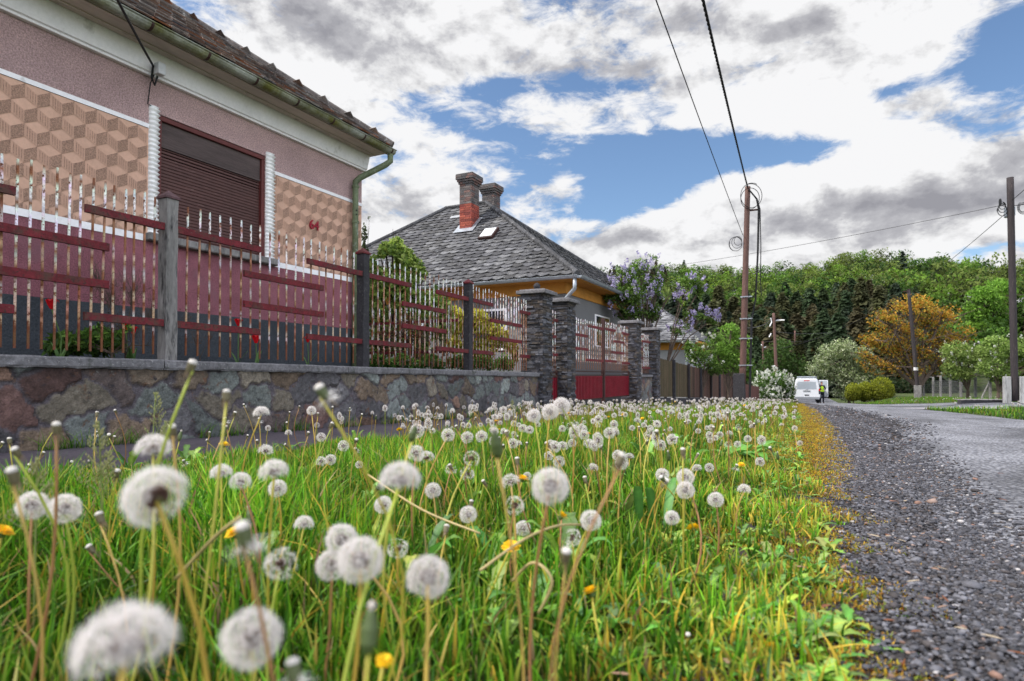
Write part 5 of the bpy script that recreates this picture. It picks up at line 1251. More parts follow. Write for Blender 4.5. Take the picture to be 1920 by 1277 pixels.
for Y in (96, 99, 103, 107, 112, 118, 124):
    x = XatU(1120, Y)
    while x < XatU(1700, Y):
        x += rnd.uniform(1.7, 3.0); yy = Y+rnd.uniform(-2, 2); u_t = .5
        h = (11.0+(Y-96)*.06)*rnd.uniform(.78, 1.14); sp1.append(('c', (x, yy, gz(x, yy)-.4), h, rnd.uniform(3.0, 4.4), 760, rnd.choice(cc)))
for Y in (98, 108, 120):
    x = XatU(1880, Y)
    while x < XatU(1990, Y):
        x += rnd.uniform(3, 4.5); sp1.append(('c', (x, Y, gz(x, Y)-.4), rnd.uniform(9, 12), 2.8, 480, rnd.choice(cc)))
    x = XatU(1690, Y)
    while x < XatU(1880, Y):
        x += rnd.uniform(5, 7); sp2.append(('d', (x, Y, gz(x, Y)-.4), rnd.uniform(9, 12), 4.2, 700, rnd.choice(dc[:4])))
forest('conifer_forest', sp1); forest('broadleaf_forest', sp2)
# a few separate young spruces in front of the wood, the ones one can tell apart
lab = ['young spruce with yellowish top just right of the street lamp', 'low dark spruce behind the white flowering bush', 'dark spruce directly above the van', 'yellow brown tipped spruce between the van and the pale tree', 'tall dark green spruce beside the pale round tree']
for k, (u, vt, D, cl) in enumerate(((1468, 640, 78, (.05, .06, .018)), (1448, 660, 80, (.02, .045, .018)), (1500, 632, 84, (.045, .05, .018)), (1528, 650, 86, (.07, .055, .018)), (1548, 668, 82, (.02, .035, .016)))):
    b = base_at(u, D); h = atD(u, vt, D).z-b.z; r = empty('spruce_tree', b, 0, lab[k], 'tree')
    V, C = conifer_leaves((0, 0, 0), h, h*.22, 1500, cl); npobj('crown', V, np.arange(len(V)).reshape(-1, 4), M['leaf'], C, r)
    mb = MB(); mb.tube([(0, 0, -.2), (0, 0, h*.9)], [.16, .03], 7); mb.build('trunk', M['bark'], r)
# ------------------------------------------------------------------ verge: grass, moss, weeds, loose stones
def blades(N, xs_, ys_, hs, ws, cols, lean=.5, seg=4, zoff=0):
    """N curved tapering grass blades in one array"""
    n = len(xs_); ang = nr.uniform(0, 6.28, n); la = nr.uniform(0, 6.28, n); lm = np.abs(nr.normal(0, lean, n))
    z0 = gza(xs_, ys_)+zoff; V = np.zeros((n, seg+1, 2, 3)); C = np.zeros((n, seg+1, 2, 3))
    for i in range(seg+1):
        t = i/seg; w = ws*(1-t**1.8)*.5+ws*.02; off = lm*t*t*hs
        cx = xs_+np.cos(la)*off; cy = ys_+np.sin(la)*off; cz = z0+hs*(t-.28*lm*t*t*np.minimum(lm, 1.3)); cz = np.maximum(cz, z0+.004)
        for k, s in ((0, -1), (1, 1)):
            V[:, i, k, 0] = cx+np.cos(ang)*w*s; V[:, i, k, 1] = cy+np.sin(ang)*w*s; V[:, i, k, 2] = cz
        C[:, i, :, :] = (cols*(.22+.95*t))[:, None, :]  # colour darkened towards the root to deepen the shadows in the grass
    idx = np.arange(n)[:, None]*(seg+1)*2+np.arange(seg)[None]*2; idx = idx.ravel()
    return V.reshape(-1, 3), np.stack([idx, idx+1, idx+3, idx+2], 1), C.reshape(-1, 3)
def merge(name, parts, material, kind='stuff', smooth=False):
    VS = []; FS = []; CS = []; o = 0
    for V, Fc, C in parts: VS.append(V); FS.append(Fc+o); CS.append(C); o += len(V)
    return tag(npobj(name, np.concatenate(VS), np.concatenate(FS), material, np.concatenate(CS), smooth=smooth), kind=kind)
ge = lambda y: np.interp(y, [t[0] for t in GRASS_E], [t[1] for t in GRASS_E])
gv = lambda y: np.interp(y, [t[0] for t in GRAVEL_E], [t[1] for t in GRAVEL_E])
def left_edge(y):
    l = np.where(y < 11, -3.1, np.where(y < 36, np.interp(y, [t[0] for t in DRIVE], [t[1] for t in DRIVE]), np.where(y < 46, -3.6, -4.4))); return l
GR = [(.07, .22, .010), (.11, .31, .014), (.035, .13, .008), (.16, .38, .018), (.24, .38, .025), (.07, .17, .010)]
GY = [(.40, .38, .05), (.46, .36, .08), (.32, .38, .05)]
parts = []
for (y0, y1, dens, wm) in ((-.4, 1.6, 6000, 1.6), (1.6, 4, 4000, 1.7), (4, 10, 1250, 1.7), (10, 24, 420, 2.8), (24, 60, 120, 5)):
    L0_ = -4.4 if y0 > 30 else -3.5
    area = (y1-y0)*3.9; n = int(area*dens); y = nr.uniform(y0, y1, n); x = nr.uniform(-4.2 if y0 >= 24 else -3.55, .35, n)
    e = ge(y)+.05*np.sin(y*9)+.04*np.sin(y*23); l = left_edge(y)+.08*np.sin(y*5)
    keep = (x < e) & (x > l) & (np.hypot(x, y) > .30) ; x = x[keep]; y = y[keep]; e = e[keep]
    dist = e-x; cl = clump_noise(np.stack([x, y, x*0], 1), 3.1)+.5*clump_noise(np.stack([x, y, x*0], 1), 9.)
    h = (.030+.085*np.clip(dist/.9, 0, 1))*np.where(y < 9, np.clip(.3+(x+3.1)*.9, .35, 1), 1)*(1+.42*cl)*nr.uniform(.45, 1.6, len(x)); h = np.maximum(h, .02)
    k2 = nr.random(len(x)) < (.50-.40*np.clip(dist/.5, 0, 1)); C = palette(GR, len(x), .25); C[k2] = palette([(.46, .42, .05), (.58, .40, .05), (.34, .40, .05)], k2.sum())
    k3 = nr.random(len(x)) < .06; C[k3] = palette(GY, k3.sum()); C = C*(1+.38*np.clip(cl, -1.3, 1.2))[:, None]; k4 = nr.random(len(x)) < .035; C[k4] = palette([(.42, .30, .16), (.28, .16, .08)], k4.sum())
    h *= np.where(y > 10, .85, 1)
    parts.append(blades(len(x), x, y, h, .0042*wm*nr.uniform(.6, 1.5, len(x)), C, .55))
# right side verge, sparser and short
n = 44000; y = 3+59*nr.random(n)**1.2; x = 2.4+19.6*nr.random(n)**1.3; rr_ = np.interp(y, [t[0] for t in ROAD_R], [t[1] for t in ROAD_R])
keep = (x > rr_+.05) & ~((x > 2.2) & (y > 29.4+(x-3)*.1) & (y < 34.1+(x-3)*.1)); x = x[keep]; y = y[keep]
parts.append(blades(len(x), x, y, nr.uniform(.05, .16, len(x)), np.full(len(x), .02), palette(GR+[(.3, .24, .04)], len(x), .25), .5, 3))
# against the stone wall foot and in pavement cracks
n = 1500; y = nr.uniform(0, 10, n); x = -4.44+np.abs(nr.normal(0, .04, n)); keep = clump_noise(np.stack([x*0, y, x*0], 1), 4) > .2; x = x[keep]; y = y[keep]
parts.append(blades(len(x), x, y, nr.uniform(.04, .16, len(x)), np.full(len(x), .006), palette(GR, len(x)), .5, 3))
# tufts at the gate foot and the garden bed
n = 2500; y = nr.uniform(11.5, 20, n); x = -4.4+nr.normal(0, .1, n); parts.append(blades(n, x, y, nr.uniform(.03, .14, n), np.full(n, .012), palette(GR+GY, n), .5, 3))
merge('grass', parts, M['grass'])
n = 5000; y = nr.uniform(-.5, 9.8, n); x = nr.uniform(-6.2, -4.85, n)
V, Fc, C = blades(n, x, y, nr.uniform(.02, .09, n), np.full(n, .007), palette(GR, n), .6, 3); V[:, 2] += .48-gza(V[:, 0], V[:, 1]); tag(npobj('bed_grass', V, Fc, M['grass'], C), kind='stuff')
# orange moss carpet along the shoulder
parts = []
MO = [(.58, .33, .025), (.68, .42, .035), (.45, .27, .025), (.26, .09, .025), (.48, .42, .04), (.24, .30, .04)]
for (y0, y1, dens, wm) in ((.5, 3, 15000, 1), (3, 9, 11000, 1.5), (9, 22, 2600, 2.6), (22, 45, 500, 5)):
    n = int((y1-y0)*.75*dens); y = nr.uniform(y0, y1, n); c0 = ge(y)-.40; c1 = gv(y)+.05; x = c0+(c1-c0)*nr.beta(1.6, 1.4, n)
    cl = clump_noise(np.stack([x*1.3, y, x*0], 1), 7.)+.5*clump_noise(np.stack([x, y, x*0], 1), 19); keep = cl > np.where(y < 3.5, -.12, -.5); x = x[keep]; y = y[keep]
    parts.append(blades(len(x), x, y, nr.uniform(.004, .015, len(x))*(1+.1*wm), .0050*wm*nr.uniform(.6, 1.4, len(x)), palette(MO, len(x), .25), .7, 2, zoff=.012))
merge('orange_moss', parts, M['grass'])
# broad weed leaves (toothed), lying in rosettes
def leaf_shape(n, L_, W_, lobes):
    t = np.linspace(0, 1, n); w = W_*np.sin(np.pi*np.clip(t*.88+.10, 0, 1))**.8*(1-.35*lobes*(np.arange(n) % 2)); return t*L_, w
def weedleaf(c, ang, L_, W_, lift, droop, col, lobes=1, n=9):
    t, w = leaf_shape(n, L_, W_, lobes); vs = []; d = np.array([math.cos(ang), math.sin(ang)]); s = np.array([-d[1], d[0]]); cs = []
    for i in range(n):
        q = t[i]/L_; z = c[2]+L_*(lift*q-droop*q*q); p = np.array(c[:2])+d*t[i]*(1-.2*q)
        for k in (-1, 0, 1): vs.append((p[0]+s[0]*w[i]*k, p[1]+s[1]*w[i]*k, max(z, c[2]+.004)+abs(k)*w[i]*.3)); cs.append([x_*(.85 if k else 1.25) for x_ in col])
    fs = [(i*3+j, i*3+j+1, (i+1)*3+j+1, (i+1)*3+j) for i in range(n-1) for j in (0, 1)]
    return np.array(vs), np.array(fs), np.array(cs)
parts = []
WG = [(.13, .28, .05), (.18, .35, .06), (.10, .23, .06), (.24, .38, .09), (.32, .42, .07)]
def rosette(x, y, k, L_, col=None, lobes=1, lift=.35):
    z = gz(x, y)+.01; a0 = rnd.uniform(0, 6.28)
    for i in range(k):
        c = col or rnd.choice(WG); c = [q*rnd.uniform(.75, 1.25) for q in c]
        parts.append(weedleaf((x, y, z), a0+i*2.4+rnd.gauss(0, .2), L_*rnd.uniform(.7, 1.2), L_*rnd.uniform(.11, .17)*(1 if lobes else 1.5), lift*rnd.uniform(.5, 1.6), lift*.9, c, lobes))
for (u, v, k, L_) in ((1640, 1235, 9, .10), (1590, 1180, 8, .11), (1500, 1190, 9, .12), (1690, 1170, 6, .05), (1560, 1250, 9, .12), (1400, 1240, 9, .13), (1480, 1120, 8, .11), (1560, 1050, 7, .08), (1600, 945, 6, .09), (1560, 960, 6, .08), (1480, 930, 7, .11), (1500, 880, 7, .13), (1340, 1200, 8, .13), (1440, 1060, 8, .11), (1300, 1120, 7, .13), (1530, 1010, 6, .08), (1470, 855, 6, .14), (1430, 900, 7, .14), (1180, 1240, 8, .14), (1700, 1235, 6, .06), (1615, 1100, 5, .05)):
    p = onG(u, v); rosette(p.x, p.y, k, L_*.48)
for _ in range(760):
    y = .9+12*rnd.random()**1.5; x = rnd.uniform(-3.2, lerp(GRASS_E, y)-.02)
    if rnd.random() < .5: x = lerp(GRASS_E, y)-abs(rnd.gauss(0, .35))
    if x > -3.3: rosette(x, y, rnd.randint(5, 9), rnd.uniform(.04, .085)*(1+.03*y)*(1.5 if x < lerp(GRASS_E, y)-.5 else 1), lift=rnd.uniform(.3, .9)*(1.7 if x < lerp(GRASS_E, y)-.5 else 1))
for (u, v, D, L_, W_) in ((1225, 960, 1.9, .16, .014),):
    p = atD(u, v, D); z = gz(p.x, p.y)
    for q in range(3): parts.append(weedleaf((p.x+rnd.gauss(0, .02), p.y+rnd.gauss(0, .02), z), rnd.uniform(0, 6.28), L_*.9, W_, 2.2, 1.1, (.09, .24, .05), 0, 11))
p = onG(1330, 905)
for q in range(11): parts.append(weedleaf((p.x+rnd.gauss(0, .05), p.y+.9+rnd.gauss(0, .05), gz(p.x, p.y)), rnd.uniform(0, 6.28), rnd.uniform(.18, .26), .045, rnd.uniform(.6, 1.1), .7, (.13, .32, .05), 0, 9))
merge('ground_weeds', parts, mat('weed_leaf', attr=True, rough=.45, noise=((30, .2),), trans=.25, spec=.35, bump=.2, bscale=120), smooth=True)

# loose gravel: deformed pebbles
ico = None
def pebbles(name, pts, sizes, cols):
    t = (1+5**.5)/2
    v = np.array([(-1, t, 0), (1, t, 0), (-1, -t, 0), (1, -t, 0), (0, -1, t), (0, 1, t), (0, -1, -t), (0, 1, -t), (t, 0, -1), (t, 0, 1), (-t, 0, -1), (-t, 0, 1)])/1.9
    f = np.array([(0, 11, 5), (0, 5, 1), (0, 1, 7), (0, 7, 10), (0, 10, 11), (1, 5, 9), (5, 11, 4), (11, 10, 2), (10, 7, 6), (7, 1, 8), (3, 9, 4), (3, 4, 2), (3, 2, 6), (3, 6, 8), (3, 8, 9), (4, 9, 5), (2, 4, 11), (6, 2, 10), (8, 6, 7), (9, 8, 1)])
    n = len(pts); V = v[None]*(1+nr.normal(0, .24, (n, 12, 1))); sc = np.stack([nr.uniform(.7, 1.25, n), nr.uniform(.6, 1, n), nr.uniform(.30, .62, n)], 1)*sizes[:, None]
    V = V*sc[:, None]; a = nr.uniform(0, 6.28, n); c, s = np.cos(a)[:, None], np.sin(a)[:, None]
    x = V[..., 0]*c-V[..., 1]*s; y = V[..., 0]*s+V[..., 1]*c; V = np.stack([x, y, V[..., 2]], -1)+pts[:, None]
    Fc = (f[None]+np.arange(n)[:, None, None]*12).reshape(-1, 3)
    return tag(npobj(name, V.reshape(-1, 3), Fc, M['gravel'], np.repeat(cols, 12, 0)), kind='stuff')
X_, Y_, S_ = [], [], []
ae = lambda y: np.interp(y, [t[0] for t in ASPH_E], [t[1] for t in ASPH_E])
for (y0, y1, dens, sm) in ((.5, 2.2, 15000, .0040), (2.2, 5, 8000, .0048), (5, 12, 1500, .0085), (12, 32, 260, .015)):
    n = int((y1-y0)*1.2*dens); y = nr.uniform(y0, y1, n); a_ = gv(y)-.16; b_ = ae(y)+.12; x = a_+(b_-a_)*nr.random(n)
    q = (x-a_)/(b_-a_); keep = nr.random(n) < np.clip(q*4.5, .12, 1)*np.clip((1-q)*1.7, .05, 1)**1.3
    x = x[keep]; y = y[keep]; X_.append(x); Y_.append(y); S_.append(sm*np.exp(nr.normal(0, .35, len(x))))
# stones along the coarse near road patch at the lower right
n = 7000; y = nr.uniform(.4, 2.0, n); x = .4+nr.random(n)**2.2*1.1; X_.append(x); Y_.append(y); S_.append(.0042*np.exp(nr.normal(0, .3, n)))
x = np.concatenate(X_); y = np.concatenate(Y_); s = np.concatenate(S_)
n = len(x); C = palette([(.055, .055, .066), (.085, .085, .10), (.035, .035, .042), (.13, .13, .15), (.055, .048, .05)], n, .3)
k = nr.random(n) < .035; C[k] = palette([(.28, .20, .17), (.22, .13, .10), (.40, .38, .38), (.16, .10, .07)], k.sum())
pebbles('loose_gravel', np.stack([x, y, gza(x, y)+np.where(x > ae(y)-.45, .0195, .016)+s*.25], 1), s, C)
# little straws and dead leaves on the shoulder
parts = []
for _ in range(160):
    y = .8+6*rnd.random()**1.4; x = lerp(GRAVEL_E, y)+rnd.gauss(.12, .3); parts.append(weedleaf((x, y, gz(x, y)+.030), rnd.uniform(0, 6.28), rnd.uniform(.02, .05), rnd.uniform(.0015, .006), .05, .02, rnd.choice([(.32, .20, .14), (.40, .33, .24), (.20, .08, .04)]), 0, 5))
merge('dry_litter', parts, M['petal'])

# ------------------------------------------------------------------ dandelions
def quads_of_lines(P0, P1, w0, w1, cols):
    d = P1-P0; r = nr.normal(size=d.shape); e = np.cross(d, r); e /= (np.linalg.norm(e, axis=1)[:, None]+1e-9)
    w0 = np.broadcast_to(w0, len(P0))[:, None]; w1 = np.broadcast_to(w1, len(P0))[:, None]
    V = np.stack([P0-e*w0, P0+e*w0, P1+e*w1, P1-e*w1], 1).reshape(-1, 3)
    return V, np.arange(len(V)).reshape(-1, 4), np.repeat(np.broadcast_to(cols, (len(P0), 3)), 4, 0)
m_clock = mat('dandelion_clock', attr=True, rough=.9, noise=((60, .03),), trans=.48, spec=.1)
def clock_mesh(seed, seeds, hairs, hw, mode='full'):
    g = np.random.default_rng(seed); i = np.arange(seeds)+.5; ph = np.arccos(1-2*i/seeds*.93); th = np.pi*(1+5**.5)*i+seed
    D_ = np.stack([np.cos(th)*np.sin(ph), np.sin(th)*np.sin(ph), np.cos(ph)], 1)+g.normal(0, .05, (seeds, 3)); D_ /= np.linalg.norm(D_, axis=1)[:, None]
    if mode == 'dome': D_ = D_[D_[:, 2] > -.10]
    if mode == 'ragged':
        a = np.array([math.cos(seed), math.sin(seed), .3]); D_ = D_[(D_ @ a < .55)]; D_ = D_[g.random(len(D_)) < .6]
    if mode == 'bite': a = np.array([math.cos(seed), math.sin(seed), -.6]); a /= np.linalg.norm(a); D_ = D_[(D_ @ a < .45)]
    n = len(D_); rr_ = g.uniform(.70, .86, n)[:, None]; parts_ = []
    parts_.append(quads_of_lines(D_*.06, D_*.36, .034, .046, (.13, .075, .06)))
    parts_.append(quads_of_lines(D_*.30, D_*rr_, hw*.9, hw*.6, (.50, .40, .37)))
    Dh = np.repeat(D_, hairs, 0); R0 = np.repeat(D_*rr_, hairs, 0)
    q = g.normal(size=Dh.shape); q -= Dh*(q*Dh).sum(1)[:, None]; q /= np.linalg.norm(q, axis=1)[:, None]
    tip = R0+(q*g.uniform(.80, .98, (len(Dh), 1))+Dh*g.uniform(.30, .75, (len(Dh), 1)))*.26
    parts_.append(quads_of_lines(R0, tip, hw, hw*.35, (.90, .86, .85)))
    VS, FS, CS, o = [], [], [], 0
    for V, Fc, C in parts_: VS.append(V); FS.append(Fc+o); CS.append(C); o += len(V)
    # receptacle and drooping bracts
    mb = MB(); mb.lathe((0, 0, -.10), [(.03, 0), (.13, .03), (.15, .08), (.08, .16), (.01, .18)], 8, (.22, .17, .11))
    for k in range(9):
        a = k*.7+seed; mb.add([(math.cos(a)*.10, math.sin(a)*.10, -.08), (math.cos(a+.3)*.14, math.sin(a+.3)*.14, -.09), (math.cos(a+.15)*.24, math.sin(a+.15)*.24, -.34)], [(0, 1, 2)], (.14, .17, .05))
    V = list(map(tuple, np.concatenate(VS))); Fc = np.concatenate(FS); C = np.concatenate(CS)
    me = bpy.data.meshes.new('seed_head'); n0 = len(V); me.from_pydata(V+mb.v, [], [tuple(f) for f in Fc]+[tuple(i+n0 for i in f) for f in mb.f]); me.update()
    at_ = me.color_attributes.new('Col', 'FLOAT_COLOR', 'POINT'); C4 = np.ones((len(me.vertices), 4), np.float32); C4[:n0, :3] = C; C4[n0:, :3] = np.array(mb.c); at_.data.foreach_set('color', C4.ravel()); me.materials.append(m_clock); return me
near_full = [clock_mesh(k, 240, 28, .0036) for k in range(4)]
near_dome = [clock_mesh(10+k, 240, 28, .0036, 'dome') for k in range(3)]
near_bite = [clock_mesh(20+k, 240, 28, .0036, 'bite') for k in range(2)]
near_rag = [clock_mesh(30+k, 160, 22, .0042, 'ragged') for k in range(3)]
mid_full = [clock_mesh(40+k, 110, 12, .0105) for k in range(4)]; mid_dome = [clock_mesh(50+k, 110, 12, .0105, 'dome') for k in range(2)]; mid_rag = [clock_mesh(60+k, 90, 10, .011, 'ragged') for k in range(2)]
far_full = [clock_mesh(70+k, 60, 7, .045) for k in range(3)]
STC = [((.34, .28, .03), (.48, .42, .06)), ((.40, .22, .04), (.50, .36, .06)), ((.26, .11, .05), (.38, .20, .08)), ((.38, .36, .05), (.50, .46, .09)), ((.24, .30, .03), (.38, .44, .06)), ((.46, .28, .06), (.56, .38, .12))]
def stem_pts(b, h, bend=.06, n=7):
    d = h-b; s1 = Vector((rnd.gauss(0, bend), rnd.gauss(0, bend), 0))*d.length
    return [b+d*(i/n)+s1*math.sin(math.pi*(i/n))*.9 for i in range(n+1)]
def stem_tube(mb, pts, r0, r1, n=7):
    ca, cb_ = rnd.choice(STC); m = len(pts); mb.tube(pts, [r0+(r1-r0)*i/(m-1) for i in range(m)], n, col=[tuple(a+(b-a)*i/(m-1) for a, b in zip(ca, cb_)) for i in range(m)])
def foot(h, spread=.07, near=None):
    for _ in range(20):
        a = rnd.uniform(0, 6.28); q = abs(rnd.gauss(0, spread)); x, y = h.x+math.cos(a)*q, h.y+math.sin(a)*q
        if math.hypot(x, y) > .16: break
    return Vector((x, y, gz(x, y)-.01))
GRP = 'dandelion clocks in the verge'
GEN = 'white dandelion clock standing among the many in the grass verge'
def dandelion(h, rad, meshes, label=None, spread=.06, b=None, tilt=.25, sr=.0022):
    b = b or foot(h, spread); r = empty('dandelion', b, 0, label or GEN, 'dandelion', GRP)
    pts = [p-b for p in stem_pts(b, h-Vector((0, 0, rad*.1)), .08)]
    mb = MB(); stem_tube(mb, pts, sr*1.15, sr*.85); mb.build('stem', M['stem'], r, smooth=True)
    o = bpy.data.objects.new('seed_head', rnd.choice(meshes)); link(o, r); o.location = h-b; o.scale = (rad,)*3
    d = (pts[-1]-pts[-2]).normalized(); o.rotation_euler = (rnd.gauss(0, tilt), rnd.gauss(0, tilt), rnd.uniform(0, 6.28)); return r
near = [  # u, v, diameter px, kind, real diameter, label
 (235, 1222, 205, 'd', .054, 'largest dandelion clock, blurred, at the bottom left close to the lens'),
 (472, 1197, 125, 'f', .048, 'big pale dandelion clock at the bottom, second largest, right of the largest'),
 (293, 932, 132, 'b', .052, 'big dome shaped dandelion clock with a bite missing at its right side'),
 (750, 905, 90, 'd', .048, 'blurred dandelion clock on a thick ochre stem below the wall centre'),
 (1032, 912, 80, 'f', .048, 'large round dandelion clock standing alone right of centre'),
 (676, 1050, 98, 'f', .048, 'large dandelion clock in front of two others, lower centre'),
 (802, 1082, 92, 'f', .048, 'large dandelion clock right of the front trio with an ochre stem crossing it'),
 (640, 1012, 68, 'f', .046, 'dandelion clock half hidden at the top of the front trio'),
 (622, 1060, 66, 'f', .046, 'dandelion clock half hidden behind the left side of the front trio'),
 (527, 1058, 72, 'r', .047, 'thin ragged dandelion clock left of the front trio'),
 (60, 948, 60, 'f', .046, 'leftmost of the dandelion clocks near the left edge'),
 (121, 954, 63, 'f', .046, 'dandelion clock right beside the one nearest the left edge'),
 (287, 846, 72, 'd', .048, 'flattened dandelion clock just above the bitten one'),
 (514, 888, 62, 'd', .047, 'dome shaped dandelion clock with a smaller round one under it'),
 (520, 916, 38, 'f', .044, 'small round dandelion clock directly under a dome shaped one'),
 (415, 890, 46, 'd', .045, 'small dome shaped dandelion clock right of the bitten one'),
 (451, 906, 46, 'd', .045, 'half open dandelion clock with brown cup right of the small dome'),
 (490, 776, 34, 'd', .046, 'high dandelion clock in front of the stone wall on a pink stem'),
 (584, 770, 20, 'f', .042, 'small high dandelion clock in front of the stone wall'),
 (719, 947, 38, 'f', .044, 'round dandelion clock with a dark centre below the blurred one'),
 (812, 920, 34, 'f', .044, 'round dandelion clock right of the blurred one below the wall'),
 (878, 965, 37, 'f', .044, 'lone dandelion clock between the front group and the large round one'),
 (1053, 761, 37, 'f', .046, 'topmost of the three blurred dandelion clocks in front of the slate pillars'),
 (1031, 773, 36, 'f', .046, 'middle of the three blurred dandelion clocks in front of the slate pillars'),
 (1001, 780, 31, 'f', .044, 'lowest of the three blurred dandelion clocks in front of the slate pillars'),
 (1108, 976, 45, 'f', .045, 'dandelion clock right of and below the large round one'),
 (980, 991, 34, 'f', .044, 'dandelion clock below and left of the large round one'),
 (1285, 919, 38, 'f', .044, 'lower of two stacked dandelion clocks right of centre'),
 (1285, 895, 37, 'f', .044, 'upper of two stacked dandelion clocks right of centre'),
 (1342, 937, 33, 'f', .043, 'dandelion clock right of the stacked pair'),
 (1260, 971, 31, 'f', .043, 'dandelion clock below the stacked pair'),
 (745, 1028, 46, 'r', .044, 'sparse half blown dandelion clock behind the front group'),
 (1072, 1008, 42, 'r', .044, 'blurred worn dandelion clock on a red brown stem right of centre'),
 (965, 948, 42, 'r', .044, 'worn dandelion clock just left of the large round one'),
 (1395, 920, 28, 'd', .043, 'dome dandelion clock near the mossy edge'),
 (1242, 890, 28, 'f', .043, 'dandelion clock left of the stacked pair'),
 (570, 985, 42, 'd', .044, 'wilted yellowish dandelion clock left of the front trio'),
]
mid = [(498, 847, 32), (644, 836, 24), (884, 860, 36), (876, 888, 32), (846, 880, 26), (782, 808, 32), (840, 816, 30), (876, 820, 26), (903, 818, 26), (1307, 880, 22), (1330, 877, 20), (1238, 835, 24), (1260, 824, 24), (1350, 815, 14), (958, 906, 40), (1015, 970, 28), (1040, 838, 26), (1143, 812, 26), (1122, 786, 18), (1095, 815, 22), (780, 850, 36), (800, 860, 34), (602, 820, 20), (620, 862, 24), (602, 865, 22), (1232, 795, 18), (1158, 854, 24), (1048, 866, 26), (1114, 835, 24), (1055, 838, 24), (1394, 862, 15), (1383, 833, 15), (1410, 868, 10), (1425, 866, 20), (1430, 873, 14), (1402, 823, 16), (1365, 834, 15), (1165, 868, 30), (1180, 858, 20), (1222, 812, 24), (1216, 817, 22), (980, 803, 18), (993, 806, 18), (1070, 800, 20), (1195, 790, 16), (1480, 905, 14), (1500, 831, 12), (1490, 803, 12), (1385, 801, 14)]
kinds = dict(f=near_full, d=near_dome, b=near_bite, r=near_rag)
cnt = 0
for (u, v, dp_, k, rd, lb) in near:
    D = rd*F/dp_; h = atD(u, v, D); bb_ = None
    if u == 235: bb_ = Vector((h.x+.02, h.y+.05, gz(h.x, h.y)))
    dandelion(h, rd/2*.93, kinds[k], lb, .05 if D > .5 else .03, bb_, .12 if k == 'd' else .25, .0020); cnt += 1
for (u, v, dp_) in mid:
    D = .044*F/dp_; h = atD(u, v, D)
    if h.z < gz(h.x, h.y)+.07: continue
    dandelion(h, .0205, mid_full if rnd.random() < .75 else mid_dome+mid_rag, None, .05); cnt += 1
# the rest of the field, nearest first; beyond 300 they become one mass
cand = []
for _ in range(5200):
    y = rnd.choice([rnd.uniform(1.7, 8), rnd.uniform(5, 16), rnd.uniform(10, 34)]); x = rnd.uniform(-3.3, lerp(GRASS_E, y)-.05)
    if y > 11 and x < lerp(DRIVE, y): continue
    e = lerp(GRASS_E, y)-x; w = min(1, .12+e*.9) if y < 4 else min(1, .25+e*1.1)
    if rnd.random() > w: continue
    if clump_noise(np.array([[x, y, 0]]), 1.7)[0] < -.45+.2*rnd.random(): continue
    if y < 3 and rnd.random() > .30: continue
    if (x*math.cos(A)+y*math.sin(A))/(-x*math.sin(A)+y*math.cos(A)) < -.18 and rnd.random() < .72: continue
    cand.append((y, x))
cand.sort(); cand = cand[::2]
if len(cand) > 1050: cand = cand[:80]+sorted(rnd.sample(cand[80:], 820))
simple = []
for k in range(7):   # whole small dandelion in one mesh, stem and clock together
    me0 = (mid_full+mid_dome)[k % 6]; v0 = np.zeros(len(me0.vertices)*3); me0.vertices.foreach_get('co', v0); v0 = v0.reshape(-1, 3)*.0225
    c0 = np.zeros(len(me0.vertices)*4); me0.color_attributes['Col'].data.foreach_get('color', c0); c0 = c0.reshape(-1, 4)[:, :3]
    f0 = [tuple(p.vertices) for p in me0.polygons]; mb = MB(); hgt = .24; pts = stem_pts(Vector((rnd.gauss(0, .03), rnd.gauss(0, .03), -hgt)), Vector((0, 0, -.003)), .05, 5); stem_tube(mb, pts, .0028, .0022, 5)
    n0 = len(v0); me = bpy.data.meshes.new('dandelion'); me.from_pydata([tuple(q) for q in v0]+mb.v, [], f0+[tuple(i+n0 for i in f) for f in mb.f]); me.update()
    at_ = me.color_attributes.new('Col', 'FLOAT_COLOR', 'POINT'); C4 = np.ones((len(me.vertices), 4), np.float32); C4[:n0, :3] = c0; C4[n0:, :3] = np.array(mb.c); at_.data.foreach_set('color', C4.ravel()); me.materials.append(m_clock); simple.append(me)
left = 300-cnt; rest = []
for i, (y, x) in enumerate(cand):
    hz = rnd.uniform(.15, .29); s_ = rnd.uniform(.58, .98)
    if i < left:
        o = bpy.data.objects.new('dandelion', rnd.choice(simple)); link(o); o.location = (x, y, gz(x, y)+hz); o.scale = (s_, s_, max(s_, hz/.235)); o.rotation_euler = (rnd.gauss(0, .06), rnd.gauss(0, .06), rnd.uniform(0, 6.28))
        tag(o, GEN, 'dandelion', GRP)
    else: rest.append((x, y, hz, s_))
parts = []
def mesh_arr(me):
    v = np.zeros(len(me.vertices)*3); me.vertices.foreach_get('co', v); c = np.zeros(len(me.vertices)*4); me.color_attributes['Col'].data.foreach_get('color', c); return v.reshape(-1, 3), c.reshape(-1, 4)[:, :3]
farr = []
for me in far_full:
    v, c = mesh_arr(me); nq = sum(1 for p in me.polygons if len(p.vertices) == 4); fq = np.array([tuple(p.vertices) for p in me.polygons if len(p.vertices) == 4]); farr.append((v, fq, c))
for _ in range(260):   # small clocks on the right hand verge
    y = rnd.uniform(18, 46); x = rnd.uniform(3.2, 16)
    if lerp(ROAD_R, y)+.2 < x and not (29 < y < 36): rest.append((x, y, rnd.uniform(.1, .22), 1.1))
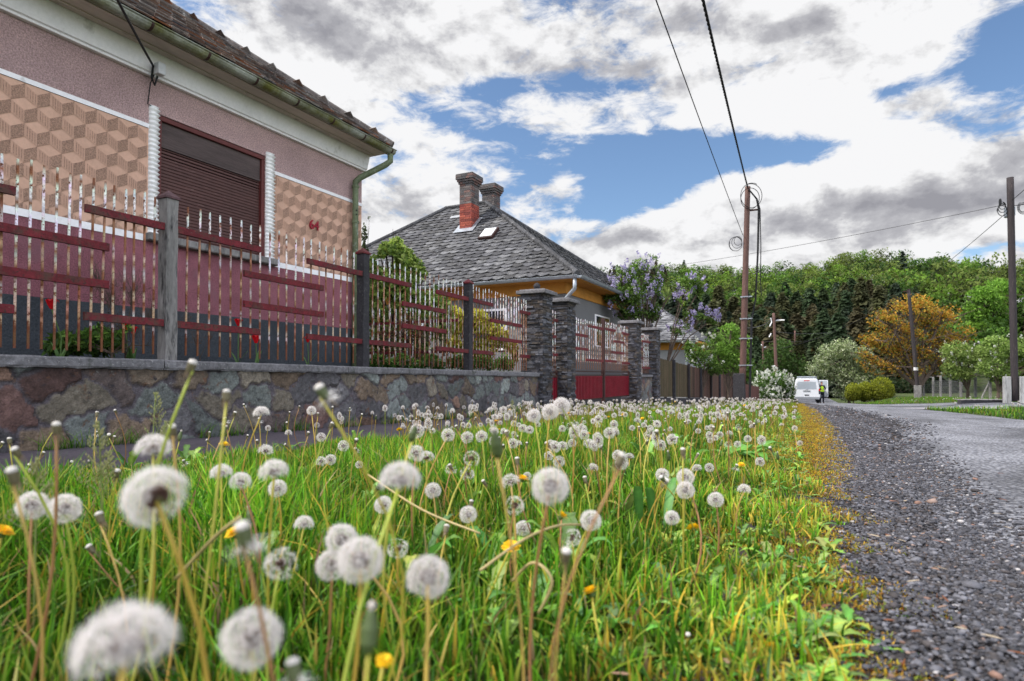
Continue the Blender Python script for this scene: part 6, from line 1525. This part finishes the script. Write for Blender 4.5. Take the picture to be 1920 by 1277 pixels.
for (x, y, hz, s_) in rest:
    v, fq, c = rnd.choice(farr); g = gz(x, y); parts.append((v*.0225*s_+np.array([x, y, g+hz]), fq, c))
    w = .0035; b0 = np.array([x, y, g]); t0 = np.array([x, y, g+hz]); ex = np.array([w, 0, 0]); ey = np.array([0, w, 0])
    parts.append((np.array([b0-ex, b0+ex, t0+ex, t0-ex, b0-ey, b0+ey, t0+ey, t0-ey]), np.array([(0, 1, 2, 3), (4, 5, 6, 7)]), np.array([(.26, .24, .06)]*8)))
merge('distant_dandelions', parts, m_clock)

# bald stalks: white domed receptacle on a brown green cup
def cap_mesh(seed, mode):
    r_ = random.Random(seed); mb = MB()
    if mode == 'bud': mb.lathe((0, 0, 0), [(.0025, -.016), (.006, -.010), (.0065, 0), (.004, .010), (.002, .013)], 9, (.07, .10, .03)); mb.lathe((0, 0, .012), [(.002, 0), (.0035, .004), (.001, .007)], 7, (.5, .45, .40))
    else:
        mb.lathe((0, 0, 0), [(.002, -.013), (.0045, -.010), (.0052, -.002), (.0048, 0)], 9, (.13, .11, .06) if mode == 'cap' else (.10, .12, .05))
        mb.lathe((0, 0, .0002), [(.0050, 0), (.0052, .0015), (.004, .0035), (.0012, .0045)], 10, (.62, .58, .54))
        for k in range(10):
            a = k*.628+r_.random(); q = r_.uniform(.010, .016); mb.add([(math.cos(a)*.004, math.sin(a)*.004, -.011), (math.cos(a+.35)*.0045, math.sin(a+.35)*.0045, -.011), (math.cos(a+.17)*q*.5, math.sin(a+.17)*q*.5, -.011-q)], [(0, 1, 2)], (.16, .11, .06))
        if mode == 'fluff':
            for k in range(60):
                a = r_.uniform(0, 6.28); q = r_.uniform(.008, .020); z = -.012+r_.gauss(0, .003); mb.add([(math.cos(a)*.004, math.sin(a)*.004, z), (math.cos(a+.12)*.004, math.sin(a+.12)*.004, z+.0006), (math.cos(a)*q, math.sin(a)*q, z-r_.uniform(0, .006))], [(0, 1, 2)], (.75, .72, .70))
    return mb.mesh('receptacle', M['stem'])
caps = [cap_mesh(k, 'cap') for k in range(4)]; fl_ = [cap_mesh(10+k, 'fluff') for k in range(2)]; buds = [cap_mesh(20+k, 'bud') for k in range(3)]
def stalk(h, mesh, label=None, b=None, spread=.08, sr=.002, sc=1.1, name='dandelion_stalk'):
    b = b or foot(h, spread); r = empty(name, b, 0, label or 'bald dandelion stalk with a small white cap, one of many between the clocks', 'stalk', 'bald dandelion stalks')
    pts = [p-b for p in stem_pts(b, h-Vector((0, 0, .008*sc)), .085)]; mb = MB(); stem_tube(mb, pts, sr*1.2, sr*.9); mb.build('stem', M['stem'], r, smooth=True)
    o = bpy.data.objects.new('receptacle', mesh); link(o, r); o.location = h-b; o.scale = (sc,)*3
    d = pts[-1]-pts[-2]; o.rotation_euler = Vector((0, 0, 1)).rotation_difference(d).to_euler(); return r
def gnd(u, v, D):
    p = atD(u, v, D); return Vector((p.x, p.y, gz(p.x, p.y)))
bald = [(361, 681, .72, 'c', 352, 'tallest bald dandelion stalk rising above the wall coping at left', 1.2), (425, 736, .80, 'c', 352, 'bald dandelion stalk leaning right, crossing the tallest one', 1.2), (106, 797, .75, 'c', 28, 'bald curved yellow green stalk near the left edge', 1.2), (23, 884, .58, 'c', 20, 'bald stalk with a broad white cap at the left edge', 1.25), (28, 843, .8, 'c', 60, 'smaller bald stalk just above the broad capped one at the left edge', 1.1), (323, 801, .80, 'c', 300, 'bald stalk with green cup above the flattened clock', 1.2), (455, 990, .42, 'fl', 462, 'blurred bald stalk with drooping fluff above the second largest clock', 1.3), (1166, 856, .60, 'c', 1112, 'bald stalk on a long ochre stem crossing down right of centre', 1.1), (930, 832, .62, 'b', 982, 'blurred green bud on a curved stem at the middle', 1.2), (1062, 1035, .60, 'c', 1030, 'dark brown spent head on a red brown stem right of centre', 1.2), (600, 728, .62, 'fl', 590, 'very blurred brown spent head floating in front of the wall', 1.3), (549, 1245, .45, 'fl', 560, 'bald stalk with a white dome at the bottom edge', 1.3), (775, 812, .9, 'b', 760, 'green bud just left of the first clocks in the middle', 1.0), (1290, 1190, 1.0, 'c', 1300, 'short bald stalk low in the grass at bottom right', 1.0), (693, 1180, .42, 'b', 700, 'dark green bud at the bottom centre', 1.2), (1458, 855, 2.4, 'b', 1452, 'dark red bare stalk near the mossy edge', 1.2)]
for (u, v, D, k, fu, lb, sc) in bald:
    h = atD(u, v, D); b = atD(fu, 1100, D*1.02); b = Vector((b.x, b.y, gz(b.x, b.y)-.01))
    sc *= .8; stalk(h, {'c': rnd.choice(caps), 'fl': rnd.choice(fl_), 'b': rnd.choice(buds)}[k], lb, b, sc=sc, sr=.0013 if D < .7 else .0018)
n = 0
while n < 240:
    y = .35+rnd.random()**1.6*8; x = rnd.uniform(-3.1, lerp(GRASS_E, y)-.15)
    if math.hypot(x, y) < .95: continue
    n += 1; h = Vector((x, y, gz(x, y)+rnd.uniform(.14, .34 if y < 4 else .28))); stalk(h, rnd.choice(caps+caps+fl_+buds), sr=.0013+.0002*y, sc=1.1)
# yellow flowers
fm = []
for k in range(3):
    mb = MB()
    for ring_, (nn, r0, z0, z1) in enumerate(((20, .019, 0, .002), (18, .015, .003, .007), (12, .010, .005, .011))):
        for i in range(nn):
            a = i*6.283/nn+ring_*.2+rnd.gauss(0, .05); w = .0022; rr = r0*rnd.uniform(.9, 1.08); ca, sa = math.cos(a), math.sin(a)
            mb.add([(ca*.003-sa*w*.5, sa*.003+ca*w*.5, z0), (ca*.003+sa*w*.5, sa*.003-ca*w*.5, z0), (ca*rr+sa*w, sa*rr-ca*w, z1), (ca*rr-sa*w, sa*rr+ca*w, z1)], [(0, 1, 2, 3)], tuple(q*rnd.uniform(.85, 1.1) for q in (.85, .52, .012)))
    mb.lathe((0, 0, -.010), [(.002, 0), (.006, .003), (.006, .009)], 8, (.09, .14, .03)); fm.append(mb.mesh('flower_head', M['petal']))
def yflower(h, label=None, sc=1):
    b = foot(h, .04); r = empty('yellow_dandelion', b, 0, label or 'small yellow dandelion flower scattered in the verge', 'flower', 'yellow dandelion flowers'); pts = [p-b for p in stem_pts(b, h, .04)]
    mb = MB(); stem_tube(mb, pts, .0022, .002); mb.build('stem', M['stem'], r, smooth=True); o = bpy.data.objects.new('flower_head', rnd.choice(fm)); link(o, r); o.location = h-b; o.rotation_euler = (rnd.gauss(.2, .3), rnd.gauss(0, .3), rnd.uniform(0, 6)); o.scale = (sc,)*3
for (u, v, D, lb) in ((420, 834, 2.0, 'yellow dandelion flower in front of the pavement at left'), (1109, 1111, .98, 'large flat yellow dandelion flower low in the grass right of centre'), (980, 898, 1.7, 'orange yellow flower just above the large round clock'), (958, 1026, 1.15, 'yellow flower under the large round clock'), (1390, 872, 2.7, None), (1300, 990, 1.6, None), (440, 1000, 1.1, None), (720, 1240, .6, 'yellow flower at the bottom edge, centre left'), (1440, 1215, 1.0, None), (1053, 968, 1.4, None), (930, 790, 4.2, None), (1065, 775, 6, None), (4, 998, 1.0, 'yellow flower at the left edge')): yflower(atD(u, v, D), lb, .45 if D < .8 else .9)
for _ in range(26):
    y = rnd.uniform(3, 12); x = rnd.uniform(-3.0, -.8); yflower(Vector((x, y, gz(x, y)+rnd.uniform(.14, .22))))
# pale bent stems lying over and grass panicles
for k, (pp_, lb) in enumerate(((((960, 1090, .95), (1000, 1055, .9), (1035, 1090, .88), (1010, 1150, .9)), 'pale stem bent into an open loop right of centre'), (((1100, 985, 1.2), (1050, 985, 1.1), (985, 1010, 1.0), (900, 1070, .95)), 'long pale arching stem below the large round clock'), (((330, 1085, .8), (400, 1010, .75), (450, 970, .7)), 'straight pale stem lying across the grass at left'), (((690, 890, 1.5), (790, 955, 1.3), (900, 1000, 1.2)), 'pale stem lying diagonally below the wall centre'))):
    mb = MB(); P_ = [atD(*q) for q in pp_]; out = []
    for i in range(len(P_)-1):
        for j in range(6):
            t = j/6; a_, b_, c_, d_ = P_[max(i-1, 0)], P_[i], P_[i+1], P_[min(i+2, len(P_)-1)]
            out.append(.5*((2*b_)+(c_-a_)*t+(2*a_-5*b_+4*c_-d_)*t*t+(3*b_-a_-3*c_+d_)*t**3))
    out.append(P_[-1]); mb.tube(out, .0023, 7, col=(.42, .33, .15)); tag(mb.build('bent_stem', M['stem'], smooth=True), lb, 'stem')
for k, (u, v, D, lb) in enumerate(((292, 735, 1.6, 'tallest feathery grass panicle in front of the stone wall'), (185, 790, 1.2, 'dense green grass panicle at left in front of the wall'), (310, 790, 1.5, 'second feathery panicle right of the tallest one'), (205, 850, 1.5, 'narrow grass panicle low over the pavement at left'), (960, 750, 5.5, 'yellow green grass panicle at the foot of the stone wall'), (70, 860, 1.0, 'blurred grass panicle close to the left edge'))):
    h = atD(u, v, D); b = foot(h, .04); mb = MB(); pts = stem_pts(b, h, .03, 10); mb.tube([p-b for p in pts], [.0014]*11, 5, col=(.20, .24, .07))
    L_ = h-b
    for i in range(16):
        t = .62+.38*i/16; p = (b+L_*t)-b
        for j in range(3):
            a = rnd.uniform(0, 6.28); q = .035*(1.1-(i/16)); e_ = p+Vector((math.cos(a)*q, math.sin(a)*q, q*.9)); mb.tube([p, e_], .0005, 3, col=(.22, .24, .08))
            for z in (.5, .8, 1): c = p.lerp(e_, z); mb.lathe((c.x, c.y, c.z), [(.0004, 0), (.0018, .002), (.0003, .006)], 4, (.30, .29, .12))
    o = mb.build('grass_panicle', M['stem']); o.location = b; tag(o, lb, 'grass')
# ------------------------------------------------------------------ sky, sun, camera
w = bpy.data.worlds.new('World'); S.world = w; w.use_nodes = True; nt = w.node_tree; nt.nodes.clear(); N = nt.nodes; L = nt.links
out = N.new('ShaderNodeOutputWorld'); bg = N.new('ShaderNodeBackground'); L.new(bg.outputs[0], out.inputs[0]); bg.inputs[1].default_value = .12
sun_el, sun_az = R(50), R(236)    # azimuth of the sun measured clockwise from +Y (the street direction)
sky = N.new('ShaderNodeTexSky'); sky.sky_type = 'NISHITA'; sky.sun_disc = False; sky.sun_elevation = sun_el; sky.sun_rotation = sun_az; sky.ozone_density = 2.5; sky.air_density = 1.0; sky.dust_density = .6
tc = N.new('ShaderNodeTexCoord'); sep = N.new('ShaderNodeSeparateXYZ'); L.new(tc.outputs['Generated'], sep.inputs[0])
def math_(op, a, b=None, clampv=False):
    n = N.new('ShaderNodeMath'); n.operation = op; n.use_clamp = clampv
    for i, q in enumerate((a, b)):
        if q is None: continue
        if isinstance(q, (int, float)): n.inputs[i].default_value = q
        else: L.new(q, n.inputs[i])
    return n.outputs[0]
def rng(f, a, b, c=0, d=1, sm=True):
    n = N.new('ShaderNodeMapRange'); n.interpolation_type = 'SMOOTHSTEP' if sm else 'LINEAR'
    for i, q in enumerate((f, a, b, c, d)):
        if isinstance(q, (int, float)): n.inputs[i].default_value = q
        else: L.new(q, n.inputs[i])
    return n.outputs[0]
zz = math_('ADD', math_('MAXIMUM', sep.outputs[2], 0), .16)
px = math_('DIVIDE', sep.outputs[0], zz); py = math_('DIVIDE', sep.outputs[1], zz)
cb = N.new('ShaderNodeCombineXYZ'); L.new(px, cb.inputs[0]); L.new(py, cb.inputs[1])
def noise(vec, sc, det, ro, off=(0, 0, 0), dist=0, st=(1, 1, 1)):
    m = N.new('ShaderNodeMapping'); m.inputs['Location'].default_value = off; m.inputs['Scale'].default_value = st; L.new(vec, m.inputs[0]); n = N.new('ShaderNodeTexNoise')
    n.inputs['Scale'].default_value = sc; n.inputs['Detail'].default_value = det; n.inputs['Roughness'].default_value = ro; n.inputs['Distortion'].default_value = dist; L.new(m.outputs[0], n.inputs[0]); return n.outputs[0]
# clouds live in the direction sphere; azimuth and elevation of the gaps are those of the real sky
def lobe(u, v, su, sv, amp, rot=0):
    """soft ellipse around the sky direction seen from the survey point (u, v); su, sv in radians"""
    d = Vector(ray(u, v)).normalized(); e = Vector((d.y, -d.x, 0)).normalized(); n_ = e.cross(d)
    ex = e*math.cos(rot)+n_*math.sin(rot); ny = n_*math.cos(rot)-e*math.sin(rot)
    def dot(vv):
        q = N.new('ShaderNodeVectorMath'); q.operation = 'DOT_PRODUCT'; L.new(tc.outputs['Generated'], q.inputs[0]); q.inputs[1].default_value = vv; return q.outputs['Value']
    a = math_('DIVIDE', dot(ex), su); b = math_('DIVIDE', dot(ny), sv)
    s = math_('ADD', math_('MULTIPLY', a, a), math_('MULTIPLY', b, b)); f = math_('GREATER_THAN', dot(d), 0)
    g = math_('POWER', 2.71828, math_('MULTIPLY', s, -1.0)); return math_('MULTIPLY', math_('MULTIPLY', g, f), amp)
V3 = tc.outputs['Generated']
n_big = noise(cb.outputs[0], 1.1, 12, .60, (3.3, 1.7, 0), .25, (1, .8, 1))
n_cum = noise(V3, 7.5, 12, .60, (1.1, 4.0, 2.2), .15, (1, 1, 1.6))
n_wisp = noise(V3, 17, 9, .68, (5.1, 1.0, 3.2), .5, (1, 1, 2.6))
low = rng(sep.outputs[2], .12, .36, 0, 1)
mixn = math_('ADD', math_('MULTIPLY', n_big, math_('ADD', math_('MULTIPLY', low, .45), .20)), math_('ADD', math_('MULTIPLY', n_cum, math_('SUBTRACT', .60, math_('MULTIPLY', low, .45))), math_('MULTIPLY', n_wisp, .20)))
cov = math_('ADD', math_('MULTIPLY', math_('SUBTRACT', mixn, .5), 2.3), .602)
gaps = [(1060, 270, .13, .026, -.17, -.25), (1230, 300, .14, .030, -.24, 0), (1420, 285, .12, .026, -.24, 0.06), (1190, 345, .085, .035, -.28, .35), (900, 165, .09, .024, -.17, .2), (1130, 160, .10, .014, -.15, 0), (1480, 100, .08, .02, -.22, .2), (1660, 175, .09, .012, -.17, .05), (1890, 65, .05, .04, -.22, .5), (1900, 130, .05, .02, -.16, 0), (1080, 445, .06, .022, -.20, 0), (1530, 290, .05, .02, -.22, 0), (1110, 400, .08, .012, -.16, 0),
        (1580, 487, .28, .010, -.07, 0), (1860, 468, .10, .013, -.26, .1), (560, 130, .2, .08, .12, 0), (820, 50, .34, .07, .10, 0), (1420, 400, .20, .045, .26, 0), (1710, 360, .22, .085, .30, 0), (1250, 455, .14, .030, .24, 0), (1290, 222, .20, .014, .12, 0), (800, 400, .15, .13, .24, 0), (1040, 350, .06, .018, .14, .2), (1620, 40, .24, .04, .05, 0), (1500, 220, .20, .03, .06, 0)]
for g in gaps: cov = math_('ADD', cov, lobe(g[0], g[1], g[2], g[3], g[4], g[5]))
mask = rng(cov, .46, .62)
# shading: thick parts and undersides go grey, billowing tops stay white
up = N.new('ShaderNodeVectorMath'); up.operation = 'ADD'; L.new(V3, up.inputs[0]); up.inputs[1].default_value = (.010, -.008, .022)
n_up = noise(up.outputs[0], 7.5, 12, .60, (1.1, 4.0, 2.2), .15, (1, 1, 1.6))
relief = math_('SUBTRACT', n_cum, n_up)
n_sh = noise(cb.outputs[0], 1.5, 8, .58, (9.3, 2.7, 0), .4, (1, .8, 1)); n_fine = noise(V3, 12, 9, .62, (2, 2, 7), .2, (1, 1, 1.9))
sh = math_('ADD', math_('ADD', math_('MULTIPLY', n_sh, .68), math_('MULTIPLY', n_fine, .34)), math_('MULTIPLY', relief, -1.5))
for g in [(1745, 365, .12, .030, .21, 0), (1650, 392, .13, .016, .12, 0), (1400, 448, .10, .015, .20, 0), (1200, 447, .07, .012, .22, 0), (700, 60, .16, .045, .08, 0), (1000, 50, .22, .035, .06, 0), (560, 20, .14, .05, .08, 0), (1850, 300, .08, .05, .06, 0), (1600, 290, .10, .025, -.25, 0), (1450, 330, .10, .03, -.25, 0), (1250, 385, .10, .03, -.2, 0), (1300, 225, .22, .03, -.2, 0), (900, 300, .2, .08, -.10, 0), (1650, 120, .25, .07, -.12, 0), (760, 420, .14, .09, -.06, 0)]: sh = math_('ADD', sh, lobe(g[0], g[1], g[2], g[3], g[4], g[5]))
cr = N.new('ShaderNodeValToRGB'); L.new(sh, cr.inputs[0]); e = cr.color_ramp.elements
e[0].position = .45; e[0].color = (7.8, 7.8, 7.9, 1); e[1].position = .90; e[1].color = (2.8, 2.8, 3.1, 1)
q = e.new(.55); q.color = (6.5, 6.5, 6.6, 1); q = e.new(.67); q.color = (4.4, 4.4, 4.65, 1)
# clear sky blue, paler towards the horizon
hs = N.new('ShaderNodeMix'); hs.data_type = 'RGBA'; hs.blend_type = 'MULTIPLY'; hs.inputs[0].default_value = 1; L.new(sky.outputs[0], hs.inputs[6]); hs.inputs[7].default_value = (1.18, 1.26, 1.32, 1)
mx = N.new('ShaderNodeMix'); mx.data_type = 'RGBA'; L.new(mask, mx.inputs[0]); L.new(hs.outputs[2], mx.inputs[6]); L.new(cr.outputs[0], mx.inputs[7])
# unseen sky around the sun brightened, added for softer directional light
sdir = (math.sin(sun_az)*math.cos(sun_el), math.cos(sun_az)*math.cos(sun_el), math.sin(sun_el))
dq = N.new('ShaderNodeVectorMath'); dq.operation = 'DOT_PRODUCT'; L.new(V3, dq.inputs[0]); dq.inputs[1].default_value = sdir
glow = rng(dq.outputs['Value'], .62, 1.0, 1.0, 3.0)
dq2 = N.new('ShaderNodeVectorMath'); dq2.operation = 'DOT_PRODUCT'; L.new(V3, dq2.inputs[0]); dq2.inputs[1].default_value = tuple(Vector((.86, -.42, .30)).normalized())
glow = math_('MULTIPLY', glow, rng(dq2.outputs['Value'], .30, .95, 1.0, 3.0))   # unseen sky over the road side brightened, added as fill for the facade
gs = N.new('ShaderNodeVectorMath'); gs.operation = 'SCALE'; L.new(mx.outputs[2], gs.inputs[0]); L.new(glow, gs.inputs['Scale']); L.new(gs.outputs[0], bg.inputs[0])
w.cycles.sampling_method = 'MANUAL'; w.cycles.sample_map_resolution = 512

sl = bpy.data.lights.new('sun', 'SUN'); sl.energy = 4.6; sl.angle = R(2.0); sl.color = (1, .93, .82)
so = bpy.data.objects.new('sun', sl); COL.objects.link(so)
sd = Vector((math.sin(sun_az)*math.cos(sun_el), math.cos(sun_az)*math.cos(sun_el), math.sin(sun_el)))
so.rotation_euler = sd.to_track_quat('Z', 'Y').to_euler()

cam = bpy.data.cameras.new('camera'); co = bpy.data.objects.new('camera', cam); COL.objects.link(co); S.camera = co
co.location = (0, 0, H); cam.sensor_width = 36; cam.lens = F/1920*36; cam.shift_y = 47.2/1920; cam.clip_start = .02; cam.clip_end = 3000
co.rotation_euler = (R(90)+P, 0, A)
cam.dof.use_dof = True; cam.dof.focus_distance = 4.3; cam.dof.aperture_fstop = 4.2
S.view_settings.view_transform = 'Standard'; S.view_settings.look = 'None'; S.view_settings.exposure = 0; S.view_settings.gamma = 1
S.render.engine = 'CYCLES'; S.cycles.use_denoising = True
S.cycles.max_bounces = 6; S.cycles.transparent_max_bounces = 4; S.cycles.diffuse_bounces = 3; S.cycles.glossy_bounces = 2; S.cycles.transmission_bounces = 2
